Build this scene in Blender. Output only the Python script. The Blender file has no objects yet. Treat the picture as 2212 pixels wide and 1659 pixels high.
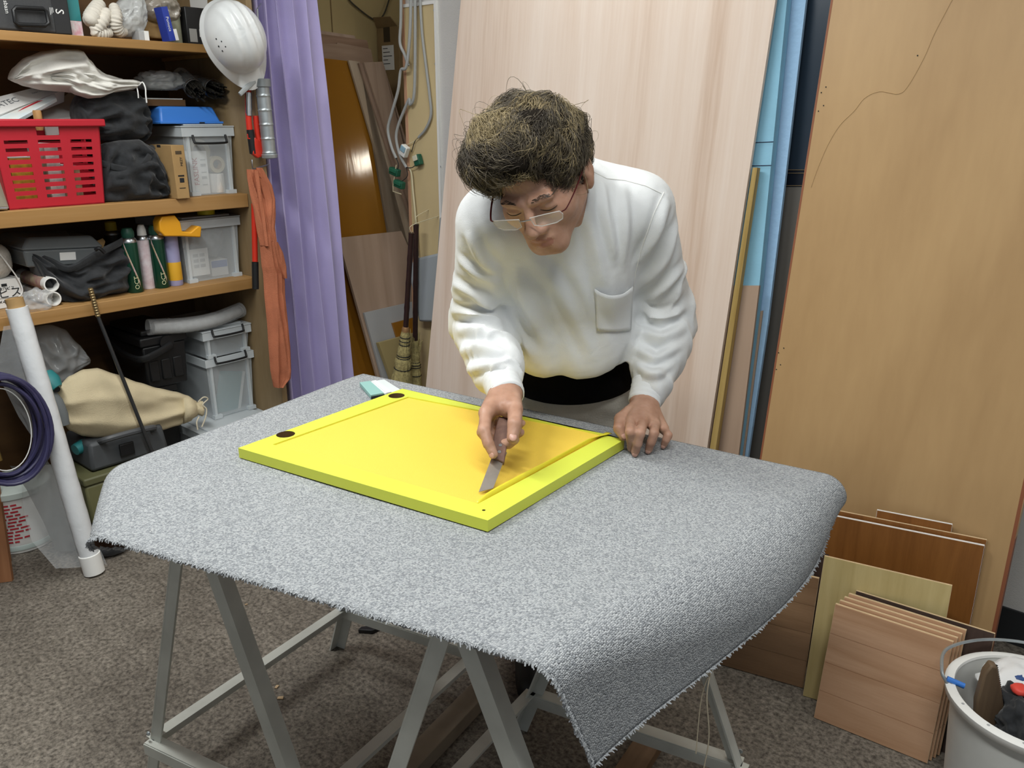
import bpy, bmesh, math, random
import numpy as np
from mathutils import Vector, Matrix, noise as mn
R = math.radians
scene = bpy.context.scene
COL = scene.collection
# ------------------------------------------------------------------ camera
FPX, CX, CY, HOR, CAMH = 1750.0, 1106.0, 829.5, 257.0, 1.42
PITCH = math.atan((CY - HOR) / FPX)
SP, CP = math.sin(PITCH), math.cos(PITCH)
cam_d = bpy.data.cameras.new('camera')
cam = bpy.data.objects.new('camera', cam_d)
COL.objects.link(cam)
cam.location = (0, 0, CAMH)
cam.rotation_euler = (math.pi / 2 - PITCH, 0, 0)
cam_d.sensor_fit = 'HORIZONTAL'
cam_d.sensor_width = 36.0
cam_d.lens = 36.0 * FPX / 2212.0
cam_d.clip_start = 0.05
scene.camera = cam
# ------------------------------------------------------------------ world, light, exposure
world = bpy.data.worlds.new('world')
scene.world = world
world.use_nodes = True
wb = world.node_tree.nodes['Background']
wb.inputs[0].default_value = (0.86, 0.93, 1.0, 1)
wb.inputs[1].default_value = 0.24
vs = scene.view_settings
vs.view_transform = 'Standard'
vs.look = 'None'
vs.gamma = 1.0
vs.use_curve_mapping = False
vs.exposure = 0.0
# room axes: a = along the back wall to the right, b = towards the back wall
YAW = math.atan((2700 - CX) / (FPX / CP))
EA = Vector((math.cos(YAW), -math.sin(YAW), 0))
EB = Vector((math.sin(YAW), math.cos(YAW), 0))
def W(a, b, z=0.0):
    return EA * a + EB * b + Vector((0, 0, z))
def lamp(a, b, z, rz, sx, sy, power, col=(0.98, 1.0, 0.98)):
    l = bpy.data.lights.new('tube_light', 'AREA')
    l.shape = 'RECTANGLE'; l.size = sx; l.size_y = sy; l.energy = power; l.color = col
    o = bpy.data.objects.new('tube_light', l)
    COL.objects.link(o)
    o.location = W(a, b, z); o.rotation_euler = (0, 0, rz)
    return o
LAMPS = [(-1.75, 0.50, 36.0), (-0.15, 0.35, 34.0), (0.9, 1.75, 5.0), (-1.5, 2.0, 8.0)]
for la, lb, lw in LAMPS:
    lamp(la, lb, 2.505, -YAW, 1.2, 0.16, lw)
# ------------------------------------------------------------------ helpers
def ray(px, py):
    u = (CY - py) / FPX; r = (px - CX) / FPX
    return Vector((r, CP + u * SP, -SP + u * CP))
CAMP = Vector((0, 0, CAMH))
def atD(px, py, D): return CAMP + ray(px, py) * D
def onz(px, py, z):
    r = ray(px, py); return CAMP + r * ((z - CAMH) / r.z)
def onplane(px, py, p0, n):
    r = ray(px, py); return CAMP + r * ((p0 - CAMP).dot(n) / r.dot(n))
def onb(px, py, b0, b1=None, zt=2.4):
    n = EB - Vector((0, 0, ((b0 if b1 is None else b1) - b0) / zt))
    return onplane(px, py, EB * b0, n)
def ona(px, py, a0, a1=None, zt=2.4):
    n = EA - Vector((0, 0, ((a0 if a1 is None else a1) - a0) / zt))
    return onplane(px, py, EA * a0, n)
def ab(P): return (P.dot(EA), P.dot(EB), P.z)
def empty(name, loc=(0, 0, 0), rz=0.0, rot=None):
    o = bpy.data.objects.new(name, None)
    COL.objects.link(o)
    o.empty_display_size = 0.05
    o.location = loc
    o.rotation_euler = rot if rot else (0, 0, rz)
    return o
def tag(o, label, cat, group=None, kind=None):
    o['label'] = label; o['category'] = cat
    if group: o['group'] = group
    if kind: o['kind'] = kind
    return o
def thing(name, label, cat, loc=(0, 0, 0), rz=-YAW, group=None, rot=None):
    return tag(empty(name, loc, rz, rot), label, cat, group)
def obj(name, bm, m, parent=None, smooth=False, loc=None, rz=0.0, bevel=0.0, mats=None, angle=40, rot=None, seg=2):
    if isinstance(bm, bpy.types.Mesh):
        me = bm
    else:
        me = bpy.data.meshes.new(name)
        bmesh.ops.recalc_face_normals(bm, faces=bm.faces)
        bm.to_mesh(me); bm.free()
    me.name = name
    for mm in (mats or [m]):
        me.materials.append(mm)
    o = bpy.data.objects.new(name, me)
    COL.objects.link(o)
    if parent is not None: o.parent = parent
    if loc is not None: o.location = loc
    if rot is not None: o.rotation_euler = rot
    elif rz: o.rotation_euler = (0, 0, rz)
    if bevel > 0:
        md = o.modifiers.new('bevel', 'BEVEL'); md.width = bevel; md.segments = seg
        md.limit_method = 'ANGLE'; md.angle_limit = R(35)
    if smooth or bevel > 0:
        me.polygons.foreach_set('use_smooth', [True] * len(me.polygons))
        if angle:
            try: me.set_sharp_from_angle(angle=R(angle))
            except Exception: pass
    return o
def struct(name, bm, m, **k):
    o = obj(name, bm, m, **k); o['kind'] = 'structure'; return o
NB = bmesh.new
def box(bm, c, s, M=None):
    r = bmesh.ops.create_cube(bm, size=1.0)
    T = Matrix.Translation(Vector(c)) @ (M.to_4x4() if M is not None else Matrix.Identity(4)) @ Matrix.Diagonal((s[0], s[1], s[2], 1))
    bmesh.ops.transform(bm, matrix=T, verts=r['verts'])
    return r['verts']
def box2(bm, lo, hi):
    return box(bm, [(lo[i] + hi[i]) / 2 for i in range(3)], [abs(hi[i] - lo[i]) for i in range(3)])
def taper(bm, c0, s0, c1, s1, z0, z1):
    v = []
    for (c, s, z) in ((c0, s0, z0), (c1, s1, z1)):
        for sx, sy in ((-1, -1), (1, -1), (1, 1), (-1, 1)):
            v.append(bm.verts.new((c[0] + sx * s[0] / 2, c[1] + sy * s[1] / 2, z)))
    for q in ((3, 2, 1, 0), (4, 5, 6, 7), (0, 1, 5, 4), (1, 2, 6, 5), (2, 3, 7, 6), (3, 0, 4, 7)):
        bm.faces.new([v[i] for i in q])
def prism(bm, pts, off):
    """extrude planar polygon of 3D points by vector off"""
    off = Vector(off)
    a = [bm.verts.new(p) for p in pts]; b = [bm.verts.new(Vector(p) + off) for p in pts]
    n = len(a)
    bm.faces.new(a); bm.faces.new(list(reversed(b)))
    for i in range(n):
        bm.faces.new((a[i], b[i], b[(i + 1) % n], a[(i + 1) % n]))
def frame_from(dirv, hint=None):
    z = Vector(dirv).normalized()
    h = Vector(hint) if hint is not None else (Vector((0, 0, 1)) if abs(z.z) < 0.9 else Vector((1, 0, 0)))
    x = h - z * h.dot(z)
    x.normalize()
    y = z.cross(x)
    return Matrix((x, y, z)).transposed()
def beam(bm, p, q, w, h, hint=None):
    p = Vector(p); q = Vector(q)
    M = frame_from(q - p, hint)
    return box(bm, (p + q) / 2, (h, w, (q - p).length), M)
def tube(bm, pts, r, seg=8, cap=True, closed=False, sx=1.0):
    pts = [Vector(p) for p in pts]
    n = len(pts)
    rs = r if isinstance(r, (list, tuple)) else [r] * n
    rings = []
    prev = None
    for i, p in enumerate(pts):
        if closed: t = pts[(i + 1) % n] - pts[i - 1]
        else: t = pts[min(i + 1, n - 1)] - pts[max(i - 1, 0)]
        if t.length < 1e-9: t = Vector((0, 0, 1))
        t.normalize()
        if prev is None: M = frame_from(t); x = M.col[0].to_3d()
        else:
            x = prev - t * prev.dot(t)
            if x.length < 1e-6: x = frame_from(t).col[0].to_3d()
            x.normalize()
        y = t.cross(x); prev = x
        rings.append([bm.verts.new(p + (x * math.cos(k * 2 * math.pi / seg) * sx + y * math.sin(k * 2 * math.pi / seg)) * rs[i]) for k in range(seg)])
    for i in range(n if closed else n - 1):
        a, b = rings[i], rings[(i + 1) % n]
        for k in range(seg):
            bm.faces.new((a[k], a[(k + 1) % seg], b[(k + 1) % seg], b[k]))
    if cap and not closed:
        bm.faces.new(list(reversed(rings[0]))); bm.faces.new(rings[-1])
    return rings
def spline(pts, n=8):
    """Catmull-Rom through pts"""
    P = [Vector(p) for p in pts]
    if len(P) < 3: return P
    out = []
    Q = [P[0] * 2 - P[1]] + P + [P[-1] * 2 - P[-2]]
    for i in range(1, len(Q) - 2):
        for k in range(n):
            t = k / n
            a, b, c, d = Q[i - 1], Q[i], Q[i + 1], Q[i + 2]
            out.append(0.5 * ((2 * b) + (c - a) * t + (2 * a - 5 * b + 4 * c - d) * t * t + (-a + 3 * b - 3 * c + d) * t ** 3))
    out.append(P[-1])
    return out
def lathe(bm, prof, seg=24, M=None, cap0=True, cap1=True, sx=1.0, sy=1.0):
    rings = []
    for r, z in prof:
        ring = []
        for k in range(seg):
            a = 2 * math.pi * k / seg
            p = Vector((r * math.cos(a) * sx, r * math.sin(a) * sy, z))
            ring.append(bm.verts.new(M @ p if M is not None else p))
        rings.append(ring)
    for i in range(len(rings) - 1):
        a, b = rings[i], rings[i + 1]
        for k in range(seg):
            bm.faces.new((a[k], a[(k + 1) % seg], b[(k + 1) % seg], b[k]))
    if cap0: bm.faces.new(list(reversed(rings[0])))
    if cap1: bm.faces.new(rings[-1])
def axisM(p, q, hint=None):
    """matrix placing local +z along p->q, origin p"""
    M = frame_from(Vector(q) - Vector(p), hint).to_4x4()
    M.translation = Vector(p)
    return M
def gridmesh(bm, P, thick=0.0):
    """P: list of rows of 3D points -> sheet"""
    V = [[bm.verts.new(p) for p in row] for row in P]
    for i in range(len(V) - 1):
        for j in range(len(V[0]) - 1):
            bm.faces.new((V[i][j], V[i + 1][j], V[i + 1][j + 1], V[i][j + 1]))
    return V
def solid(o, t, off=-1.0):
    md = o.modifiers.new('solid', 'SOLIDIFY'); md.thickness = t; md.offset = off
    return o
def subsurf(o, n=1):
    md = o.modifiers.new('sub', 'SUBSURF'); md.levels = n; md.render_levels = n
    return o
def text_mesh(s, size, depth=0.0006, align='CENTER'):
    c = bpy.data.curves.new('lettering', 'FONT')
    c.body = s; c.size = size; c.extrude = depth / 2; c.align_x = align; c.align_y = 'CENTER'; c.resolution_u = 2
    t = bpy.data.objects.new('tmp', c)
    COL.objects.link(t)
    dg = bpy.context.evaluated_depsgraph_get()
    me = bpy.data.meshes.new_from_object(t.evaluated_get(dg))
    bpy.data.objects.remove(t); bpy.data.curves.remove(c)
    me.materials.clear()
    return me
def lettering(s, size, m, parent, loc, rot, name='lettering'):
    return obj(name, text_mesh(s, size), m, parent, loc=loc, rot=rot)
# ------------------------------------------------------------------ materials
def newmat(name):
    m = bpy.data.materials.new(name); m.use_nodes = True
    return m, m.node_tree.nodes, m.node_tree.links, m.node_tree.nodes['Principled BSDF']
def srgb(h):
    h = h.lstrip('#')
    c = [int(h[i:i + 2], 16) / 255 for i in (0, 2, 4)]
    return tuple(x / 12.92 if x <= 0.04045 else ((x + 0.055) / 1.055) ** 2.4 for x in c) + (1,)
def mat(name, hexc, rough=0.6, metal=0.0, var=0.0, vscale=20.0, bump=0.0, bscale=60.0, spec=0.5, alpha=1.0, coat=0.0, emit=0.0, trans=0.0, sheen=0.0, ior=1.45, sss=0.0, hex2=None):
    m, N, L, B = newmat(name)
    c = srgb(hexc)
    B.inputs['Base Color'].default_value = c
    B.inputs['Roughness'].default_value = rough
    B.inputs['Metallic'].default_value = metal
    B.inputs['Specular IOR Level'].default_value = spec
    B.inputs['Alpha'].default_value = alpha
    B.inputs['Coat Weight'].default_value = coat
    B.inputs['Transmission Weight'].default_value = trans
    B.inputs['IOR'].default_value = ior
    if sheen: B.inputs['Sheen Weight'].default_value = sheen
    if sss:
        B.inputs['Subsurface Weight'].default_value = sss
        B.inputs['Subsurface Radius'].default_value = (0.01, 0.004, 0.002)
    if emit:
        B.inputs['Emission Color'].default_value = c; B.inputs['Emission Strength'].default_value = emit
    tc = N.new('ShaderNodeTexCoord')
    if var > 0 or hex2:
        n = N.new('ShaderNodeTexNoise'); n.inputs['Scale'].default_value = vscale; n.inputs['Detail'].default_value = 5
        L.new(tc.outputs['Object'], n.inputs['Vector'])
        r = N.new('ShaderNodeValToRGB')
        c2 = srgb(hex2) if hex2 else tuple(min(1, x * (1 - var)) for x in c[:3]) + (1,)
        c1 = c if hex2 else tuple(min(1, x * (1 + var)) for x in c[:3]) + (1,)
        r.color_ramp.elements[0].position = 0.35; r.color_ramp.elements[1].position = 0.65
        r.color_ramp.elements[0].color = c2; r.color_ramp.elements[1].color = c1
        L.new(n.outputs['Fac'], r.inputs['Fac']); L.new(r.outputs['Color'], B.inputs['Base Color'])
    if bump > 0:
        n2 = N.new('ShaderNodeTexNoise'); n2.inputs['Scale'].default_value = bscale; n2.inputs['Detail'].default_value = 3
        L.new(tc.outputs['Object'], n2.inputs['Vector'])
        b = N.new('ShaderNodeBump'); b.inputs['Strength'].default_value = bump; b.inputs['Distance'].default_value = 0.004
        L.new(n2.outputs['Fac'], b.inputs['Height']); L.new(b.outputs['Normal'], B.inputs['Normal'])
    return m
def wood(name, h1, h2, axis=2, sc=9.0, stretch=14.0, rough=0.55, fine=0.35, coat=0.0, spec=0.35, dist=2.0, hyp=0.5, h3=None, rot=None):
    """grain runs along object axis"""
    m, N, L, B = newmat(name)
    B.inputs['Roughness'].default_value = rough; B.inputs['Coat Weight'].default_value = coat
    B.inputs['Specular IOR Level'].default_value = spec
    tc = N.new('ShaderNodeTexCoord')
    mp = N.new('ShaderNodeMapping')
    s = [1.0, 1.0, 1.0]; s[axis] = 1.0 / stretch
    mp.inputs['Scale'].default_value = s
    if rot: mp.inputs['Rotation'].default_value = rot
    L.new(tc.outputs['Object'], mp.inputs['Vector'])
    n1 = N.new('ShaderNodeTexNoise'); n1.inputs['Scale'].default_value = sc; n1.inputs['Detail'].default_value = 3; n1.inputs['Distortion'].default_value = dist * 0.3
    L.new(mp.outputs['Vector'], n1.inputs['Vector'])
    ma = N.new('ShaderNodeMath'); ma.operation = 'MULTIPLY'; ma.inputs[1].default_value = 9.0 * hyp * 2
    L.new(n1.outputs['Fac'], ma.inputs[0])
    fr = N.new('ShaderNodeMath'); fr.operation = 'PINGPONG'; fr.inputs[1].default_value = 1.0
    L.new(ma.outputs[0], fr.inputs[0])
    n2 = N.new('ShaderNodeTexNoise'); n2.inputs['Scale'].default_value = sc * 22; n2.inputs['Detail'].default_value = 2
    L.new(mp.outputs['Vector'], n2.inputs['Vector'])
    n3 = N.new('ShaderNodeTexNoise'); n3.inputs['Scale'].default_value = sc * 0.5; n3.inputs['Detail'].default_value = 2
    L.new(mp.outputs['Vector'], n3.inputs['Vector'])
    mx = N.new('ShaderNodeMix'); mx.data_type = 'FLOAT'; mx.inputs[0].default_value = fine
    L.new(fr.outputs[0], mx.inputs[2]); L.new(n2.outputs['Fac'], mx.inputs[3])
    mx2 = N.new('ShaderNodeMix'); mx2.data_type = 'FLOAT'; mx2.inputs[0].default_value = 0.4
    L.new(mx.outputs[0], mx2.inputs[2]); L.new(n3.outputs['Fac'], mx2.inputs[3])
    r = N.new('ShaderNodeValToRGB')
    r.color_ramp.elements[0].position = 0.22; r.color_ramp.elements[1].position = 0.72
    r.color_ramp.elements[0].color = srgb(h2); r.color_ramp.elements[1].color = srgb(h1)
    if h3:
        e = r.color_ramp.elements.new(0.48); e.color = srgb(h3)
    L.new(mx2.outputs[0], r.inputs['Fac']); L.new(r.outputs['Color'], B.inputs['Base Color'])
    b = N.new('ShaderNodeBump'); b.inputs['Strength'].default_value = 0.12; b.inputs['Distance'].default_value = 0.002
    L.new(n2.outputs['Fac'], b.inputs['Height']); L.new(b.outputs['Normal'], B.inputs['Normal'])
    return m
M = {}
M['white'] = mat('white_paint', '#e9e9e6', 0.5)
M['paper'] = mat('white_paper', '#e6e6e4', 0.75)
M['black'] = mat('black_plastic', '#17181a', 0.45, bump=0.05, bscale=200)
M['blackfab'] = mat('black_fabric', '#222427', 0.85, var=0.25, vscale=40, bump=0.5, bscale=60, sheen=0.2)
M['ink'] = mat('black_ink', '#1d2024', 0.7)
M['redink'] = mat('red_ink', '#c0303c', 0.7)
M['clear'] = mat('clear_plastic', '#dfe6ea', 0.22, alpha=0.30, spec=0.6)
M['clearrim'] = mat('cloudy_plastic_rim', '#dde4e8', 0.25, alpha=0.62, spec=0.6)
M['film'] = mat('thin_plastic_film', '#e8ecee', 0.15, alpha=0.26, spec=0.9, bump=0.8, bscale=25)
M['film2'] = mat('milky_plastic_film', '#dfe2e2', 0.25, alpha=0.5, spec=0.8, bump=0.9, bscale=30)
M['card'] = mat('cardboard', '#a8885a', 0.85, var=0.06, vscale=14)
M['card_dark'] = mat('aged_cardboard', '#8a7350', 0.85, var=0.08, vscale=14)
M['metal'] = mat('bare_steel', '#b8bcc0', 0.32, metal=1.0)
M['galv'] = mat('galvanised_steel', '#a9b0b4', 0.4, metal=0.7, var=0.08, vscale=30)
M['sawh'] = mat('grey_painted_steel', '#c9cbc4', 0.5, metal=0.15, var=0.10, vscale=9, bump=0.04, bscale=90)
M['red'] = mat('red_plastic', '#b3202f', 0.42)
M['redpaint'] = mat('red_paint', '#c5301f', 0.35)
M['blue'] = mat('blue_plastic', '#3f7fd6', 0.4)
M['purple'] = mat('lavender_curtain', '#b3aad6', 0.9, var=0.04, vscale=6, bump=0.25, bscale=500, sheen=0.3)
M['orange'] = mat('orange_workwear', '#b06a4c', 0.85, var=0.10, vscale=12, bump=0.5, bscale=350)
M['canvas'] = mat('cream_canvas', '#c9bb9b', 0.9, var=0.06, vscale=9, bump=0.35, bscale=300)
M['navy'] = mat('navy_hose', '#333152', 0.45)
M['cable'] = mat('grey_cable', '#a3a5a4', 0.55)
M['green'] = mat('green_outlet', '#1f5a45', 0.5)
M['teal'] = mat('teal_plastic', '#2d7a7d', 0.5)
M['screenmesh'] = mat('grey_mesh', '#716e69', 0.9)
M['wplain'] = mat('pale_wood_edge', '#d9c09a', 0.7, var=0.08, vscale=30)
# ------------------------------------------------------------------ structure
def floor_mat():
    m, N, L, B = newmat('worn_concrete')
    tc = N.new('ShaderNodeTexCoord')
    n1 = N.new('ShaderNodeTexNoise'); n1.inputs['Scale'].default_value = 85; n1.inputs['Detail'].default_value = 6; n1.inputs['Roughness'].default_value = 0.7
    n2 = N.new('ShaderNodeTexNoise'); n2.inputs['Scale'].default_value = 2.2; n2.inputs['Detail'].default_value = 4
    n3 = N.new('ShaderNodeTexNoise'); n3.inputs['Scale'].default_value = 14; n3.inputs['Detail'].default_value = 6
    for n in (n1, n2, n3): L.new(tc.outputs['Object'], n.inputs['Vector'])
    r = N.new('ShaderNodeValToRGB')
    r.color_ramp.elements[0].position = 0.36; r.color_ramp.elements[1].position = 0.66
    r.color_ramp.elements[0].color = srgb('#47413a'); r.color_ramp.elements[1].color = srgb('#9a9287')
    L.new(n1.outputs['Fac'], r.inputs['Fac'])
    r2 = N.new('ShaderNodeValToRGB')
    r2.color_ramp.elements[0].position = 0.35; r2.color_ramp.elements[1].position = 0.7
    r2.color_ramp.elements[0].color = (0.62, 0.6, 0.58, 1); r2.color_ramp.elements[1].color = (1.15, 1.15, 1.14, 1)
    ad = N.new('ShaderNodeMath'); ad.operation = 'ADD'; ad.use_clamp = True
    mu0 = N.new('ShaderNodeMath'); mu0.operation = 'MULTIPLY'; mu0.inputs[1].default_value = 0.5
    mu1 = N.new('ShaderNodeMath'); mu1.operation = 'MULTIPLY'; mu1.inputs[1].default_value = 0.5
    L.new(n2.outputs['Fac'], mu0.inputs[0]); L.new(n3.outputs['Fac'], mu1.inputs[0])
    L.new(mu0.outputs[0], ad.inputs[0]); L.new(mu1.outputs[0], ad.inputs[1])
    L.new(ad.outputs[0], r2.inputs['Fac'])
    mx = N.new('ShaderNodeMix'); mx.data_type = 'RGBA'; mx.blend_type = 'MULTIPLY'; mx.inputs[0].default_value = 1
    L.new(r.outputs['Color'], mx.inputs[6]); L.new(r2.outputs['Color'], mx.inputs[7])
    L.new(mx.outputs[2], B.inputs['Base Color'])
    B.inputs['Roughness'].default_value = 0.75
    b = N.new('ShaderNodeBump'); b.inputs['Strength'].default_value = 0.35; b.inputs['Distance'].default_value = 0.004
    L.new(n1.outputs['Fac'], b.inputs['Height']); L.new(b.outputs['Normal'], B.inputs['Normal'])
    return m
def room_box(name, lo, hi, m):
    b = NB(); box2(b, lo, hi)
    return struct(name, b, m, rz=-YAW)
M['floor'] = floor_mat()
M['wallpaper'] = mat('grey_wallpaper', '#c9c7c4', 0.85, var=0.03, vscale=3, bump=0.3, bscale=320)
M['beige'] = mat('beige_wall_board', '#c2ad7c', 0.8, var=0.05, vscale=3)
M['yelboard'] = mat('yellow_wall_board', '#cdb98d', 0.75, var=0.05, vscale=2.5)
M['ceil'] = mat('ceiling_board', '#cfcfca', 0.9)
M['base'] = mat('dark_vinyl_baseboard', '#26282b', 0.5)
WB = 2.42
room_box('floor', (-3.6, -2.2, -0.06), (2.4, 3.7, 0), M['floor'])
room_box('ceiling', (-3.6, -1.0, 2.6), (2.4, 3.7, 2.66), M['ceil'])
room_box('wall_back', (-2.665, WB, 0), (2.4, WB + 0.11, 2.6), M['wallpaper'])
room_box('wall_left', (-3.4, -1.6, 0), (-3.3, 3.8, 2.6), M['beige'])
room_box('wall_storage', (-3.4, 3.8, 0), (-0.8, 3.9, 2.6), M['beige'])
room_box('baseboard_back', (-1.2, WB - 0.008, 0), (2.4, WB, 0.105), M['base'])
# yellow board with white bead on the end of the back wall, pink wood edge
b = NB(); box2(b, (-2.662, WB - 0.009, 0.0), (-2.487, WB, 1.845)); struct('trim_1', b, M['yelboard'], rz=-YAW)
b = NB(); box2(b, (-2.487, WB - 0.013, 0.0), (-2.476, WB, 1.857)); box2(b, (-2.662, WB - 0.013, 1.845), (-2.487, WB, 1.857)); struct('trim_2', b, M['white'], rz=-YAW)
b = NB(); box2(b, (-2.677, WB - 0.012, 0.0), (-2.662, WB + 0.11, 2.45)); struct('trim_3', b, wood('pink_edge_wood', '#c99f83', '#a97f63'), rz=-YAW)
b = NB(); box2(b, (-3.2995, 2.536, 0.0), (-3.296, 2.540, 2.6)); struct('trim_4', b, M['card_dark'], rz=-YAW)
# screws in the yellow board
for k, (px, py) in enumerate(((938, 22), (941, 138), (946, 246), (951, 360))):
    P = ab(onb(px, py, WB - 0.009)); b = NB(); lathe(b, [(0.0045, 0), (0.004, 0.002)], 10, Matrix.Rotation(R(90), 4, 'X'))
    s = obj('screw', b, M['galv'], loc=W(P[0], P[1] - 0.0005, P[2]), rz=-YAW)
    tag(s, ['top screw near the upper corner of the yellow wall board', 'second screw from the top in the yellow wall board', 'third screw from the top in the yellow wall board', 'lowest visible screw in the yellow wall board beside the cables'][k], 'screw', 'screws in the yellow wall board')
# ------------------------------------------------------------------ fluorescent lamps (out of the picture, they light it)
M['tube'] = mat('lit_tube', '#fffaf0', 0.5, emit=3.0)
for k, (la, lb, lw) in enumerate(LAMPS):
    t = thing('ceiling_light', 'white twin-tube fluorescent ceiling light over the work area', 'light', W(la, lb, 2.6), group='fluorescent ceiling lights')
    b = NB(); taper(b, (0, 0), (1.25, 0.16), (0, 0), (1.25, 0.23), -0.06, -0.001); obj('housing', b, M['white'], t)
    for s in (-1, 1):
        b = NB(); tube(b, [(-0.59, s * 0.05, -0.075), (0.59, s * 0.05, -0.075)], 0.013, 10); obj('tube', b, M['tube'], t, smooth=True)
# unseen lamp added behind the back wall for the glint on the amber board
t = thing('added_glint_lamp', 'white twin-tube lamp added out of view behind the back wall for the amber board glint', 'light', W(-1.443, 3.78, 1.52))
b = NB(); box2(b, (-0.11, -0.03, -0.06), (0.11, 0.0, 0.06)); obj('housing', b, M['white'], t, bevel=0.004)
for s in (-1, 1):
    b = NB(); tube(b, [(-0.10, -0.045, s * 0.03), (0.10, -0.045, s * 0.03)], 0.022, 10); obj('tube', b, mat('bright_tube', '#fff6e6', 0.5, emit=26.0), t, smooth=True)
# ------------------------------------------------------------------ leaning boards
def to_floor(P):
    """run the two lowest corners on down to the floor"""
    n_ = len(P); i, j = sorted(range(n_), key=lambda k: P[k].z)[:2]
    out = list(P)
    for a_, o_ in ((i, j), (j, i)):
        u_ = (a_ + 1) % n_ if (a_ - 1) % n_ == o_ else (a_ - 1) % n_
        d_ = P[a_] - P[u_]
        out[a_] = P[a_] + d_ * ((P[a_].z - 0.001) / -d_.z)
    return out
def lean_poly(name, px, plane, thick, m, label, cat, group=None, back=None, bevel=0.0):
    """board face outlined on a leaning plane, with real thickness behind it"""
    P = to_floor([plane(*q) for q in px])
    n = (P[1] - P[0]).cross(P[2] - P[1]).normalized()
    c = sum(P, Vector()) / len(P)
    if n.dot(c - CAMP) < 0: n = -n
    # local frame: x along first edge's horizontal, z up the board
    x = Vector((0, 0, 1)).cross(n).normalized(); z = n.cross(x)
    if z.z < 0: z = -z; x = -x
    y = z.cross(x)
    Mx = Matrix((x, y, z)).transposed().to_4x4()
    low = min(P, key=lambda p: p.z)
    Mx.translation = low
    inv = Mx.inverted()
    b = NB()
    prism(b, [inv @ p for p in P], (inv.to_3x3() @ n) * thick)
    o = obj(name, b, m, bevel=bevel)
    o.matrix_world = Mx
    return tag(o, label, cat, group)
M['ply'] = wood('pale_plywood', '#e0d1c5', '#c2a894', sc=4.5, stretch=22, fine=0.5, hyp=0.3, h3='#d8c5b6', rough=0.6)
M['veneer'] = wood('tan_veneer', '#c2a276', '#ad8c62', sc=2.2, stretch=5, fine=0.35, hyp=0.22, rough=0.42, h3='#ba996d')
M['vedge'] = mat('reddish_panel_edge', '#8a5338', 0.6)
M['foam'] = mat('blue_foam_board', '#8fc3dd', 0.8, var=0.04, vscale=8, bump=0.4, bscale=30)
M['foamedge'] = mat('blue_foam_edge', '#9fc4e6', 0.8, bump=0.5, bscale=60)
M['brownpanel'] = wood('glossy_amber_panel', '#9a6a24', '#91611f', sc=2.0, stretch=10, fine=0.2, rough=0.10, spec=0.6, hyp=0.2)
M['boardgrey'] = wood('greyish_pale_board', '#b59d8a', '#a08874', sc=4, stretch=14, fine=0.3, rough=0.6)
M['boardlight'] = mat('light_grey_laminate', '#a9aaab', 0.5)
M['boardedge'] = mat('brown_board_back', '#7c6554', 0.8)
M['beigebd'] = mat('beige_laminate_board', '#a8986a', 0.6)
B1 = lambda px, py: onb(px, py, 2.10, 2.345)
lean_poly('plywood_sheet', [(1010, -160), (916, 880), (905, 990), (1513, 1080), (1530, 950), (1675, 0), (1700, -160)], B1, 0.012, M['ply'], 'large pale pinkish plywood sheet leaning on the wall behind the man', 'plywood sheet')
B2 = lambda px, py: onb(px, py, 2.125, 2.39)
lean_poly('wood_moulding', [(1626, 362), (1636, 362), (1540, 1010), (1527, 1010)], lambda x, y: onb(x, y, 2.095, 2.345), 0.02, wood('gold_wood_edge', '#b9a066', '#94793f', sc=10), 'thin gold edged wood moulding leaning along the right edge of the plywood sheet', 'moulding')
lean_poly('lower_board', [(1560, 617), (1640, 617), (1592, 1010), (1515, 1010)], lambda x, y: onb(x, y, 2.132, 2.358), 0.009, M['boardgrey'], 'plain brownish board leaning against the lower part of the blue foam board', 'board')
fo = lean_poly('foam_board', [(1640, -120), (1707, -120), (1700, 0), (1668, 330), (1640, 620), (1592, 1010), (1530, 1010), (1600, 300)], lambda x, y: onb(x, y, 2.148, 2.370), 0.03, M['foam'], 'light blue foam insulation board standing beside the plywood sheet', 'foam board')
f2 = lean_poly('foam_board', [(1706, -120), (1748, -120), (1741, 0), (1692, 420), (1658, 700), (1612, 1010), (1590, 1010), (1636, 640), (1664, 330), (1697, 0)], lambda x, y: onb(x, y, 2.192, 2.404), 0.012, M['foamedge'], 'paler blue foam board with ragged edge, behind the first foam board', 'foam board')
lean_poly('wood_strip', [(1641, 672), (1648, 671), (1611, 960), (1600, 960)], lambda x, y: onb(x, y, 2.183, 2.396), 0.004, M['boardgrey'], 'thin brown wood strip standing between the foam board and the dark screen', 'wood strip')
# cut lines drawn on the foam
for (p, q) in (((1628, 308), (1671, 306)), ((1624, 358), (1667, 357))):
    b = NB(); tube(b, [onb(*p, 2.1455, 2.3675), onb(*q, 2.1455, 2.3675)], 0.0009, 5)
    lab = obj('pencil_line', b, M['navy']); lab.parent = fo; bpy.context.view_layer.update(); lab.matrix_parent_inverse = fo.matrix_world.inverted()
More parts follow.
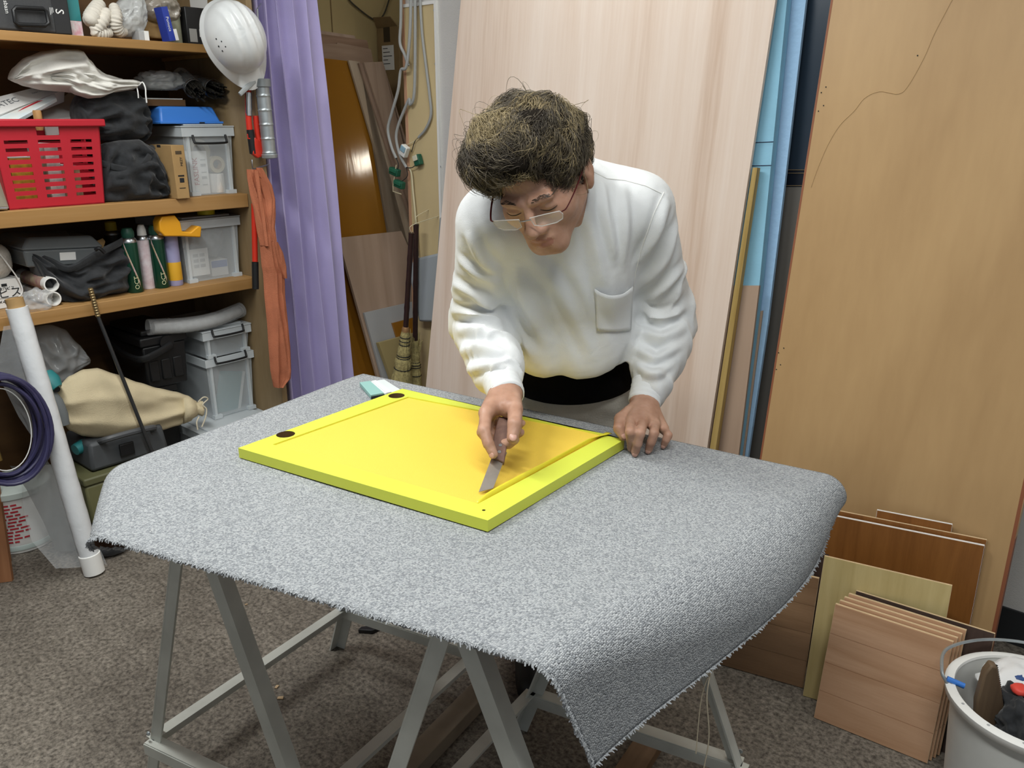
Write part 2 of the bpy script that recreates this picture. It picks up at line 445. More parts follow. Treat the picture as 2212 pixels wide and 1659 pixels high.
# dark screen panel
sp_ = lambda x, y: onb(x, y, 2.30, 2.408)
def quad_part(name, px, plane, thick, m, parent, down=False):
    P = [plane(*q) for q in px]
    if down: P = to_floor(P)
    n = (P[1] - P[0]).cross(P[2] - P[1]).normalized()
    if n.dot(P[0] - CAMP) < 0: n = -n
    b = NB(); prism(b, P, n * thick)
    o = obj(name, b, m); o.parent = parent
    bpy.context.view_layer.update()
    o.matrix_parent_inverse = parent.matrix_world.inverted()
    return o
t = thing('screen_panel', 'tall dark screen panel with navy upper half and grey mesh below', 'screen panel', onb(1640, 1000, 2.30, 2.408))
quad_part('upper_panel', [(1690, -120), (1850, -120), (1835, 0), (1780, 366), (1640, 366)], sp_, 0.008, mat('navy_smoked_panel', '#2b3846', 0.25, spec=0.6), t)
quad_part('middle_rail', [(1640, 366), (1780, 366), (1775, 404), (1632, 404)], sp_, 0.012, mat('dark_navy_rail', '#161d2a', 0.35), t)
quad_part('lower_mesh', [(1632, 404), (1775, 404), (1690, 1080), (1545, 1080)], sp_, 0.006, M['screenmesh'], t, True)
b = NB()
for y in (367, 374, 401):
    tube(b, [sp_(1632, y) - EB * 0.002, sp_(1775, y) - EB * 0.002], 0.0009, 5)
o = obj('rail_line', b, mat('tan_line', '#8d7a5c', 0.6)); o.parent = t; bpy.context.view_layer.update(); o.matrix_parent_inverse = t.matrix_world.inverted()
# big tan veneer panel
bv = lambda x, y: onb(x, y, 2.06, 2.33)
vp = lean_poly('veneer_panel', [(1816, -120), (1795, 0), (1642, 985), (1590, 1330), (2110, 1535), (2130, 1440), (2212, 1080), (2300, 690), (2460, -120)], bv, 0.03, M['veneer'], 'large tan veneer panel leaning on the wall behind the flooring offcuts', 'panel')
b = NB()
def edge_strip(P, Q, w):
    n = (Q - P).normalized(); s = n.cross(EB).normalized() * w
    prism(b, [P - s, P + s, Q + s, Q - s], EB * 0.028)
edge_strip(onb(1816, -120, 2.0595, 2.3295), onb(1590, 1330, 2.0595, 2.3295), 0.0025)
edge_strip(onb(2460, -120, 2.0595, 2.3295), onb(2110, 1535, 2.0595, 2.3295), 0.004)
o = obj('edge_band', b, M['vedge']); o.parent = vp; bpy.context.view_layer.update(); o.matrix_parent_inverse = vp.matrix_world.inverted()
b = NB()
for q in ((1784, 188), (1774, 200), (1779, 228), (1768, 240), (1982, 120), (1693, 752), (1682, 762), (1686, 788), (1677, 798)):
    P = onb(*q, 2.0592, 2.3292); lathe(b, [(0.0018, 0), (0.0015, 0.0006)], 8, Matrix.Translation(P) @ axisM((0, 0, 0), -EB))
o = obj('nail_hole', b, M['ink']); o.parent = vp; o['kind'] = 'stuff'; o.matrix_parent_inverse = vp.matrix_world.inverted()
b = NB()
tube(b, [p + EB * 0.0004 for p in spline([onb(x, y, 2.0595, 2.3295) for x, y in ((2062, -10), (2020, 70), (1996, 125), (1962, 185), (1940, 203), (1900, 198), (1868, 212), (1845, 240), (1815, 270), (1790, 310), (1768, 360), (1752, 405))], 6)], 0.0009, 5)
o = obj('stain_line', b, mat('old_water_stain', '#a98a60', 0.6)); o.parent = vp; o.matrix_parent_inverse = vp.matrix_world.inverted()
# ------------------------------------------------------------------ storage alcove
al = lambda a0, a1: (lambda x, y: ona(x, y, a0, a1, 1.8))
lean_poly('brown_board', [(640, 58), (766, 77), (775, 100), (640, 86)], al(-2.93, -3.13), 0.008, M['boardgrey'], 'rearmost brown board top edge showing beside the curtain', 'board', 'brown boards behind the amber panel')
lean_poly('brown_board', [(640, 66), (793, 87), (806, 150), (640, 150)], al(-2.915, -3.118), 0.008, wood('dull_brown_board', '#9c7f69', '#846853', axis=0), 'second brown board from the back, darker, above the amber panel', 'board', 'brown boards behind the amber panel')
lean_poly('brown_board', [(640, 92), (728, 95), (729, 92), (801, 106), (812, 160), (640, 160)], al(-2.895, -3.104), 0.010, wood('pale_brown_board', '#a68d78', '#967c67', axis=0), 'pale brown board just behind the amber panel, with stepped top edge', 'board', 'brown boards behind the amber panel')
lean_poly('amber_board', [(620, 116), (752, 132), (862, 480), (985, 870), (600, 870)], al(-2.85, -3.07), 0.012, M['brownpanel'], 'glossy amber brown board leaning in the alcove beside the curtain', 'board')
lean_poly('wood_plank', [(753, 130), (777, 133), (905, 500), (905, 600), (880, 560)], al(-2.83, -3.05), 0.010, wood('grey_pale_plank', '#b5a48e', '#a08d77'), 'longest pale plank leaning over the right edge of the amber panel', 'plank', 'narrow planks beside the amber panel')
lean_poly('wood_plank', [(775, 136), (788, 136), (905, 490), (905, 530)], al(-2.816, -3.036), 0.010, wood('brown_plank', '#9a8270', '#7f6857'), 'narrow darker plank squeezed between the two wider planks', 'plank', 'narrow planks beside the amber panel')
lean_poly('wood_plank', [(786, 135), (827, 133), (880, 312), (905, 420), (905, 500)], al(-2.802, -3.022), 0.010, wood('brownish_plank', '#a18a77', '#866e5c'), 'rightmost brownish plank next to the tall carton', 'plank', 'narrow planks beside the amber panel')
lean_poly('pale_board', [(731, 514), (867, 499), (930, 640), (985, 860), (828, 860)], al(-2.785, -2.99), 0.014, M['boardgrey'], 'greyish pale wood board leaning in front of the amber panel', 'board')
lean_poly('grey_board', [(787, 676), (905, 649), (960, 860), (838, 860)], al(-2.768, -2.970), 0.012, M['boardlight'], 'light grey board leaning on the pale wood board behind the brooms', 'board')
lean_poly('amber_offcut', [(848, 698), (905, 683), (915, 716), (857, 728)], al(-2.756, -2.958), 0.010, M['brownpanel'], 'small amber offcut tucked behind the thick beige board', 'offcut')
lean_poly('beige_board', [(818, 741), (910, 716), (950, 860), (860, 860)], al(-2.734, -2.935), 0.02, M['beigebd'], 'thick beige board leaning in front, behind the brooms', 'board')
# tall carton
t = thing('tall_carton', 'tall open brown carton with a paper label, behind the hanging cables', 'carton', W(-3.27, 2.78, 0))
b = NB(); box2(b, (0, 0, 0), (0.155, 0.30, 1.835)); obj('body', b, M['card_dark'], t, bevel=0.002)
b = NB(); prism(b, [(0, 0, 1.835), (0.15, 0, 1.835), (0.14, -0.035, 1.872), (0.012, -0.03, 1.878)], (0, 0.003, 0.003)); obj('flap', b, M['card_dark'], t)
b = NB(); prism(b, [(0.155, 0.02, 1.835), (0.155, 0.29, 1.835), (0.20, 0.27, 1.80), (0.20, 0.04, 1.80)], (0.002, 0, 0.003)); obj('flap', b, M['card'], t)
b = NB(); box2(b, (0.034, -0.0012, 1.645), (0.118, 0, 1.755)); obj('label', b, M['paper'], t)
b = NB(); box2(b, (0.05, -0.001, 1.77), (0.095, 0, 1.835)); obj('tape', b, mat('dark_tape', '#3a3025', 0.4), t)
b = NB()
for k in range(5): box2(b, (0.042, -0.002, 1.74 - k * 0.017), (0.075 + 0.03 * ((k * 7) % 3) / 2, -0.0012, 1.743 - k * 0.017))
obj('print_line', b, M['ink'], t)['kind'] = 'stuff'
# dangling thin wire on the storage wall
b = NB(); tube(b, spline([(-3.29, 2.62, 1.97), (-3.285, 2.66, 1.93), (-3.285, 2.78, 1.875), (-3.285, 2.84, 1.90), (-3.285, 2.89, 1.99)], 8), 0.004, 6)
tag(obj('wire', b, mat('dark_wire', '#4a4438', 0.6), smooth=True, rz=-YAW), 'thin dark wire looping on the beige storage wall above the boards', 'wire')
# curtain
def curtain():
    b = NB()
    rows = []
    nz, nu = 28, 150
    for i in range(nz + 1):
        f = i / nz; z = 2.12 + (0.03 - 2.12) * f
        b0 = 1.775 + 0.002 * f; b1 = 2.05 + 0.085 * f ** 0.8
        row = []
        for j in range(nu + 1):
            u = j / nu
            v = u ** 1.35 if True else u
            w_ = 5.6 * (1 - (1 - u) ** 1.0)
            amp = 0.030 * (1 - 0.72 * max(0, (u - 0.62) / 0.38)) * (0.75 + 0.35 * f)
            ph = 2 * math.pi * (5.2 * (u ** 0.8)) + 0.5 * math.sin(2.2 * f + 5 * u)
            s = math.sin(ph); a = -2.765 + amp * (s + 0.25 * math.sin(2 * ph + 1)) + 0.006 * math.sin(9 * f + 11 * u)
            bb = b0 + (b1 - b0) * u + 0.010 * math.cos(ph)
            if u > 0.97: a -= 0.03 * (u - 0.97) / 0.03
            row.append(W(a, bb, z))
        rows.append(row)
    gridmesh(b, rows)
    o = obj('curtain', b, M['purple'], smooth=True, angle=0)
    solid(o, 0.0025)
    tag(o, 'lavender purple curtain hanging in folds beside the shelves', 'curtain')
    h = NB(); tube(h, [r[-1] for r in rows], 0.0028, 6)
    obj('hem', h, mat('orange_hem', '#c79074', 0.8), o, smooth=True)
    return o
curtain()
b = NB(); tube(b, [W(-2.765, 1.72, 2.135), W(-2.765, 2.40, 2.135)], 0.012, 10)
tag(obj('curtain_rail', b, M['metal'], smooth=True), 'round metal curtain rail carrying the lavender curtain', 'rail')
# ------------------------------------------------------------------ flooring offcuts on the right
def leanplane(P, Q, deg):
    d_ = (Q - P).normalized(); nh = Vector((0, 0, 1)).cross(d_)
    if nh.dot(P - Vector((0, 0, P.z))) < 0: nh = -nh
    up = Vector((0, 0, math.cos(R(deg)))) + nh * math.sin(R(deg))
    n = d_.cross(up).normalized()
    return d_, up, n
def offcut(name, BL, BR, deg, wl, h, thick, m, label, cat, group, planks=1, medge=None, off=0.0, side=0.0, edge_top=None):
    """board standing on the floor from pixel BL to pixel BR, leaning back"""
    P, Q = (onz(*BL, 0.0015) if len(BL) == 2 else Vector(BL)), (onz(*BR, 0.0015) if len(BR) == 2 else Vector(BR))
    d_, up, n = leanplane(P, Q, deg)
    if n.dot(P - CAMP) < 0: n = -n
    nh = Vector((n.x, n.y, 0)).normalized()
    w_ = wl if wl else (Q - P).length
    x = d_; z = up; y = n
    Mx = Matrix((x, y, z)).transposed().to_4x4()
    Mx.translation = P + nh * (0.001 + off) + d_ * side
    if Mx.determinant() < 0: pass
    b = NB()
    g = 0.0014
    sin_ = math.tan(R(deg)) * thick
    if planks > 1:
        box2(b, (0, 0.0012, 0.0), (w_, thick, h))
        for k in range(planks):
            z0 = h * k / planks; z1 = h * (k + 1) / planks
            box2(b, (0, 0, z0 + g / 2), (w_, 0.0013, z1 - g / 2))
    else:
        box2(b, (0, 0, 0), (w_, thick, h))
    o = obj(name, b, m)
    o.matrix_world = Mx
    tag(o, label, cat, group)
    if medge:
        e = NB(); box2(e, (-0.0008, 0.0015, 0.0), (w_ + 0.0008, thick - 0.001, h + 0.0008)); obj('core_edge', e, medge, o)
    return o
M['oakfloor'] = wood('brown_oak_flooring', '#977759', '#7f6145', axis=0, sc=9, stretch=12, fine=0.45, rough=0.4, spec=0.45)
M['oakpink'] = wood('pinkish_oak_flooring', '#cba383', '#b58b69', axis=0, sc=9, stretch=12, fine=0.4, rough=0.36, spec=0.5)
M['teak'] = wood('orange_brown_board', '#8f5d2c', '#784a1f', axis=2, sc=9, stretch=10, fine=0.5, rough=0.45)
M['ash'] = wood('pale_yellow_ash', '#c4b27f', '#b3a06c', axis=2, sc=10, stretch=9, fine=0.4, rough=0.5)
M['darkbd'] = wood('dark_brown_board', '#4a3a33', '#3d2e28', axis=2)
G1, G2 = 'flooring offcuts stacked at the front right', 'offcuts leaning behind the carpeted table'
# front stack of four pinkish flooring boards and one dark board
for k in range(4):
    offcut('flooring_board', (1758, 1551), (1997, 1648), 12, 0.257, 0.300 + 0.004 * k, 0.011, M['oakpink'],
           ['front pinkish flooring board with three grooves at the lower right', 'second flooring board of the front right stack, just behind the front one', 'third flooring board of the front right stack', 'rearmost pinkish flooring board of the front right stack'][k],
           'flooring board', G1, planks=4, medge=M['wplain'], off=0.0145 * k, side=0.006 * k)
offcut('dark_board', (1758, 1551), (1997, 1648), 12, 0.30, 0.315, 0.009, M['darkbd'], 'dark brown board standing behind the pinkish flooring stack', 'board', G1, medge=M['wplain'], off=0.062, side=0.03)
# yellow ash board behind, and orange brown boards
offcut('ash_board', (1734, 1505), (1990, 1585), 11, 0.285, 0.378, 0.009, M['ash'], 'pale yellow ash board leaning behind the pinkish flooring boards', 'board', G1, medge=M['wplain'], off=0.004)
offcut('brown_board', (1740, 1440), (2062, 1530), 6, None, 0.432, 0.012, M['teak'], 'large orange brown board with pale edges, behind the yellow board', 'board', G1, medge=M['paper'], off=0.018)
offcut('brown_board', (1740, 1440), (2062, 1530), 6, None, 0.440, 0.008, M['teak'], 'orange brown board showing only its pale top edge behind the large one', 'board', G1, medge=M['wplain'], off=0.036, side=0.004)
offcut('framed_board', (1740, 1440), (2062, 1530), 6, 0.172, 0.458, 0.010, M['teak'], 'small brown board with white top edge showing behind the large brown board', 'board', G1, medge=M['paper'], off=0.0455, side=0.115)
# left stack
offcut('flooring_board', (1524, 1427), (1730, 1486), 10, 0.256, 0.303, 0.012, M['oakfloor'], 'grey brown flooring board with grooves behind the right sawhorse leg', 'flooring board', G2, planks=4, medge=M['wplain'])
offcut('flooring_board', (1524, 1427), (1730, 1486), 10, 0.222, 0.312, 0.011, M['oakfloor'], 'flooring board with pale top edge behind the grey brown one', 'flooring board', G2, medge=M['wplain'], off=0.018)
offcut('dark_board', (1540, 1405), (1757, 1462), 9, 0.262, 0.326, 0.010, M['darkbd'], 'dark brown board standing between the two flooring stacks', 'board', G2, medge=M['darkbd'], off=0.034)
offcut('knotty_board', (1560, 1370), (1775, 1420), 9, 0.25, 0.36, 0.012, wood('pinkish_knotty_board', '#ad8364', '#8f684c', axis=0, sc=8, stretch=5), 'pinkish knotty board standing behind the dark board by the carpet corner', 'board', G2, medge=M['wplain'], off=0.045)
offcut('pale_offcut', (1524, 1427), (1730, 1486), 10, 0.19, 0.322, 0.010, wood('pale_offcut_wood', '#c0a178', '#a98a62', axis=0), 'pale wood offcut with a scrap of blue tape on its top edge', 'board', G2, medge=M['wplain'], off=0.032)
bt = bpy.data.objects['pale_offcut']; b = NB(); box2(b, (0.118, -0.0012, 0.305), (0.132, 0.0112, 0.3232)); obj('blue_tape', b, mat('blue_tape', '#2f7fd0', 0.5), bt)
offcut('narrow_board', (1748, 1475), (1772, 1482), 9, 0.03, 0.262, 0.011, M['oakfloor'], 'narrow brown offcut squeezed beside the pale yellow board', 'board', G2, medge=M['wplain'], off=0.0)
offcut('flecked_tile', (1462, 1406), (1519, 1424), 9, 0.06, 0.10, 0.008, mat('flecked_terrazzo', '#9c9186', 0.6, var=0.35, vscale=70), 'small flecked grey tile standing beside the grey brown flooring board', 'tile', G2)
# ------------------------------------------------------------------ work table
TZ = 0.78
P2 = Vector((math.cos(R(-32)), math.sin(R(-32)), 0)); P1 = Vector((-P2.y, P2.x, 0))
def carpet_mat():
    m, N, L, B = newmat('grey_loop_carpet')
    tc = N.new('ShaderNodeTexCoord')
    mp = N.new('ShaderNodeMapping'); mp.inputs['Scale'].default_value = (1.0, 1.25, 1.0)
    L.new(tc.outputs['UV'], mp.inputs['Vector'])
    v = N.new('ShaderNodeTexVoronoi'); v.inputs['Scale'].default_value = 300; v.inputs['Randomness'].default_value = 0.55
    L.new(mp.outputs['Vector'], v.inputs['Vector'])
    sp = N.new('ShaderNodeSeparateColor'); L.new(v.outputs['Color'], sp.inputs['Color'])
    r = N.new('ShaderNodeValToRGB')
    r.color_ramp.elements[0].position = 0.0; r.color_ramp.elements[1].position = 1.0
    r.color_ramp.elements[0].color = srgb('#91959a'); r.color_ramp.elements[1].color = srgb('#cdd0d2')
    e = r.color_ramp.elements.new(0.45); e.color = srgb('#b1b5b9')
    L.new(sp.outputs[0], r.inputs['Fac'])
    r2 = N.new('ShaderNodeValToRGB'); r2.color_ramp.elements[0].position = 0.0; r2.color_ramp.elements[1].position = 0.75
    r2.color_ramp.elements[0].color = (1, 1, 1, 1); r2.color_ramp.elements[1].color = (0.45, 0.45, 0.46, 1)
    L.new(v.outputs['Distance'], r2.inputs['Fac'])
    mx = N.new('ShaderNodeMix'); mx.data_type = 'RGBA'; mx.blend_type = 'MULTIPLY'; mx.inputs[0].default_value = 0.7
    L.new(r.outputs['Color'], mx.inputs[6]); L.new(r2.outputs['Color'], mx.inputs[7])
    n = N.new('ShaderNodeTexNoise'); n.inputs['Scale'].default_value = 5; n.inputs['Detail'].default_value = 3
    L.new(tc.outputs['UV'], n.inputs['Vector'])
    r3 = N.new('ShaderNodeValToRGB'); r3.color_ramp.elements[0].color = (0.88, 0.88, 0.88, 1); r3.color_ramp.elements[1].color = (1.06, 1.06, 1.06, 1)
    L.new(n.outputs['Fac'], r3.inputs['Fac'])
    mx2 = N.new('ShaderNodeMix'); mx2.data_type = 'RGBA'; mx2.blend_type = 'MULTIPLY'; mx2.inputs[0].default_value = 1
    L.new(mx.outputs[2], mx2.inputs[6]); L.new(r3.outputs['Color'], mx2.inputs[7])
    L.new(mx2.outputs[2], B.inputs['Base Color'])
    B.inputs['Roughness'].default_value = 0.95; B.inputs['Sheen Weight'].default_value = 0.15; B.inputs['Specular IOR Level'].default_value = 0.15
    b = N.new('ShaderNodeBump'); b.inputs['Strength'].default_value = 0.9; b.inputs['Distance'].default_value = 0.003; b.invert = True
    L.new(v.outputs['Distance'], b.inputs['Height']); L.new(b.outputs['Normal'], B.inputs['Normal'])
    return m
M['carpet'] = carpet_mat()
M['jute'] = mat('brown_carpet_backing', '#5d432e', 0.95, var=0.15, vscale=60, bump=0.6, bscale=300)
V2 = lambda v: Vector((v[0], v[1]))
# carpet quad laid flat (before it bends over the table edges)
cBL, cBR = V2((-0.395, 2.055)), V2((0.715, 1.342))
cFL, cFR = V2((-0.87, 1.279)), V2((0.228, 0.776))
def fold(p, z, p0, ang, Rr, tmax):
    """bend the part of the sheet beyond the fold line downwards around an arc"""
    n = V2((math.cos(ang), math.sin(ang)))
    q = (p - p0).dot(n)
    if q <= 0: return p, z
    th = min(q / Rr, tmax); rest = max(0.0, q - Rr * tmax)
    hor = Rr * math.sin(th) + rest * math.cos(tmax)
    return p + n * (hor - q), z - Rr * (1 - math.cos(th)) - rest * math.sin(tmax)
def carpet_pt(u, v):
    # u 0..1 left to right, v 0..1 front to back
    a = cFL.lerp(cFR, u); c = cBL.lerp(cBR, u)
    p = a.lerp(c, v)
    # slightly wavy cut front edge
    z = TZ
    # front edge hangs a little over the table
    fr = max(0.0, 0.16 - v * (cBL - cFL).length)
    z -= 0.55 * fr * fr
    # left corner turned down, right side hanging
    p2, z = fold(p, z, V2((-0.735, 1.38)), R(199), 0.036, R(138))
    p2, z = fold(p2, z, V2((0.012, 0.873)), R(-47), 0.042 + 0.055 * max(0.0, math.sin(math.pi * min(1, max(0, v)))) ** 1.2, R(87) + R(30) * v * v)
    # softly rounded back edge
    bk = max(0.0, v - 0.90) * 0.75
    z -= 0.5 * bk * bk
    z += 0.0012 * math.sin(9 * p.x + 4) * math.sin(8 * p.y)
    return Vector((p2.x, p2.y, z))
def build_carpet():
    b = NB(); nu, nv = 190, 120
    uvl = b.loops.layers.uv.new('uv')
    rows = []; uvs = {}
    for i in range(nu + 1):
        row = []
        for j in range(nv + 1):
            u, v = i / nu, j / nv
            vv = v
            if j == 0: vv = 0.0035 * math.sin(i * 1.7) * math.sin(i * 0.61)
            row.append(carpet_pt(u, vv))
        rows.append(row)
    V = [[b.verts.new(p) for p in row] for row in rows]
    for i in range(nu):
        for j in range(nv):
            f = b.faces.new((V[i][j], V[i + 1][j], V[i + 1][j + 1], V[i][j + 1]))
            for l, (ii, jj) in zip(f.loops, ((i, j), (i + 1, j), (i + 1, j + 1), (i, j + 1))):
                l[uvl].uv = (ii / nu * 1.45, jj / nv * 0.85)
    o = obj('carpet', b, M['carpet'], smooth=True, angle=0)
    o.data.materials.append(M['jute'])
    # make normals point up
    me = o.data
    if sum(p.normal.z for p in me.polygons) < 0: me.flip_normals()
    md = o.modifiers.new('solid', 'SOLIDIFY'); md.thickness = 0.008; md.offset = -1; md.material_offset = 1; md.material_offset_rim = 0
    tag(o, 'grey loop carpet draped over the work table, its front right corner hanging down', 'carpet')
    # frayed loops along the cut front edge
    rnd = random.Random(5); fb = NB()
    for i in range(1500):
        u = 0.10 + 0.90 * i / 1500
        for s_ in range(1):
            p = carpet_pt(u, 0.002 * rnd.random()) + Vector((0, 0, -0.002))
            out = (cFR - cFL).normalized(); fw = Vector((out.y, -out.x, 0))
            q = p + fw * rnd.uniform(0.001, 0.0045) + Vector((rnd.uniform(-.003, .003), rnd.uniform(-.003, .003), rnd.uniform(-0.005, 0.002)))
            mid = (p + q) / 2 + Vector((rnd.uniform(-.002, .002), 0, 0.002))
            tube(fb, [p, mid, q], [0.0016, 0.0015, 0.0009], 4)
    for i in range(500):
        v = i / 500
        p = carpet_pt(1.0, v)
        q = p + Vector((rnd.uniform(-.002, .006), rnd.uniform(-.004, .002), rnd.uniform(-.004, 0)))
        tube(fb, [p, q], [0.0016, 0.0008], 4)
    f = obj('frayed_edge', fb, mat('grey_carpet_yarn', '#9da0a3', 0.95, var=0.25, vscale=300), o, smooth=True)
    f['kind'] = 'stuff'
    yb = NB()
    tube(yb, spline([carpet_pt(1.0, 0.30), carpet_pt(1.0, 0.30) + Vector((-.004, -.004, -.05)), carpet_pt(1.0, 0.30) + Vector((.006, 0, -.13)), carpet_pt(1.0, 0.30) + Vector((.002, .004, -.21))], 6), 0.0011, 5)
    tube(yb, spline([carpet_pt(1.0, 0.30), carpet_pt(1.0, 0.30) + Vector((-.010, .004, -.06)), carpet_pt(1.0, 0.30) + Vector((-.012, 0, -.16))], 6), 0.0009, 5)
    obj('loose_yarn', yb, mat('pale_yarn', '#b3a892', 0.9), o, smooth=True)
build_carpet()
# board under the carpet
b = NB()
tp = [(-0.63, 1.30), (-0.02, 0.975), (0.42, 1.43), (-0.37, 1.95), (-0.69, 1.56)]
prism(b, [Vector((x, y, 0.7685)) for x, y in tp], (0, 0, -0.0165))
tag(obj('tabletop_board', b, M['boardgrey']), 'plywood board laid on the sawhorses under the grey carpet', 'tabletop')
# ------------------------------------------------------------------ sawhorses
def angle_bar(bm, p, q, w, out1, out2, t=0.003):
    """steel angle: two flanges meeting along p-q"""
    p = Vector(p); q = Vector(q)
    for o1, o2 in ((Vector(out1), Vector(out2)), (Vector(out2), Vector(out1))):
        d_ = (q - p).normalized()
        x = (o1 - d_ * o1.dot(d_)).normalized()
        y = (o2 - d_ * o2.dot(d_)); y = (y - x * y.dot(x)).normalized()
        prism(bm, [p, q, q + x * w, p + x * w], y * t)
SP2 = Vector((math.cos(R(-27)), math.sin(R(-27)), 0)); SP1 = Vector((math.cos(R(57)), math.sin(R(57)), 0)); SN = Vector((-SP2.y, SP2.x, 0))
def sawhorse(label, apex, legs, length, low, group):
    P1, P2 = SP1, SP2
    t = thing('sawhorse', label, 'sawhorse', (apex.x, apex.y, 0), rz=0, group=group)
    A = Vector((0, 0, apex.z))
    fr = {}
    for end in (0, 1):
        off = P1 * (length * end)
        for s in (-1, 1):
            foot = P2 * legs[(s + 1) // 2] + off
            foot.z = 0
            top = A + off + P2 * (0.022 * s)
            top.z = 0.75
            b = NB()
            angle_bar(b, top, foot, 0.029, -P2 * s, P1 * (1 if end == 0 else -1), 0.004)
            obj('leg', b, M['sawh'], t)
            fr[(end, s)] = (top, foot)
    # head beam, low rails
    b = NB(); beam(b, A + P1 * 0.006 + Vector((0, 0, -0.006)), A + P1 * (length - 0.006) + Vector((0, 0, -0.006)), 0.03, 0.034, P2); o = obj('head_beam', b, M['sawh'], t); o.location.z = 0
    def at(end, s, z):
        tp_, ft = fr[(end, s)]
        k = (z - ft.z) / (tp_.z - ft.z); return ft.lerp(tp_, k)
    for s in (-1, 1):
        b = NB(); p, q = at(0, s, low), at(1, s, low)
        beam(b, p, q, 0.028, 0.004, P2.cross(P1)); beam(b, p + Vector((0, 0, -0.012)) , q + Vector((0, 0, -0.012)), 0.003, 0.026, Vector((0, 0, 1)))
        obj('side_rail', b, M['sawh'], t)
    for end in (0, 1):
        p, q = at(end, -1, low), at(end, 1, low)
        b = NB(); beam(b, p, q, 0.030, 0.004, Vector((0, 0, 1))); beam(b, p + Vector((0, 0, -0.014)) - P1 * 0.015, q + Vector((0, 0, -0.014)) - P1 * 0.015, 0.004, 0.026, Vector((0, 0, 1)))
        obj('end_rail', b, M['sawh'], t)
    b = NB()
    for end in (0, 1):
        for s in (-1, 1):
            for dz in (-0.022, 0.022):
                c_ = at(end, s, low + dz) - P2 * s * 0.0 - P1 * (0.0045 if end == 0 else -0.0045)
                lathe(b, [(0.005, 0), (0.005, 0.003), (0.003, 0.005)], 8, axisM(c_, c_ - P1 * (1 if end == 0 else -1)))
    obj('rivet', b, M['galv'], t)
    return t
ax1 = onz(400, 1102, 0.74); ax2 = onz(976, 1346, 0.74)
def foot_of(px1, px2, apex):
    """extend the leg seen at two pixels, in the vertical plane across the sawhorse end, to the floor"""
    a_ = onplane(px1[0], px1[1], apex, SN); c_ = onplane(px2[0], px2[1], apex, SN)
    k = a_.z / (a_.z - c_.z); f = a_.lerp(c_, k)
    return (f - apex).dot(SP2)
sawhorse('left grey steel sawhorse with splayed legs under the carpeted table', ax1,
         (foot_of((372, 1230), (318, 1659), ax1), foot_of((478, 1252), (620, 1659), ax1)), 0.60, 0.14, 'grey steel sawhorses')
sawhorse('right grey steel sawhorse under the hanging corner of the carpet', ax2,
         (foot_of((948, 1405), (853, 1659), ax2), foot_of((1010, 1417), (1105, 1659), ax2)), 0.62, 0.12, 'grey steel sawhorses')
# lumber lying on the floor under the table
M['stud'] = wood('pale_lumber', '#b39a78', '#9a815f', axis=2, sc=8)
def lumber(p, q, w, h, label, m=None, z=None):
    P = onz(*p, 0); Q = onz(*q, 0)
    z = h / 2 + 0.0005 if z is None else z
    c = (P + Q) / 2; d_ = (Q - P)
    b = NB(); box(b, (0, 0, 0), (w, h, d_.length))
    o = obj('lumber', b, m or M['stud'], bevel=0.002)
    Mx = frame_from(d_, Vector((-d_.y, d_.x, 0))).to_4x4(); Mx.translation = c + Vector((0, 0, z)); o.matrix_world = Mx
    return tag(o, label, 'lumber', 'wood lying under the table')
lumber((842, 1720), (1064, 1484), 0.055, 0.04, 'pale square lumber lying on the floor between the right sawhorse legs', mat('grey_beam', '#8d8171', 0.7, var=0.08))
lumber((1290, 1790), (1412, 1600), 0.06, 0.03, 'short brown lumber lying on the floor behind the hanging carpet corner', wood('brown_lumber', '#8a6d52', '#735a42'))
# black rubber scrap + small wood chips on the floor
Pb = onz(797, 1361, .006); b = NB(); prism(b, [(-.03, -.008, 0), (.012, -.012, 0), (.032, .004, 0), (.005, .014, 0), (-.024, .008, 0)], (0, 0, .012))
tag(obj('rubber_scrap', b, M['black'], loc=(Pb.x, Pb.y, .001), bevel=.002), 'small black rubber scrap on the floor under the middle of the carpet front edge', 'scrap')
rnd = random.Random(3)
chipm = mat('wood_chip', '#c0a684', 0.8)
for k, (px, py, s) in enumerate(((606, 1508, 0.016), (598, 1484, 0.012), (668, 1376, 0.014), (532, 1306, 0.008), (512, 1280, 0.008), (598, 1525, 0.008))):
    P = onz(px, py, 0.002); b = NB()
    prism(b, [(-s / 2, -s / 4, 0), (s / 2, -s / 3, 0.001), (s / 2.4, s / 3, 0.001), (-s / 2.2, s / 3.4, 0)], (0, 0, 0.0025))
    tag(obj('wood_chip', b, chipm, loc=(P.x, P.y, 0.001), rz=k * 1.3), 'tiny pale wood chip lying on the concrete floor under the table', 'wood chip', 'wood chips on the floor')
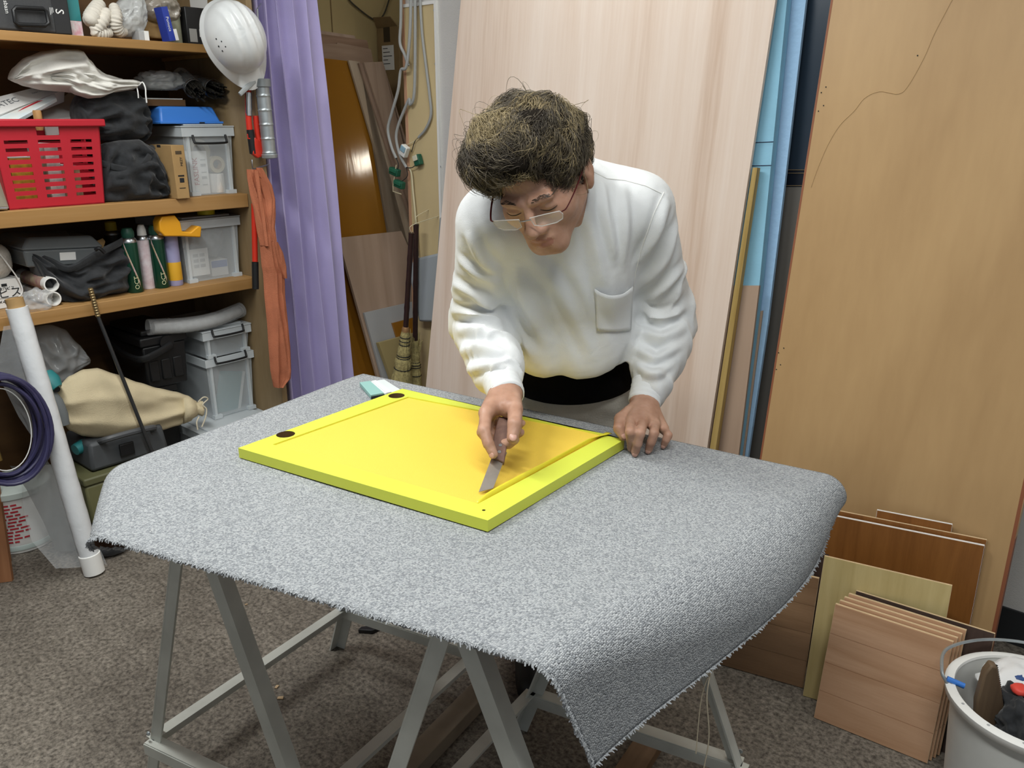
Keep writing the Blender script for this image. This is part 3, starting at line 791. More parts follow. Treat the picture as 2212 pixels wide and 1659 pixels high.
# ------------------------------------------------------------------ lime yellow cabinet door on the carpet
DZ0, DZ1 = TZ + 0.0025, 0.803
M['lime'] = mat('lime_yellow_lacquer', '#cfd74e', 0.38, spec=0.4)
M['yellow'] = mat('warm_yellow_film', '#e8c54e', 0.55, bump=0.25, bscale=500, spec=0.35)
M['mdf'] = mat('brown_fibreboard', '#5c4526', 0.85)
def door():
    O = [onz(*q, DZ1) for q in ((514.5, 967.6), (1053.6, 1124.2), (1348.5, 949.5), (868.9, 839.5))]
    I = [onz(*q, DZ1) for q in ((589, 960), (1033, 1088), (1312, 938), (881, 857))]
    for L_ in (O, I):
        for p in L_: p.z = 0
    t = thing('cabinet_door', 'lime yellow cabinet door with recessed yellow centre lying on the grey carpet', 'cabinet door', (O[1].x, O[1].y, DZ0), rz=0)
    o0 = Vector((O[1].x, O[1].y, 0))
    O = [p - o0 for p in O]; I = [p - o0 for p in I]
    h = DZ1 - DZ0
    b = NB()
    vo0 = [b.verts.new((p.x, p.y, 0)) for p in O]; vo1 = [b.verts.new((p.x, p.y, h)) for p in O]
    vi0 = [b.verts.new((p.x, p.y, 0)) for p in I]; vi1 = [b.verts.new((p.x, p.y, h)) for p in I]
    for i in range(4):
        j = (i + 1) % 4
        b.faces.new((vo1[i], vo1[j], vi1[j], vi1[i])); b.faces.new((vo0[i], vi0[i], vi0[j], vo0[j]))
        b.faces.new((vo0[i], vo0[j], vo1[j], vo1[i])); b.faces.new((vi0[i], vi1[i], vi1[j], vi0[j]))
    fr = obj('frame', b, M['lime'], t)
    # hinge cup bores cut into the left rail
    cups = []
    for q in ((617, 938), (856.5, 854.5)):
        P = onz(*q, DZ1) - o0; P.z = 0
        c = NB(); lathe(c, [(0.0190, 0.006), (0.0190, h + 0.01)], 40, Matrix.Translation(P))
        cu = obj('cutter', c, M['mdf'], t); cups.append((cu, P))
    for q in ((1045, 1102), (640, 944), (605, 946.5)):
        P = onz(*q, DZ1) - o0; P.z = 0
        r_ = 0.003 if q[0] > 1000 else 0.0013
        c = NB(); lathe(c, [(r_, 0.01), (r_, h + 0.01)], 12, Matrix.Translation(P))
        cu = obj('cutter', c, M['mdf'], t); cups.append((cu, P))
    bpy.context.view_layer.update()
    for cu, P in cups:
        md = fr.modifiers.new('bool', 'BOOLEAN'); md.operation = 'DIFFERENCE'; md.object = cu; md.solver = 'EXACT'
    dg = bpy.context.evaluated_depsgraph_get()
    nm = bpy.data.meshes.new_from_object(fr.evaluated_get(dg))
    fr.modifiers.clear(); fr.data = nm
    for cu, P in cups: bpy.data.objects.remove(cu)
    for k, (q, r_) in enumerate((((617, 938), 0.0188), ((856.5, 854.5), 0.0188), ((1045, 1102), 0.0029))):
        P = onz(*q, DZ1) - o0; P.z = 0
        c = NB(); lathe(c, [(0.0005, 0.0062 if r_ > 0.01 else 0.0105), (r_, 0.0062 if r_ > 0.01 else 0.0105), (r_, h - 0.0004)], 40, Matrix.Translation(P), cap0=True, cap1=False)
        o = obj('hinge_bore' if k < 2 else 'screw_hole', c, M['mdf'], t)
        o['label'] = 'round brown fibreboard bore' if k < 2 else 'tiny dark screw hole'
    c = NB(); prism(c, [Vector((p.x, p.y, h - 0.0032)) for p in I], (0, 0, -0.012))
    o = obj('centre_panel', c, M['yellow'], t); o['label'] = 'recessed warm yellow centre panel'
    # shallow groove along the left rail
    c = NB()
    a_, d2 = I[0].copy(), I[3].copy(); dr = (d2 - a_).normalized(); nn = Vector((dr.y, -dr.x, 0))
    pts = []
    for s, w_ in ((a_ - dr * 0.01, 0.0), (d2 + dr * 0.01, 0.0)):
        pts.append(s)
    # thin strip of film standing up along the right inner edge, its far end curling over
    st = NB(); rows = []
    A, Bv = I[1].copy() + (I[0] - I[1]).normalized() * 0.002, I[2].copy() + (I[3] - I[2]).normalized() * 0.006
    inn = (I[0] - I[1]).normalized()
    n_ = 40
    for i in range(n_ + 1):
        f = i / n_
        base = A.lerp(Bv, f); base.z = h - 0.0030
        hh = 0.0095 * min(1, f * 9 + 0.25)
        lean = 0.003 + 0.002 * math.sin(7 * f)
        curl = max(0, (f - 0.86) / 0.14)
        row = []
        for k in range(5):
            g = k / 4
            p = base + Vector((0, 0, hh * g * (1 - 0.35 * curl))) + inn * (0.001 + lean * g * g - 0.022 * curl * g * g)
            p.z += 0.004 * curl * math.sin(3 * g)
            row.append(p)
        rows.append(row)
    gridmesh(st, rows)
    s = obj('film_strip', st, mat('pale_yellow_film', '#e9dc3c', 0.35, alpha=0.86, spec=0.6), smooth=True, loc=t.location)
    solid(s, 0.0007, 0)
    tag(s, 'thin yellow film strip being cut loose along the right inner edge of the lime door', 'film strip')
door()
# sample card on the carpet behind the door
P = [onz(*q, TZ + 0.004) for q in ((777, 832), (801, 860), (868, 848), (830, 824))]
ctr = sum(P, Vector()) / 4
t = thing('sample_card', 'teal and white plastic sample cards lying at the back corner of the carpet', 'sample card', (ctr.x, ctr.y, TZ + 0.0025), rz=0)
Q = [p - Vector((ctr.x, ctr.y, TZ + 0.004)) for p in P]
b = NB(); prism(b, [Q[0], Q[1], Q[1].lerp(Q[2], 0.42), Q[0].lerp(Q[3], 0.42)], (0, 0, 0.009)); o = obj('teal_card', b, mat('pale_teal_card', '#8fb9b4', 0.5), t); o['label'] = 'pale teal half'
b = NB(); prism(b, [Q[0].lerp(Q[3], 0.425), Q[1].lerp(Q[2], 0.425), Q[2], Q[3]], (0, 0, 0.007)); obj('white_card', b, mat('milky_white_card', '#d5dcdd', 0.4), t)
b = NB(); prism(b, [Q[0].lerp(Q[3], 0.5), Q[1].lerp(Q[2], 0.5), Q[1].lerp(Q[2], 0.66), Q[0].lerp(Q[3], 0.66)], (0, 0, 0.0085)); obj('clear_strip', b, M['paper'], t)
b = NB(); c_ = [Q[1].lerp(Q[2], k) for k in (0.0, 0.42)]
prism(b, [c_[0] + Vector((0.001, -0.001, 0.0)), c_[1] + Vector((0.001, -0.001, 0)), c_[1] + Vector((0.002, -0.003, 0.0)), c_[0] + Vector((0.002, -0.003, 0))], (0, 0, 0.006)); obj('dark_edge', b, M['ink'], t)
# ------------------------------------------------------------------ shelves on the left and everything on them
Z1, Z2, Z3 = 1.665, 1.155, 0.839
RF = -2.78
def zat(a, b, py):
    """height at room position (a,b) that shows at image row py"""
    p = W(a, b); u = (CY - py) / FPX
    # row: (Y*SP + (z-H)*CP) / (Y*CP - (z-H)*SP) = u
    return CAMH + p.y * (u * CP - SP) / (CP + u * SP)
def rbox(bm, lo, hi): return box2(bm, lo, hi)
M['shelfwood'] = wood('shelf_lumber', '#a88252', '#94703f', axis=1, sc=6, stretch=18, fine=0.35, h3='#9f7847')
M['panelply'] = wood('raw_plywood_panel', '#978263', '#806b4b', axis=2, sc=4, stretch=8, fine=0.4)
M['backdark'] = wood('brown_and_shade_board', '#6b4f31', '#553d25', axis=1, sc=4, stretch=9)  # painted shade on the shelf back, own brown on the plank
SH = thing('shelf_unit', 'wooden wall shelves with three boards crowded with tools at the left', 'shelves', W(0, 0, 0))
for zt, th in ((Z1, 0.028), (Z2, 0.050), (Z3, 0.042)):
    b = NB(); rbox(b, (-3.28, 0.2, zt - 0.018), (RF - 0.02, 1.699, zt - 0.0005)); s_ = obj('shelf_board', b, M['shelfwood'], SH)
    b = NB(); rbox(b, (RF - 0.02, 0.2, zt - th), (RF, 1.699, zt - 0.0005)); obj('front_edging', b, M['shelfwood'], s_, bevel=0.002)
    b = NB(); rbox(b, (-3.26, 1.675, zt - th - 0.004), (RF - 0.03, 1.699, zt - 0.019)); obj('cleat', b, M['shelfwood'], s_)
b = NB(); rbox(b, (-3.29, 1.70, 0), (-2.675, 1.722, 2.55)); obj('side_panel', b, M['panelply'], SH)
b = NB(); rbox(b, (-3.284, 0.176, 0), (-2.675, 0.198, 2.55)); obj('side_panel', b, M['panelply'], SH)
b = NB(); rbox(b, (-3.297, 0.176, 0), (-3.285, 1.70, 2.55)); obj('shade_back_panel', b, M['backdark'], SH)  # dark brown sheet stands for the shade behind the shelves
def room(name, label, cat, a, b_, z, group=None): return thing(name, label, cat, W(a, b_, z), group=group)
# ---- soft shapes
def blob(bm, c, rad, amp=0.2, seed=0, flat=0.6, sub=4, fr=3.0, p=2.4, M_=None, crease=0.0):
    r = bmesh.ops.create_icosphere(bm, subdivisions=sub, radius=1)
    for v in r['verts']:
        d_ = v.co.normalized()
        k = (abs(d_.x) ** p + abs(d_.y) ** p + abs(d_.z) ** p) ** (-1 / p)
        q = d_ * k
        n_ = mn.noise(d_ * fr + Vector((seed * 7.3, seed * 1.7, 0))) + 0.5 * mn.noise(d_ * fr * 2.3 + Vector((0, seed * 3.1, 5)))
        if crease: n_ -= crease * abs(mn.noise(d_ * fr * 1.6 + Vector((seed, 9, seed)))) * 1.6
        q *= 1 + amp * n_
        if q.z < -flat: q.z = -flat - (q.z + flat) * 0.05
        x = Vector((q.x * rad[0], q.y * rad[1], q.z * rad[2]))
        if M_ is not None: x = M_ @ x
        v.co = x + Vector(c)
    return r['verts']
def pillow(bm, cols, a0, bulge, back, seed=0, fold=.010, fu=5.0, fv=2.5, diag=.6, nsub=7, nf=26, sharp=1.0, zmin=-1.0):
    """soft filled cloth: its outline follows columns (x, top row, bottom row) on the plane a0, swelling to the front and back"""
    C_ = []
    for i in range(len(cols) - 1):
        for k in range(nsub):
            f = k / nsub; g = f * f * (3 - 2 * f) * .5 + f * .5
            C_.append(tuple(cols[i][j] + (cols[i + 1][j] - cols[i][j]) * (f if j == 0 else g) for j in range(3)))
    C_.append(cols[-1]); n_ = len(C_); rows = []
    for i, (x, y0, y1) in enumerate(C_):
        u = i / (n_ - 1); env = max(0.0, math.sin(math.pi * (.02 + .96 * u))) ** .45
        P0, P1 = Vector(ab(ona(x, y0, a0))), Vector(ab(ona(x, y1, a0))); row = []
        for k in range(nf + 1):
            f = k / nf; w_ = math.sin(math.pi * f) ** .5
            p = P0.lerp(P1, f)
            q = Vector((u * fu + f * diag * 2, f * fv - u * diag, seed * 3.7))
            r1 = mn.noise(q); r2 = mn.noise(q * 2.1 + Vector((3, 7, seed)))
            d_ = (1 - abs(r1) * 2.2 * sharp) * .9 + r2 * .5
            p.x += env * (bulge * w_) + fold * d_ * min(1, w_ * 1.6) * env; row.append(p)
        for k in range(nf - 1, 0, -2):
            f = k / nf; p = P0.lerp(P1, f); p.x -= back * env * math.sin(math.pi * f) ** .5; row.append(p)
        rows.append(row)
    for r in rows:
        for p in r: p.z = max(p.z, zmin)
    V = [[bm.verts.new(p) for p in r] for r in rows]; m_ = len(V[0])
    for i in range(n_ - 1):
        for k in range(m_): bm.faces.new((V[i][k], V[i][(k + 1) % m_], V[i + 1][(k + 1) % m_], V[i + 1][k]))
    bm.faces.new(V[0]); bm.faces.new(list(reversed(V[-1])))
def clearbox(label, a_f, b0, b1, dep, z0, h, lid=True, handle=True, name='storage_box', group='clear plastic storage boxes', loc_lid=None, rimh=0.03):
    t = room(name, label, 'storage box', a_f, b0, z0, group)
    w_ = b1 - b0; s = 0.010; th = 0.0022
    b = NB()
    def wall(p0, p1, q0, q1, inn):
        prism(b, [p0, p1, q1, q0], inn)
    x0, x1, y0, y1 = -dep + s, -s, s, w_ - s
    X0, X1, Y0, Y1 = -dep, 0, 0, w_
    lo = [(x0, y0, 0), (x1, y0, 0), (x1, y1, 0), (x0, y1, 0)]; hi = [(X0, Y0, h), (X1, Y0, h), (X1, Y1, h), (X0, Y1, h)]
    for i, inn in zip(range(4), ((0, th, 0), (-th, 0, 0), (0, -th, 0), (th, 0, 0))):
        j = (i + 1) % 4; wall(Vector(lo[i]), Vector(lo[j]), Vector(hi[i]), Vector(hi[j]), inn)
    rbox(b, (x0, y0, 0), (x1, y1, 0.003))
    o = obj('body', b, M['clear'], t); o['label'] = 'clear plastic body'
    b = NB()
    for (lo_, hi_) in (((X0 - .006, Y0 - .006, h - rimh), (X1 + .006, Y0, h)), ((X1, Y0 - .006, h - rimh), (X1 + .008, Y1 + .006, h)), ((X0 - .006, Y1, h - rimh), (X1 + .006, Y1 + .006, h)), ((X0 - .006, Y0, h - rimh), (X0, Y1, h))):
        rbox(b, lo_, hi_)
    for yy in (s + .004, w_ - s - .016): rbox(b, (X1 - .010, yy, 0), (X1 + .001, yy + .010, h - rimh))
    rbox(b, (X1 - .012, s - .002, 0), (X1 + .006, s + .032, .014)); rbox(b, (X1 - .012, w_ - s - .03, 0), (X1 + .006, w_ - s + .004, .014))
    obj('rim', b, M['clearrim'], t)
    if lid:
        b = NB(); rbox(b, (X0 - .008, Y0 - .008, h + .001), (X1 + .010, Y1 + .008, h + .006)); rbox(b, (X0 + .02, Y0 + .02, h + .006), (X1 - .02, Y1 - .02, h + .012)); obj('lid', b, M['clearrim'], t, bevel=.0015)
    if handle:
        b = NB(); m_ = w_ / 2; hw = w_ * .33; zz = h - .035 if handle is True else handle
        tube(b, spline([(.010, m_ - hw, zz + .020), (.016, m_ - hw, zz), (.020, m_ - hw + .012, zz - .008), (.020, m_ + hw - .012, zz - .008), (.016, m_ + hw, zz), (.010, m_ + hw, zz + .020)], 5), .0042, 8)
        obj('handle', b, M['black'], t, smooth=True)
    return t
def textat(s, size, m, parent, loc, facing='a', roll=0.0, name='lettering'):
    """lettering on a face that looks towards +a ('a') or towards -b ('b')"""
    if facing == 'a': base = Matrix(((0, 0, 1), (1, 0, 0), (0, 1, 0)))      # text x -> +b, y -> z
    else: base = Matrix(((1, 0, 0), (0, 0, -1), (0, 1, 0)))                 # text x -> +a, y -> z, normal -b
    r = (base @ Matrix.Rotation(roll, 3, 'Z')).to_euler()
    return obj(name, text_mesh(s, size), m, parent, loc=loc, rot=r)
# ================= top shelf
gp = lambda px, py, a: Vector(ab(ona(px, py, a)))
t = room('tool_case', 'black hard tool case with white letter S and folding handle on the top shelf', 'tool case', -2.80, 0.70, Z1)
b = NB(); rbox(b, (-.20, 0, 0), (0, .462, .34)); obj('body', b, mat('charcoal_case', '#3a3b3d', .6, var=.08, vscale=160), t, bevel=.008)
b = NB(); rbox(b, (-.199, .412, .001), (.001, .463, .338)); obj('end_band', b, mat('dark_case_band', '#242527', .6), t, bevel=.004)
b = NB()
HQ_ = [gp(x, y, -2.786) - Vector((-2.80, .70, Z1)) for x, y in ((34, 16), (29, 22), (33, 48), (40, 53), (98, 55), (105, 49), (100, 24), (94, 19))]
tube(b, HQ_, .0060, 8, closed=True); obj('handle', b, M['black'], t, smooth=True)
lp_ = lambda x, y: gp(x, y, -2.7985) - Vector((-2.80, .70, Z1))
textat('S', .034, M['paper'], t, lp_(128, 25), 'a', R(-90)); textat('nsbasn', .016, M['paper'], t, lp_(13, 12), 'a', R(-90))
b = NB()
for k in range(3): q_ = lp_(107 + 3 * k, 16); rbox(b, (.0003, q_.y, q_.z - .020 + .003 * k), (.0012, q_.y + .0012, q_.z))
obj('print_line', b, M['paper'], t)['kind'] = 'stuff'
t = room('small_box', 'small teal and pink printed box beside the gloves on the top shelf', 'box', -2.825, 1.17, Z1)
b = NB(); rbox(b, (-.06, 0, 0), (0, .036, .045)); obj('body', b, mat('pink_print', '#cf9aa6', .6, hex2='#d9d5d6', vscale=60), t)
b = NB(); rbox(b, (-.06, 0, .0455), (0, .036, .12)); obj('upper_half', b, M['teal'], t)
M['glove'] = mat('white_work_glove', '#d0cabf', .95, var=.06, vscale=30, bump=.3, bscale=300)
def glove(pts, r, label):
    """folded knitted glove: ribbed cotton bent over"""
    b = NB(); P = spline([Vector(p) for p in pts], 14); n_ = len(P)
    rs = [r * (0.75 + 0.4 * math.sin(math.pi * (i / (n_ - 1)) ** .8)) * (1 + .10 * (1 if (i // 2) % 2 else -1)) for i in range(n_)]
    tube(b, P, rs, 14)
    o = obj('work_glove', b, M['glove'], smooth=True, angle=0, loc=W(0, 0, 0), rz=-YAW)
    return tag(o, label, 'glove', 'white cotton work gloves on the top shelf')
glove([gp(216, 6, -2.85), gp(206, 26, -2.82), gp(196, 42, -2.80), gp(202, 36, -2.86)], .021, 'upper left white cotton work glove on the top shelf, bent downwards')
glove([gp(232, 22, -2.81), gp(222, 44, -2.795), gp(208, 66, -2.80), gp(222, 72, -2.80), gp(238, 70, -2.81)], .017, 'middle white cotton work glove curled up on the shelf edge')
glove([gp(246, 12, -2.83), gp(250, 34, -2.80), gp(250, 54, -2.80), gp(258, 68, -2.81), gp(268, 68, -2.83)], .017, 'right white cotton work glove beside the crinkled plastic bag')
b = NB(); pillow(b, [(244, 30, 60), (256, 4, 79), (280, -20, 80), (300, -15, 79), (313, 12, 60)], -2.86, .05, .10, 3, .012, 7, 5, sharp=1.3)
tag(obj('plastic_bag', b, M['film2'], smooth=True, angle=0, rz=-YAW), 'crinkled clear plastic bag bulging next to the gloves on the top shelf', 'plastic bag')
b = NB(); pillow(b, [(310, 5, 32), (330, -12, 45), (350, -18, 52), (372, -2, 50), (386, 15, 40)], -2.90, .045, .10, 8, .012, 6, 4, sharp=1.3)
tag(obj('plastic_bag', b, mat('grey_brown_film_bag', '#a59c90', .25, alpha=.75, bump=.8, bscale=30, spec=.8), smooth=True, angle=0, rz=-YAW), 'greyish plastic bag of small parts leaning in the middle of the top shelf', 'plastic bag')
b = NB(); blob(b, ab(ona(338, 62, -2.96)), (.05, .085, .05), .15, 5, .7, 4, 2.5)
tag(obj('paper_bag', b, M['card'], smooth=True, angle=0, rz=-YAW), 'folded brown paper bag under the plastic bag on the top shelf', 'paper bag')
t = room('small_carton', 'tiny grey and white carton at the front of the top shelf', 'carton', -2.80, 1.372, Z1)
b = NB(); rbox(b, (-.05, 0, 0), (0, .018, .028)); obj('body', b, M['boardlight'], t); b = NB(); rbox(b, (-.05, .0185, 0), (0, .034, .030)); obj('side', b, M['paper'], t)
t = room('blue_box', 'slim blue and white box tilted against the clear bottle on the top shelf', 'box', -2.80, 1.476, Z1 + .004)
t.rotation_euler = (R(9), 0, -YAW)
b = NB(); rbox(b, (-.05, 0, 0), (0, .022, .105)); obj('body', b, mat('royal_blue_card', '#2c3f9d', .5), t); b = NB(); rbox(b, (-.05, .0225, 0), (0, .034, .035)); obj('white_side', b, M['paper'], t)
textat('Pomoca', .014, M['paper'], t, (.0008, .011, .052), 'a', R(-90))
t = room('clear_bottle', 'tall clear bottle with cream cap at the right end of the top shelf', 'bottle', -2.90, 1.545, Z1)
b = NB(); lathe(b, [(.026, 0), (.028, .006), (.028, .135), (.020, .155)], 24); obj('body', b, mat('murky_clear_bottle', '#b9bca4', .15, alpha=.6, spec=.7), t, smooth=True)
b = NB(); lathe(b, [(.019, .156), (.019, .178), (.016, .182)], 20); obj('cap', b, mat('cream_cap', '#d8d3a6', .5), t, smooth=True)
t = room('black_box', 'black box with grey labels behind the hard hat on the top shelf', 'box', -2.86, 1.575, Z1)
b = NB(); rbox(b, (-.12, 0, 0), (0, .085, .125)); obj('body', b, M['black'], t, bevel=.003)
b = NB(); rbox(b, (.0005, .008, .012), (.0012, .036, .055)); obj('label', b, mat('grey_label', '#8b8b88', .7), t)
b = NB(); rbox(b, (.0005, .046, .03), (.0012, .06, .055)); obj('label', b, M['paper'], t)
t = room('paper_notice', 'white paper notice fixed to the plywood side panel above the hard hat', 'paper', -2.95, 1.6985, 1.775)
b = NB(); rbox(b, (-.09, 0, 0), (.03, .001, .12)); obj('sheet', b, M['paper'], t)
# ---- hard hat
def helmet():
    c = Vector((.58, -.80, .10)).normalized()          # crown direction
    pk = Vector((.38, .12, -1.0)); pk = (pk - c * pk.dot(c)).normalized()
    y = c.cross(pk)
    Mx = Matrix((pk, y, c)).transposed().to_4x4(); Mx.translation = atD(506, 82, 2.71)
    t = tag(empty('hard_hat'), 'white hard hat hung peak down at the end of the top shelf', 'hard hat'); t.matrix_world = Mx @ Matrix.Scale(.91, 4)
    b = NB(); rows = []
    nth, nph = 72, 26
    for i in range(nph + 1):
        f = i / nph
        row = []
        for k in range(nth):
            th = 2 * math.pi * k / nth; ct, st = math.cos(th), math.sin(th)
            rx, ry, rz_ = .128, .104, .138
            el = f * math.pi / 2
            rr = math.cos(el) ** .80; zz = math.sin(el) ** 1.0
            x, yy, z = rx * rr * ct, ry * rr * st, rz_ * zz
            # raised ridges running front to back
            if z > .045:
                for c0, w_, h_ in ((0, .018, .0095), (.042, .008, .006), (-.042, .008, .006)):
                    z += h_ * max(0, 1 - ((yy - c0) / w_) ** 4) * min(1, (z - .045) / .02)
            row.append(Vector((x, yy, z)))
        rows.append(row)
    brim0, brim1 = [], []
    for k in range(nth):
        th = 2 * math.pi * k / nth; ct, st = math.cos(th), math.sin(th)
        e = .010 + .048 * max(0, ct) ** 2.2
        brim0.append(Vector(((.128 + e) * ct, (.104 + .010 + .006 * max(0, ct)) * st, -.012 - .018 * max(0, ct) ** 2)))
        brim1.append(brim0[-1] + Vector((0, 0, -.004)))
    rows = [brim1, brim0] + rows
    V = [[b.verts.new(p) for p in r] for r in rows]
    for i in range(len(V) - 1):
        for k in range(nth):
            try: b.faces.new((V[i][k], V[i][(k + 1) % nth], V[i + 1][(k + 1) % nth], V[i + 1][k]))
            except ValueError: pass
    bmesh.ops.remove_doubles(b, verts=b.verts, dist=.0008)
    o = obj('shell', b, mat('white_hard_plastic', '#d7dadb', .28, spec=.5, var=.02, vscale=30), t, smooth=True, angle=55); solid(o, .0025, -1)
    b = NB()
    for (x, yy) in ((.030, -.088), (.012, -.092), (.022, -.078), (.002, -.082), (-.012, -.090)):
        z = .138 * math.sqrt(max(0, 1 - (x / .128) ** 2 - (yy / .104) ** 2)) ** .9
        n = Vector((x / .128 ** 2, yy / .104 ** 2, z / .138 ** 2)).normalized(); p = Vector((x, yy, z))
        lathe(b, [(.0028, .0), (.0026, .0022)], 8, axisM(p, p + n))
    o = obj('vent_hole', b, M['ink'], t); o['kind'] = 'stuff'
    b = NB(); pts = []
    for (x, yy) in ((.055, -.024), (.055, .024), (.100, .020), (.100, -.020)):
        z = .138 * math.sqrt(max(0.02, 1 - (x / .128) ** 2 - (yy / .104) ** 2)) + .002; pts.append((x, yy, z))
    tube(b, pts, .0016, 5, closed=True); obj('emblem_frame', b, M['white'], t, smooth=True)
    b = NB(); tube(b, [(-.10, .06, -.004), (-.04, .095, -.006), (.04, .095, -.006), (.09, .06, -.004), (.09, -.06, -.004), (.04, -.09, -.006), (-.04, -.09, -.006), (-.10, -.06, -.004)], .007, 6, closed=True, sx=.5); obj('headband', b, M['ink'], t, smooth=True)
    b = NB(); tube(b, [(-.118, 0, .005), (-.125, .0, -.030), (-.12, .004, -.075)], .003, 6)
    obj('hook_loop', b, M['metal'], t)
helmet()
# ================= second shelf
def basket():
    a_f, b0, w_, dep, h = -2.80, 0.885, 0.318, 0.26, 0.262
    t = room('red_basket', 'red slotted plastic basket full of packets on the middle shelf', 'basket', a_f, b0, Z2)
    b = NB(); th = .003
    def face(n_cols, n_rows, L_, place):
        m = .028; gap = .030; cw = (L_ - 2 * m - (n_cols - 1) * gap) / n_cols
        zb, zt = .030, h - .045; rh = (zt - zb) / n_rows
        # vertical bars
        xs = [0]
        for c in range(n_cols): xs += [m + c * (cw + gap), m + c * (cw + gap) + cw]
        xs.append(L_)
        for c in range(n_cols + 1): place(xs[2 * c], xs[2 * c + 1], 0, h)
        for c in range(n_cols):
            x0, x1 = xs[2 * c + 1], xs[2 * c + 2]
            place(x0, x1, 0, zb)
            for r_ in range(n_rows):
                place(x0, x1, zb + r_ * rh + .010, zb + (r_ + 1) * rh)
            if c == n_cols // 2 and n_cols == 3:
                place(x0, x1, h - .006, h)
            else: place(x0, x1, zt, h)
    face(3, 8, w_, lambda x0, x1, z0, z1: rbox(b, (-th, x0, z0), (0, x1, z1)))
    face(3, 8, w_, lambda x0, x1, z0, z1: rbox(b, (-dep, x0, z0), (-dep + th, x1, z1)))
    face(2, 8, dep, lambda x0, x1, z0, z1: rbox(b, (-dep + x0, 0, z0), (-dep + x1, th, z1)))
    face(2, 8, dep, lambda x0, x1, z0, z1: rbox(b, (-dep + x0, w_ - th, z0), (-dep + x1, w_, z1)))
    rbox(b, (-dep, 0, 0), (0, w_, .004))
    def tap(v):
        k = .90 + .10 * (v.z / h)
        return Vector(((v.x + dep / 2) * k - dep / 2, (v.y - w_ / 2) * k + w_ / 2, v.z))
    for v in b.verts: v.co = tap(v.co)
    o = obj('slotted_body', b, M['red'], t)
    b = NB()
    for lo, hi in (((-.002, -.014, h - .02), (.014, w_ + .014, h + .003)), ((-dep - .014, -.014, h - .02), (-dep + .002, w_ + .014, h + .003)), ((-dep, -.014, h - .02), (0, .001, h + .003)), ((-dep, w_ - .001, h - .02), (0, w_ + .014, h + .003))): rbox(b, lo, hi)
    obj('rim', b, M['red'], t, bevel=.004)
    # contents seen through the slots and above the rim
    cl = [('yellow_carton', '#d8a93a', (-.17, .045, .006), (-.03, .135, .15), 'yellow printed carton inside the red basket, behind the left slots', 'carton'),
          ('white_packet', '#d5cfcb', (-.17, .15, .006), (-.03, .19, .19), 'white packet standing in the middle of the red basket', 'packet'),
          ('tan_carton', '#b99a78', (-.20, .195, .006), (-.04, .25, .12), 'tan carton in the right half of the red basket', 'carton')]
    for nm, hx, lo, hi, lab, cat in cl:
        q = room(nm, lab, cat, a_f, b0, Z2)
        bb = NB(); rbox(bb, lo, hi); obj('body', bb, mat(nm, hx, .6, var=.25, vscale=50), q)
        bb = NB(); rbox(bb, (lo[0] + .01, lo[1] + .004, hi[2] + .0005), (hi[0] - .01, hi[1] - .004, hi[2] + .002)); obj('flap', bb, M['paper'], q)
basket()
def slab_px(name, label, cat, px, D, th, m, parts=None, group=None, bevel=.001):
    """flat thing whose visible face shows at these pixels, at distances D along the view axis"""
    P = [atD(x, y, d_) for (x, y), d_ in zip(px, D)]
    n = (P[1] - P[0]).cross(P[3] - P[0]).normalized()
    P[2] = onplane(px[2][0], px[2][1], P[0], n)
    c = sum(P, Vector()) / 4
    if n.dot(c - CAMP) > 0: n = -n
    x = (P[1] - P[0]).normalized(); y = n.cross(x)
    Mx = Matrix((x, y, n)).transposed().to_4x4(); Mx.translation = c
    inv = Mx.inverted()
    t = tag(empty(name), label, cat, group); t.matrix_world = Mx
    b = NB(); prism(b, [inv @ p for p in P], (0, 0, -th)); obj('body', b, m, t, bevel=bevel)
    return t, [inv @ p for p in P]
t, Q = slab_px('white_carton', 'long white carton with grey lettering lying slanted on top of the red basket', 'carton', [(-40, 218), (128, 175), (140, 193), (-40, 262)], [2.50, 2.70, 2.66, 2.45], .05, M['paper'])
c0 = (Q[0] + Q[3]) / 2; c1 = (Q[1] + Q[2]) / 2; dd = (c1 - c0); an = math.atan2(dd.y, dd.x)
obj('lettering', text_mesh('DATEC', .030), mat('grey_ink', '#6d7276', .7), t, loc=c0.lerp(c1, .27) + Vector((0, 0, .0006)), rot=(0, 0, an))
obj('small_print', text_mesh('PRASA  MANUAL', .008), M['boardlight'], t, loc=c0.lerp(c1, .72) + Vector((0, .004, .0006)), rot=(0, 0, an))
t, Q = slab_px('flat_packet', 'flat white and pale blue plastic packet lying under the white carton', 'packet', [(-40, 268), (118, 202), (122, 212), (-40, 300)], [2.46, 2.64, 2.60, 2.41], .012, mat('pale_blue_print', '#cfdde3', .35, hex2='#e6e4dc', vscale=14))
b = NB(); prism(b, [Q[0].lerp(Q[1], .62).lerp(Q[3], .1) + Vector((0, 0, .0005)), Q[0].lerp(Q[1], .72).lerp(Q[2], .1) + Vector((0, 0, .0005)), Q[0].lerp(Q[1], .72).lerp(Q[2], .35) + Vector((0, 0, .0005)), Q[0].lerp(Q[1], .6).lerp(Q[3], .2) + Vector((0, 0, .0005))], (0, 0, .0006)); obj('red_mark', b, M['redink'], t)
t, Q = slab_px('plastic_case', 'white plastic case with cream edge lying at the back of the red basket', 'case', [(88, 240), (158, 192), (184, 250), (95, 262)], [2.70, 2.86, 2.76, 2.66], .06, M['white'], bevel=.006)
b = NB(); tube(b, [Q[1] + Vector((0, 0, .002)), Q[2] + Vector((0, 0, .002))], .006, 8); obj('edge', b, mat('cream_plastic', '#cfc8b2', .5), t, smooth=True)
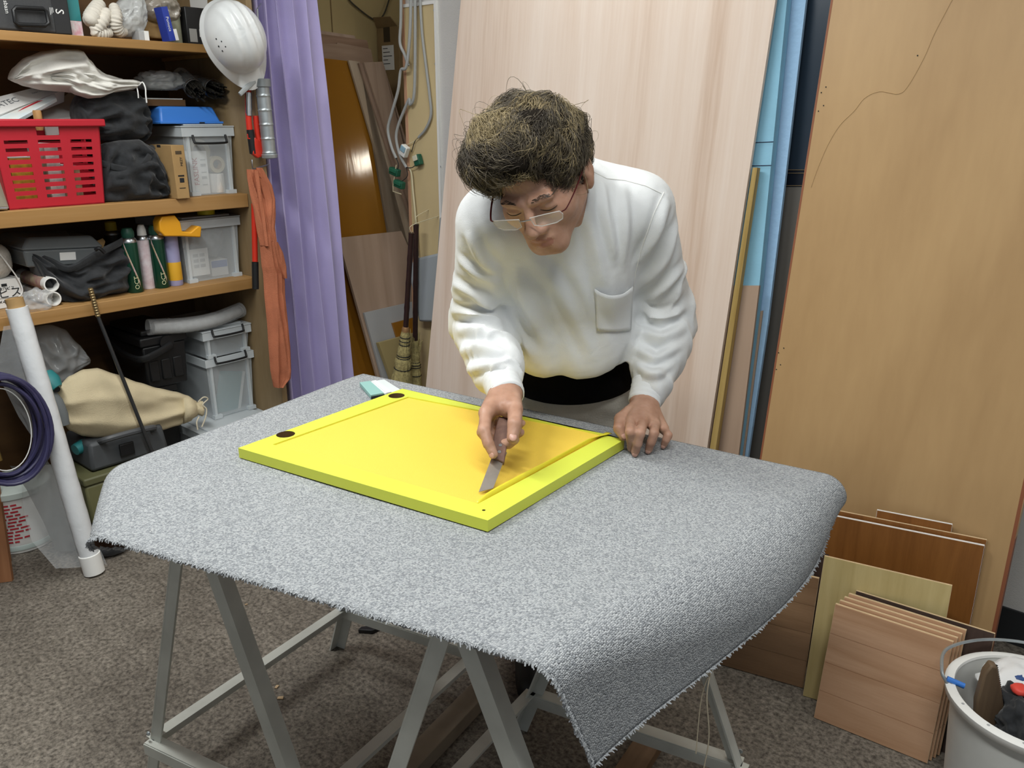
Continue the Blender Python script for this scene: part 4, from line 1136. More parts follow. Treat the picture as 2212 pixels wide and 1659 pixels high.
b = NB(); P = Vector(ab(ona(79, 238, -2.86))); lathe(b, [(.010, -.06), (.0125, -.05), (.0125, -.004), (.011, 0.0)], 18, Matrix.Translation(P)); lathe(b, [(.0008, .0), (.0025, .0006)], 8, Matrix.Translation(P))
tag(obj('wooden_handle', b, wood('turned_wood', '#b48a58', '#9a7041', sc=20), smooth=True, rz=-YAW), 'round wooden tool handle sticking up out of the red basket', 'handle')
# white cloth bag
b = NB()
pillow(b, [(26, 166, 173), (40, 140, 180), (60, 122, 188), (90, 111, 195), (130, 105, 198), (166, 106, 202), (180, 124, 204), (205, 146, 204), (232, 161, 200), (264, 170, 188)], -2.90, .050, .12, 12, .036, 3.6, 3.0, 1.2)
pillow(b, [(108, 160, 170), (136, 150, 182), (166, 151, 206), (190, 154, 213), (217, 164, 211), (244, 171, 200), (287, 172, 194), (301, 176, 182)], -2.86, .030, .06, 15, .026, 4.0, 3.2, -1.2)
o = tag(obj('cloth_bag', b, mat('white_cotton_bag', '#d3d1cb', .9, var=.03, vscale=20, bump=.2, bscale=200), smooth=True, angle=0, rz=-YAW), 'crumpled white cotton drawstring bag lying across the red basket and black bag', 'cloth bag')
b = NB(); tube(b, spline([gp(300, 184, -2.83), gp(308, 178, -2.82), gp(314, 190, -2.81), gp(315, 205, -2.81), gp(317, 222, -2.81)], 6), .0024, 6); tube(b, spline([gp(296, 190, -2.83), gp(298, 200, -2.82), gp(299, 212, -2.82)], 6), .002, 6)
obj('drawstring', b, M['paper'], o, smooth=True)
# black bags
b = NB(); pillow(b, [(166, 205, 255), (178, 198, 300), (210, 196, 304), (250, 196, 306), (290, 196, 308), (303, 212, 308), (311, 240, 305), (314, 262, 290)], -2.92, .06, .14, 21, .032, 4.6, 4.0, .8)
tag(obj('black_bag', b, M['blackfab'], smooth=True, angle=0, rz=-YAW), 'upper black fabric bag stacked on another black bag beside the red basket', 'bag', 'black fabric bags on the middle shelf')
b = NB(); pillow(b, [(219, 330, 436), (228, 308, 439), (260, 303, 440), (300, 301, 438), (320, 313, 436), (338, 345, 433), (350, 380, 430), (358, 414, 427)], -2.855, .050, .16, 23, .034, 4.4, 4.2, 1.0, zmin=Z2 + .0005)
o = tag(obj('black_bag', b, M['blackfab'], smooth=True, angle=0, rz=-YAW), 'lower open black fabric bag with a purple packet in its mouth', 'bag', 'black fabric bags on the middle shelf')
b = NB(); tube(b, spline([gp(218, 352, -2.84), gp(250, 362, -2.815), gp(290, 366, -2.80), gp(318, 345, -2.80), (gp(330, 318, -2.84))], 6), .007, 8, sx=1.6); obj('rim_band', b, M['blackfab'], o, smooth=True)
t, Q = slab_px('purple_packet', 'small white and purple packet tucked in the mouth of the lower black bag', 'packet', [(252, 355), (285, 352), (293, 366), (268, 363)], [2.80, 2.86, 2.85, 2.80], .006, mat('white_purple_print', '#d9d2e2', .5, hex2='#8f7ab8', vscale=40))
# small carton and clear container
cb = -2.765
t = room('carton', 'small brown carton with black print in front of the clear storage box', 'carton', cb, 1.416, Z2, None)
hC = zat(cb, 1.416, 314) - Z2
b = NB(); rbox(b, (-.19, 0, 0), (0, .046, hC)); obj('body', b, M['card'], t, bevel=.0015)
b = NB()
for z_ in (.035, .075, .078, .15, .154, .158): rbox(b, (.0003, .012, z_), (.0010, .034, z_ + .0022))
rbox(b, (.0003, .016, .055), (.0010, .032, .07))
obj('print_mark', b, M['ink'], t)['kind'] = 'stuff'
textat('MEZY', .012, M['ink'], t, (.0008, .030, .125), 'a', R(90))
b = NB(); rbox(b, (-.10, -.0008, hC - .008), (-.075, 0, hC)); obj('slot', b, M['ink'], t)
hB = zat(-2.834, 1.50, 276) - Z2
clearbox('upper clear storage box with black handle on the middle shelf, holding tape rolls', -2.834, 1.498, 1.690, .34, Z2, hB, handle=hB - .045)
t = room('parts_box', 'white parts box with red vertical lettering inside the upper storage box', 'box', -2.850, 1.512, Z2 + .004)
b = NB(); rbox(b, (-.10, 0, 0), (0, .078, .15)); obj('body', b, M['paper'], t)
textat('FASLINK', .026, mat('deep_red_ink', '#a3102a', .7), t, (.0008, .030, .080), 'a', R(90))
b = NB()
for k in range(5): rbox(b, (.0004, .050, .03 + .022 * k), (.001, .070, .034 + .022 * k + .006 * (k % 2)))
obj('print_mark', b, M['boardlight'], t)['kind'] = 'stuff'
def tape(label, a, b_, z, r, h, m, axis='z', group='tape rolls in the clear boxes', core=.6):
    t = room('tape_roll', label, 'tape roll', a, b_, z, group)
    b = NB(); Mx = Matrix.Identity(4) if axis == 'z' else (Matrix.Rotation(R(90), 4, 'Y') if axis == 'a' else Matrix.Rotation(R(90), 4, 'X'))
    ro, ri = r, r * core
    pr = [(ri, -h / 2), (ro, -h / 2), (ro, h / 2), (ri, h / 2), (ri, -h / 2)]
    lathe(b, pr, 32, Mx, cap0=False, cap1=False); obj('tape', b, m, t, smooth=True)
    b = NB(); lathe(b, [(ri * .92, -h / 2), (ri * .995, -h / 2), (ri * .995, h / 2), (ri * .92, h / 2), (ri * .92, -h / 2)], 32, Mx, cap0=False, cap1=False); obj('core', b, M['card'], t, smooth=True)
M['masking'] = mat('cream_masking_tape', '#c9bd9d', .6)
tape('cream tape roll facing outwards in the upper storage box', -2.872, 1.635, Z2 + .105, .030, .024, M['masking'], 'a')
tape('cream tape roll tilted behind the handle of the upper storage box', -2.93, 1.600, Z2 + .15, .045, .024, M['masking'], 'a')
t = room('paper_roll', 'white paper roll standing at the front of the upper storage box', 'roll', -2.872, 1.628, Z2 + .004)
b = NB(); lathe(b, [(.029, 0), (.030, .002), (.030, .066), (.028, .068)], 24); obj('roll', b, M['paper'], t, smooth=True)
b = NB(); blob(b, ab(W_ := Vector(W(-2.95, 1.57, Z2 + .05))), (.05, .045, .045), .3, 31, .9, 3)
tag(obj('cable_bundle', b, mat('grey_bundle', '#8f8b80', .7, var=.3, vscale=60), smooth=True, rz=-YAW), 'grey bundle of small parts at the bottom of the upper storage box', 'bundle')
# blue tray upside down on the clear box
zb = Z2 + hB + .013
t = room('blue_tray', 'bright blue plastic tray turned upside down on the upper storage box', 'tray', -2.86, 1.44, zb)
hT = zat(-2.86, 1.55, 230) - zb
b = NB(); taper(b, (-.145, .115), (.29, .235), (-.15, .112), (.26, .20), 0, hT); obj('body', b, M['blue'], t, bevel=.008)
b = NB(); rbox(b, (-.295, -.004, 0), (.004, .236, .008)); obj('rim', b, M['blue'], t, bevel=.002)
b = NB(); rbox(b, (.0045, .14, .001), (.0055, .16, .006)); obj('slot', b, M['ink'], t)
t = room('brown_plank', 'dark brown plank lying on the blue tray under the wire bundles', 'plank', -2.90, 1.41, zb + hT + .001)
b = NB(); rbox(b, (-.12, 0, 0), (0, .15, .022)); obj('body', b, M['backdark'], t, bevel=.001)
b = NB(); rbox(b, (-.12, -.06, .0225), (.0, .14, .026)); obj('clear_strip', b, M['film2'], t)
M['wirebun'] = mat('dark_binding_wire', '#2f2d28', .5, metal=.4, var=.3, vscale=80)
for k, (q0, q1, lab) in enumerate((((395, 168, -3.02), (428, 200, -2.86), 'left bundle of dark binding wire in a clear sleeve above the blue tray'), ((432, 182, -3.02), (472, 196, -2.85), 'right bundle of dark binding wire sticking out of its sleeve'))):
    A_, B_ = gp(*q0), gp(*q1)
    t = room('wire_bundle', lab, 'wire bundle', 0, 0, 0, 'bundles of binding wire')
    ax = (B_ - A_); Mx = axisM(A_, B_); L_ = ax.length
    rr = random.Random(k); b = NB()
    for i in range(46):
        ra = .026 * math.sqrt(rr.random()); th = rr.uniform(0, 6.28)
        e = rr.uniform(-.02, .03)
        tube(b, [Mx @ Vector((ra * math.cos(th), ra * math.sin(th), 0)), Mx @ Vector((ra * math.cos(th + .2), ra * math.sin(th + .2), L_ * .6)), Mx @ Vector((ra * 1.1 * math.cos(th + .3), ra * 1.1 * math.sin(th + .3), L_ + e))], .0032, 5)
    obj('wires', b, M['wirebun'], t, smooth=True)['kind'] = 'stuff'
    b = NB(); lathe(b, [(.031, -.02), (.033, L_ * .3), (.031, L_ * .62), (.034, L_ * .8)], 20, Mx, cap0=True, cap1=False); obj('sleeve', b, M['film'], t, smooth=True)
    b = NB(); lathe(b, [(.0335, L_ * .7), (.0350, L_ * .72), (.0335, L_ * .74)], 20, Mx, cap0=False, cap1=False); obj('tie', b, M['metal'], t, smooth=True)
b = NB(); blob(b, ab(ona(345, 175, -3.0)), (.08, .08, .035), .25, 41, .9, 4, 2.4, crease=.5)
tag(obj('plastic_bag', b, M['film2'], smooth=True, angle=0, rz=-YAW), 'flat grey plastic bag lying behind the brown plank above the blue tray', 'plastic bag')
t, Q = slab_px('blue_edged_board', 'grey board with a bright blue edge leaning at the left end of the middle shelf', 'board', [(-60, 330), (4, 352), (33, 449), (-40, 456)], [2.39, 2.48, 2.49, 2.39], .02, mat('greenish_grey_board', '#8c8776', .7))
b = NB(); prism(b, [Q[1], Q[1] + Vector((.012, .003, 0)), Q[2] + Vector((.014, 0, 0)), Q[2]], (0, 0, -.02)); obj('blue_edge', b, mat('blue_band', '#2f4bb0', .5), t)
t = room('plug', 'small black plug with metal tip lying at the left end of the middle shelf', 'plug', -2.80, .868, Z2 + .008)
b = NB(); tube(b, [(0, -.05, 0), (0, 0, 0)], .0075, 10); obj('body', b, M['black'], t, smooth=True); b = NB(); tube(b, [(0, .0005, 0), (0, .022, -.001)], .005, 10); obj('tip', b, M['metal'], t, smooth=True)
# ================= third shelf
t = room('white_carton', 'white carton of screws with black Japanese lettering on the lower shelf', 'carton', -2.915, .60, Z3)
hS = zat(-2.915, .88, 604) - Z3
b = NB(); rbox(b, (-.16, 0, 0), (0, .325, hS)); obj('body', b, M['paper'], t, bevel=.0015)
textat('スリムビス', .036, M['ink'], t, (.0008, .235, hS * .50), 'a'); textat('4.2×40', .020, M['ink'], t, (.0008, .255, hS * .22), 'a'); textat('四角穴ビス', .012, M['ink'], t, (.0008, .275, hS * .68), 'a')
b = NB(); rbox(b, (.0004, .17, hS * .345), (.001, .31, hS * .355)); rbox(b, (.0004, .268, hS * .76), (.001, .284, hS * .86)); obj('print_mark', b, M['ink'], t)['kind'] = 'stuff'
t = room('string_spool', 'ball of white string on the white carton at the left of the lower shelf', 'string', -2.985, .855, Z3 + hS)
b = NB(); pr = []
for k in range(29):
    f = k / 28; z = .105 * f; r_ = .075 * (1 - abs(2 * f - 1) ** 3.2 * .32) * (1 + .010 * (k % 2)); pr.append((r_, z + .0005))
lathe(b, pr, 40); o = obj('ball', b, mat('white_twine', '#c4c0b8', .85, var=.10, vscale=70, bump=.8, bscale=110), t, smooth=True)
b = NB(); tube(b, spline([(.060, .02, .098), (.078, .035, .06), (.082, .06, .0), (.086, .066, -.04), (.09, .05, -.06)], 6), .0022, 6); obj('loose_end', b, M['paper'], t, smooth=True)
for k, (q, zc, lab) in enumerate((((118, 616), .0715, 'upper white cardboard tube with open end on the lower shelf'), ((117, 645), .0245, 'lower white cardboard tube with open end on the lower shelf'))):
    t = room('cardboard_tube', lab, 'tube', -2.825, 0.985 - .001 * k, Z3 + zc, 'white tubes on the lower shelf')
    b = NB(); Mx = axisM((0, 0, 0), (-1, 0, 0)); lathe(b, [(.0195, 0), (.0236, 0), (.0236, .25), (.0195, .25), (.0195, 0)], 28, Mx, cap0=False, cap1=False); obj('tube', b, M['white'], t, smooth=True)
    b = NB(); lathe(b, [(.0238, .03), (.0240, .031), (.0240, .20), (.0238, .201)], 28, Mx, cap0=False, cap1=False); obj('printed_label', b, mat('printed_label', '#b9ab8f', .6, hex2='#a3727a' if k == 0 else '#b6b7c6', vscale=45), t, smooth=True)
b = NB(); blob(b, ab(ona(82, 650, -2.81)), (.030, .045, .040), .25, 45, .9, 4, 2.6, crease=.5)
tag(obj('plastic_bag', b, M['film'], smooth=True, angle=0, rz=-YAW), 'small clear plastic bag beside the open white tubes on the lower shelf', 'plastic bag')
# black tool bag with grey organiser
b = NB(); pillow(b, [(66, 546, 562), (90, 553, 615), (120, 563, 648), (150, 576, 657), (180, 563, 654), (210, 547, 650), (240, 529, 643), (268, 517, 637), (286, 540, 632)], -2.90, .065, .14, 51, .038, 4.2, 3.6, -.9, zmin=Z3 + .0005)
o = tag(obj('tool_bag', b, M['blackfab'], smooth=True, angle=0, rz=-YAW), 'slumped open black tool bag holding a grey organiser case on the lower shelf', 'bag')
b = NB(); tube(b, spline([gp(68, 550, -2.94), gp(108, 564, -2.87), gp(152, 580, -2.83), gp(205, 551, -2.83), gp(266, 520, -2.86), gp(272, 506, -2.94)], 8), .009, 8, sx=1.4); obj('rim_band', b, M['blackfab'], o, smooth=True)
b = NB(); tube(b, spline([gp(206, 540, -2.80), gp(214, 536, -2.79), gp(226, 546, -2.79)], 5), .006, 6); obj('buckle', b, M['black'], o, smooth=True)
t = room('organiser_case', 'grey translucent organiser case with a white label inside the black tool bag', 'case', -2.885, .93, Z3 + .125)
t.rotation_euler = (R(-4), 0, -YAW)
sm = mat('smoky_plastic', '#7f8588', .25, alpha=.72, spec=.6)
b = NB(); taper(b, (-.13, .13), (.25, .23), (-.13, .13), (.26, .25), 0, .055); obj('lower_half', b, sm, t, bevel=.006)
b = NB(); taper(b, (-.13, .13), (.27, .26), (-.13, .13), (.22, .20), .056, .095); obj('lid', b, sm, t, bevel=.008)
b = NB(); rbox(b, (-.0025, .115, .018), (-.001, .165, .046)); obj('label', b, M['paper'], t)
t, Q = slab_px('brown_tag', 'small tan paper tag standing in the black tool bag beside the organiser', 'tag', [(205, 522), (222, 514), (228, 522), (222, 538)], [2.80, 2.83, 2.83, 2.80], .002, M['card'])
def can(label, q, h, r, body_m, top, cap, lab):
    P = ab(onz(q[0], q[1], Z3))
    t = room('spray_can', label, 'spray can', P[0] - r * .8, P[1], Z3, 'spray cans on the lower shelf')
    b = NB(); lathe(b, [(r * .93, 0), (r, .004), (r, h * .76), (r * .97, h * .775)], 28); obj('body', b, body_m, t, smooth=True)
    b = NB(); lathe(b, [(r * .99, h * .776), (r * .99, h * .80), (r * .78, h * .84), (r * .70, h * .845)], 28); obj('collar', b, M['metal'], t, smooth=True)
    b = NB(); lathe(b, top, 24, Matrix.Translation((0, 0, h * .846))); obj('cap', b, cap, t, smooth=True)
    if lab:
        # diagonal printed band following the can surface, and lettering
        b = NB()
        for i in range(12):
            for (s0, s1, mm) in ((0, .011, 0),):
                f0, f1 = i / 12, (i + 1) / 12
                def cp(f, o_): 
                    an_ = R(-62) + R(78) * f; z = h * (.70 - .62 * f) + o_
                    return Vector(((r + .0005) * math.cos(an_), (r + .0005) * math.sin(an_), z))
                v_ = [b.verts.new(cp(f0, 0)), b.verts.new(cp(f1, 0)), b.verts.new(cp(f1, .020)), b.verts.new(cp(f0, .020))]; b.faces.new(v_)
        solid(obj('diagonal_band', b, mat('tan_pink_band', '#b99aa0', .5, hex2='#a99c6a', vscale=30), t, smooth=True), .0004, 1)
        textat(lab, .022, mat('pale_green_ink', '#c2c7a0', .6), t, (r + .0012, -.004, h * .16), 'a', R(90))
    return t
gm = mat('dark_green_can', '#12402f', .28, metal=.3, spec=.6); gc = mat('dark_green_cap', '#1c4a3c', .45)
can('left dark green spray can with angled green cap on the lower shelf', (300, 632), .225, .0275, gm, [(.018, 0), (.021, .004), (.021, .020), (.016, .032), (.004, .034)], gc, 'OCT')
can('white and red spray can between the two dark green cans', (328, 624), .225, .0225, mat('white_red_can', '#d5ccd0', .4, hex2='#c8b4ba', vscale=60), [(.016, 0), (.015, .02), (.010, .036), (.003, .038)], M['white'], None)
can('right dark green spray can with green cap on the lower shelf', (357, 622), .225, .0275, gm, [(.018, 0), (.021, .004), (.021, .020), (.016, .032), (.004, .034)], gc, 'OCT')
t = can('lavender and yellow spray can next to the lower shelf storage box', (387, 617), .235, .0245, mat('lavender_can', '#9d9bc0', .4), [(.017, 0), (.017, .016), (.012, .022)], mat('magenta_cap', '#9b2b55', .45), None)
b = NB(); lathe(b, [(.0247, .02), (.0249, .021), (.0249, .085), (.0247, .086)], 28, cap0=False, cap1=False); obj('yellow_band', b, mat('yellow_label', '#d9a52c', .5), t, smooth=True)
t = can('spray can with a yellow label standing at the back behind the green can', (262, 606), .22, .026, mat('dark_can', '#3a3a33', .4), [(.02, 0), (.02, .03), (.015, .034)], mat('yellow_cap', '#d8c23a', .45), None)
hD = zat(-2.856, 1.46, 480) - Z3
clearbox('clear storage box with a yellow tape roll on its lid, on the lower shelf', -2.856, 1.458, 1.690, .33, Z3, hD, handle=False)
t = room('printed_card', 'white card with grey print standing inside the lower shelf storage box', 'card', -2.872, 1.478, Z3 + .02)
b = NB(); rbox(b, (-.002, 0, 0), (0, .085, .10)); obj('sheet', b, M['paper'], t)
b = NB()
for i in range(2):
    for k in range(3): rbox(b, (.0003, .024 + .026 * i, .03 + .02 * k), (.001, .044 + .026 * i, .042 + .02 * k))
obj('print_mark', b, M['boardlight'], t)['kind'] = 'stuff'
b = NB(); blob(b, Vector((-2.95, 1.60, Z3 + .13)), (.05, .075, .06), .3, 61, .9, 3)
tag(obj('cable_bundle', b, mat('dark_bundle', '#54554f', .7, var=.4, vscale=50), smooth=True, rz=-YAW), 'dark tangle of parts in the back of the lower shelf storage box', 'bundle')
t = room('small_box', 'small blue and white box inside the lower shelf storage box', 'box', -2.90, 1.585, Z3 + .004)
b = NB(); rbox(b, (-.06, 0, 0), (0, .07, .06)); obj('body', b, M['paper'], t); b = NB(); rbox(b, (.0002, .002, .062 - .03), (.001, .068, .058)); obj('blue_label', b, mat('blue_label', '#4d6fb5', .6), t)
tape('yellow tape roll lying on the lid of the lower shelf storage box', -2.92, 1.60, Z3 + hD + .013 + .012, .032, .024, mat('yellow_tape', '#e0d426', .45), 'z', 'tape rolls on lids', .55)
# yellow plastic tool lying over cans and box
def extr_px(name, label, cat, px, a, dep, m, bevel=.003):
    P = [Vector(ab(ona(x, y, a))) for x, y in px]
    c = sum(P, Vector()) / len(P); b = NB(); prism(b, [p - c for p in P], (-dep, 0, 0))
    return tag(obj(name, b, m, loc=W(c.x, c.y, c.z), rz=-YAW, bevel=bevel), label, cat)
M['amber'] = mat('amber_plastic', '#e3a021', .4)
t = extr_px('yellow_holder', 'amber yellow plastic holder lying across the spray cans and the storage box', 'holder', [(344, 480), (350, 468), (378, 465), (390, 480), (394, 500), (412, 502), (428, 488), (436, 490), (434, 513), (392, 511), (356, 511), (346, 500)], -2.80, .05, M['amber'], .004)
# ================= below the shelves
t = room('tool_box', 'black plastic tool box with folded handle under the lower shelf', 'tool box', -2.885, 1.270, .462)
b = NB(); taper(b, (-.14, .08), (.28, .155), (-.14, .08), (.30, .165), 0, .165); obj('body', b, M['black'], t, bevel=.006)
b = NB(); rbox(b, (-.30, -.010, .166), (.014, .170, .200)); rbox(b, (-.27, .008, .200), (-.01, .150, .222)); obj('lid', b, M['black'], t, bevel=.006)
b = NB()
for k in range(3): rbox(b, (.001, .014 + .046 * k, .030), (.010, .050 + .046 * k, .108))
obj('front_panel', b, M['black'], t, bevel=.004)
b = NB(); tube(b, spline([(-.24, -.014, .19), (-.20, -.030, .165), (-.08, -.034, .135), (.02, -.018, .128), (.032, .04, .142), (.022, .10, .16)], 6), .010, 8, sx=1.4); lathe(b, [(.026, 0), (.026, .010)], 20, Matrix.Translation((.014, .085, .172)) @ Matrix.Rotation(R(90), 4, 'Y')); obj('handle', b, M['black'], t, smooth=True)
# clear boxes stacked at the right
t = clearbox('clear storage box with black handle holding a teal card, under the lower shelf', -2.855, 1.492, 1.690, .33, .290, .245, lid=False, handle=.235)
clearbox('shallow clear storage box with black handle stacked on the teal card box', -2.855, 1.494, 1.690, .33, .537, .105, lid=True, handle=.095)
clearbox('wide clear storage box at the bottom, mostly hidden by the carpet', -2.74, 1.40, 1.690, .42, .001, .275, lid=True, handle=False)
t = room('teal_card', 'dark teal card with white edge leaning inside the clear box', 'card', -2.90, 1.53, .300)
t.rotation_euler = (R(-14), 0, -YAW)
b = NB(); rbox(b, (-.004, 0, 0), (0, .10, .17)); obj('sheet', b, M['teal'], t); b = NB(); rbox(b, (-.004, .1005, .01), (.001, .112, .17)); obj('edge', b, M['paper'], t)
t = room('duct_coil', 'grey ribbed hose in a clear wrapper lying on the stacked storage boxes', 'hose', -2.86, 1.30, .655 + .026)
b = NB(); P = spline([(-.02, .02, .012), (.0, .14, .0), (-.005, .26, -.001), (-.03, .37, .012)], 10); rs = [.022 * (1 + .07 * (i % 2)) for i in range(len(P))]; tube(b, P, rs, 14); obj('hose', b, mat('grey_ribbed_hose', '#a6a8a9', .5, var=.1, vscale=50), t, smooth=True, angle=60)
b = NB(); tube(b, spline([(-.02, .0, .018), (.0, .14, .004), (-.005, .26, .003), (-.03, .385, .016)], 10), .030, 12); obj('wrapper', b, M['film'], t, smooth=True)
b = NB(); lathe(b, [(.012, .0), (.020, .0), (.020, .006), (.012, .006), (.012, 0)], 20, axisM((-.032, .376, .013), (-.045, .41, .02)), cap0=False, cap1=False); obj('end_ring', b, M['boardlight'], t, smooth=True)
# canvas bag
b = NB(); pillow(b, [(120, 852, 864), (130, 830, 905), (150, 812, 930), (180, 798, 942), (210, 795, 946), (250, 808, 944), (300, 826, 940), (340, 838, 932), (380, 846, 920), (405, 854, 908), (424, 866, 900)], -2.822, .042, .02, 71, .020, 2.6, 1.7, .7)
o = tag(obj('canvas_bag', b, M['canvas'], smooth=True, angle=0, rz=-YAW), 'large cream canvas bag with gathered neck lying under the lower shelf', 'bag')
N0 = gp(412, 884, -2.80); N1 = gp(442, 882, -2.79)
b = NB(); lathe(b, [(.050, -.03), (.042, .0), (.026, .016), (.018, .022), (.026, .034), (.030, .042), (.020, .044)], 24, axisM(N0, N1))
for v in b.verts: v.co += Vector((0, .0, .004 * math.sin(v.co.z * 900 + v.co.x * 700)))
obj('gathered_neck', b, M['canvas'], o, smooth=True, angle=0)
b = NB(); tube(b, spline([gp(428, 868, -2.77), gp(440, 858, -2.76), gp(449, 862, -2.76), gp(438, 874, -2.76), gp(446, 884, -2.755), gp(444, 902, -2.75), gp(436, 922, -2.75)], 6), .0026, 6); tube(b, spline([gp(430, 900, -2.76), gp(425, 912, -2.755), gp(427, 928, -2.75)], 5), .0026, 6); obj('drawstring', b, mat('cream_cord', '#cfc6b0', .8), o, smooth=True)
# plastic bag and power tool left of the canvas bag
b = NB(); pillow(b, [(52, 724, 745), (78, 706, 800), (110, 701, 838), (140, 711, 828), (166, 740, 800), (192, 770, 786)], -2.93, .05, .12, 81, .014, 5, 4, sharp=1.4)
tag(obj('plastic_bag', b, M['film'], smooth=True, angle=0, rz=-YAW), 'big clear plastic bag above the teal power tool, left under the lower shelf', 'plastic bag')
t = room('power_tool', 'teal and grey power tool lying left of the canvas bag', 'power tool', 0, 0, 0)
b = NB(); tube(b, [gp(96, 812, -2.80), gp(108, 826, -2.78), gp(118, 836, -2.76), gp(122, 840, -2.755)], [.030, .034, .026, .020], 16); obj('motor_housing', b, M['teal'], t, smooth=True)
b = NB(); tube(b, [gp(104, 848, -2.78), gp(120, 870, -2.765), gp(132, 896, -2.755), gp(138, 918, -2.75)], [.022, .024, .022, .018], 14); obj('grip', b, mat('grey_rubber_grip', '#6a6f71', .7), t, smooth=True)
b = NB(); lathe(b, [(.004, 0), (.010, .0), (.010, .006)], 14, axisM(gp(122, 840, -2.755), gp(126, 846, -2.73))); obj('spindle', b, M['black'], t, smooth=True)
# stacked tool cases behind the carpet
t = room('grey_tool_case', 'dark grey tool case with moulded handle below the canvas bag', 'tool case', -2.765, .985, .262)
b = NB(); taper(b, (-.11, .14), (.22, .28), (-.11, .14), (.20, .26), 0, .10); obj('body', b, mat('dark_grey_plastic', '#45484b', .55, var=.06, vscale=30), t, bevel=.012)
b = NB(); tube(b, spline([(-.02, .05, .095), (.02, .06, .112), (.03, .14, .116), (.02, .22, .108), (-.01, .23, .09)], 6), .011, 8); obj('handle', b, mat('grey_handle', '#4b4d50', .5), t, smooth=True)
b = NB(); rbox(b, (.003, .10, .03), (.014, .15, .075)); obj('latch', b, M['black'], t, bevel=.003)
t = room('teal_tool', 'small teal tool poking out behind the grey tool case handle', 'tool', 0, 0, 0)
b = NB(); tube(b, [gp(162, 972, -2.84), gp(185, 960, -2.85), gp(208, 956, -2.86)], [.020, .026, .018], 12); obj('body', b, M['teal'], t, smooth=True)
b = NB(); tube(b, [gp(208, 956, -2.86), gp(222, 964, -2.85)], .010, 10); obj('nose', b, M['black'], t, smooth=True)
t = room('olive_case', 'olive green hard case with raised lettering under the grey tool case', 'tool case', -2.735, .945, .085)
b = NB(); taper(b, (-.11, .15), (.21, .29), (-.11, .15), (.22, .30), 0, .145); obj('body', b, mat('olive_plastic', '#6d6c4a', .55, var=.05, vscale=30), t, bevel=.008)
b = NB(); rbox(b, (-.225, -.003, .146), (.004, .303, .174)); obj('lid', b, mat('olive_lid', '#5d5d40', .55), t, bevel=.006)
textat('Hitachi', .030, mat('pale_olive_ink', '#b5b394', .6), t, (.0012, .085, .085), 'a')
t = room('black_case', 'black tool case on the floor under the olive case', 'tool case', -2.72, .96, .001)
b = NB(); rbox(b, (-.23, 0, 0), (0, .30, .080)); obj('body', b, M['black'], t, bevel=.006); b = NB(); rbox(b, (.0005, .06, .03), (.008, .10, .06)); obj('latch', b, M['boardlight'], t)
b = NB(); blob(b, ab(onz(243, 1180, .03)), (.035, .05, .028), .15, 90, .98, 3); tag(obj('black_cloth', b, M['blackfab'], smooth=True, rz=-YAW), 'small dark bundle lying on the floor behind the carpet corner', 'bundle')
# support under the canvas bag
t = room('dark_crate', 'dark crate under the shelf carrying the canvas bag and tool box', 'crate', -2.80, 1.06, .001)
b = NB(); rbox(b, (-.36, .21, 0), (-.10, .318, .435)); obj('body', b, M['black'], t, bevel=.005); b = NB(); rbox(b, (-.37, .20, .436), (-.09, .325, .4605)); obj('lid', b, M['black'], t, bevel=.003)
# ---- metal rod, white roll, hose coil, paint bucket, planks
t = room('threaded_rod', 'dark steel rod with threaded brass end leaning on the lower shelf', 'rod', 0, 0, 0)
A_, B_ = gp(195, 622, -2.765), gp(212, 684, -2.762); dr = (B_ - A_)
e = B_ + dr * ((B_.z - .001) / -dr.z) * 1.0
E_ = gp(318, 950, -2.715); dr2 = (E_ - B_); E2 = B_ + dr2 * ((B_.z - .004) / (-dr2.z))
b = NB(); tube(b, [B_, E2], .0062, 10); obj('rod', b, mat('dark_steel', '#4f5154', .4, metal=.8), t, smooth=True)
b = NB(); n_ = 44; P = [A_.lerp(B_, k / n_) for k in range(n_ + 1)]; tube(b, P, [.0085 if (k // 2) % 2 else .0070 for k in range(n_ + 1)], 12); obj('threaded_end', b, mat('dull_brass', '#8c7a58', .4, metal=.7), t, smooth=True, angle=30)
t = room('white_roll', 'long white sheet roll in clear film leaning against the lower shelf', 'roll', 0, 0, 0)
A_ = Vector(ab(onz(203, 1232, .012))); B_ = gp(36, 664, -2.655)
b = NB(); n_ = 30; P = [A_.lerp(B_, k / n_) for k in range(n_ + 1)]
tube(b, P, [.030 * (1 + .02 * math.sin(k * 2.1)) for k in range(n_ + 1)], 20); obj('roll', b, mat('white_film_roll', '#dcdfe2', .35, bump=.4, bscale=40), t, smooth=True, angle=50)
b = NB(); lathe(b, [(.030, -.008), (.0325, -.006), (.0325, .06), (.030, .062)], 24, axisM(A_, B_)); obj('end_cap', b, M['white'], t, smooth=True)
b = NB(); L_ = (B_ - A_).length; lathe(b, [(.019, L_ - .02), (.024, L_ - .02), (.024, L_ + .028), (.019, L_ + .028), (.019, L_ - .02)], 24, axisM(A_, B_), cap0=False, cap1=False); obj('cardboard_core', b, M['card'], t, smooth=True)
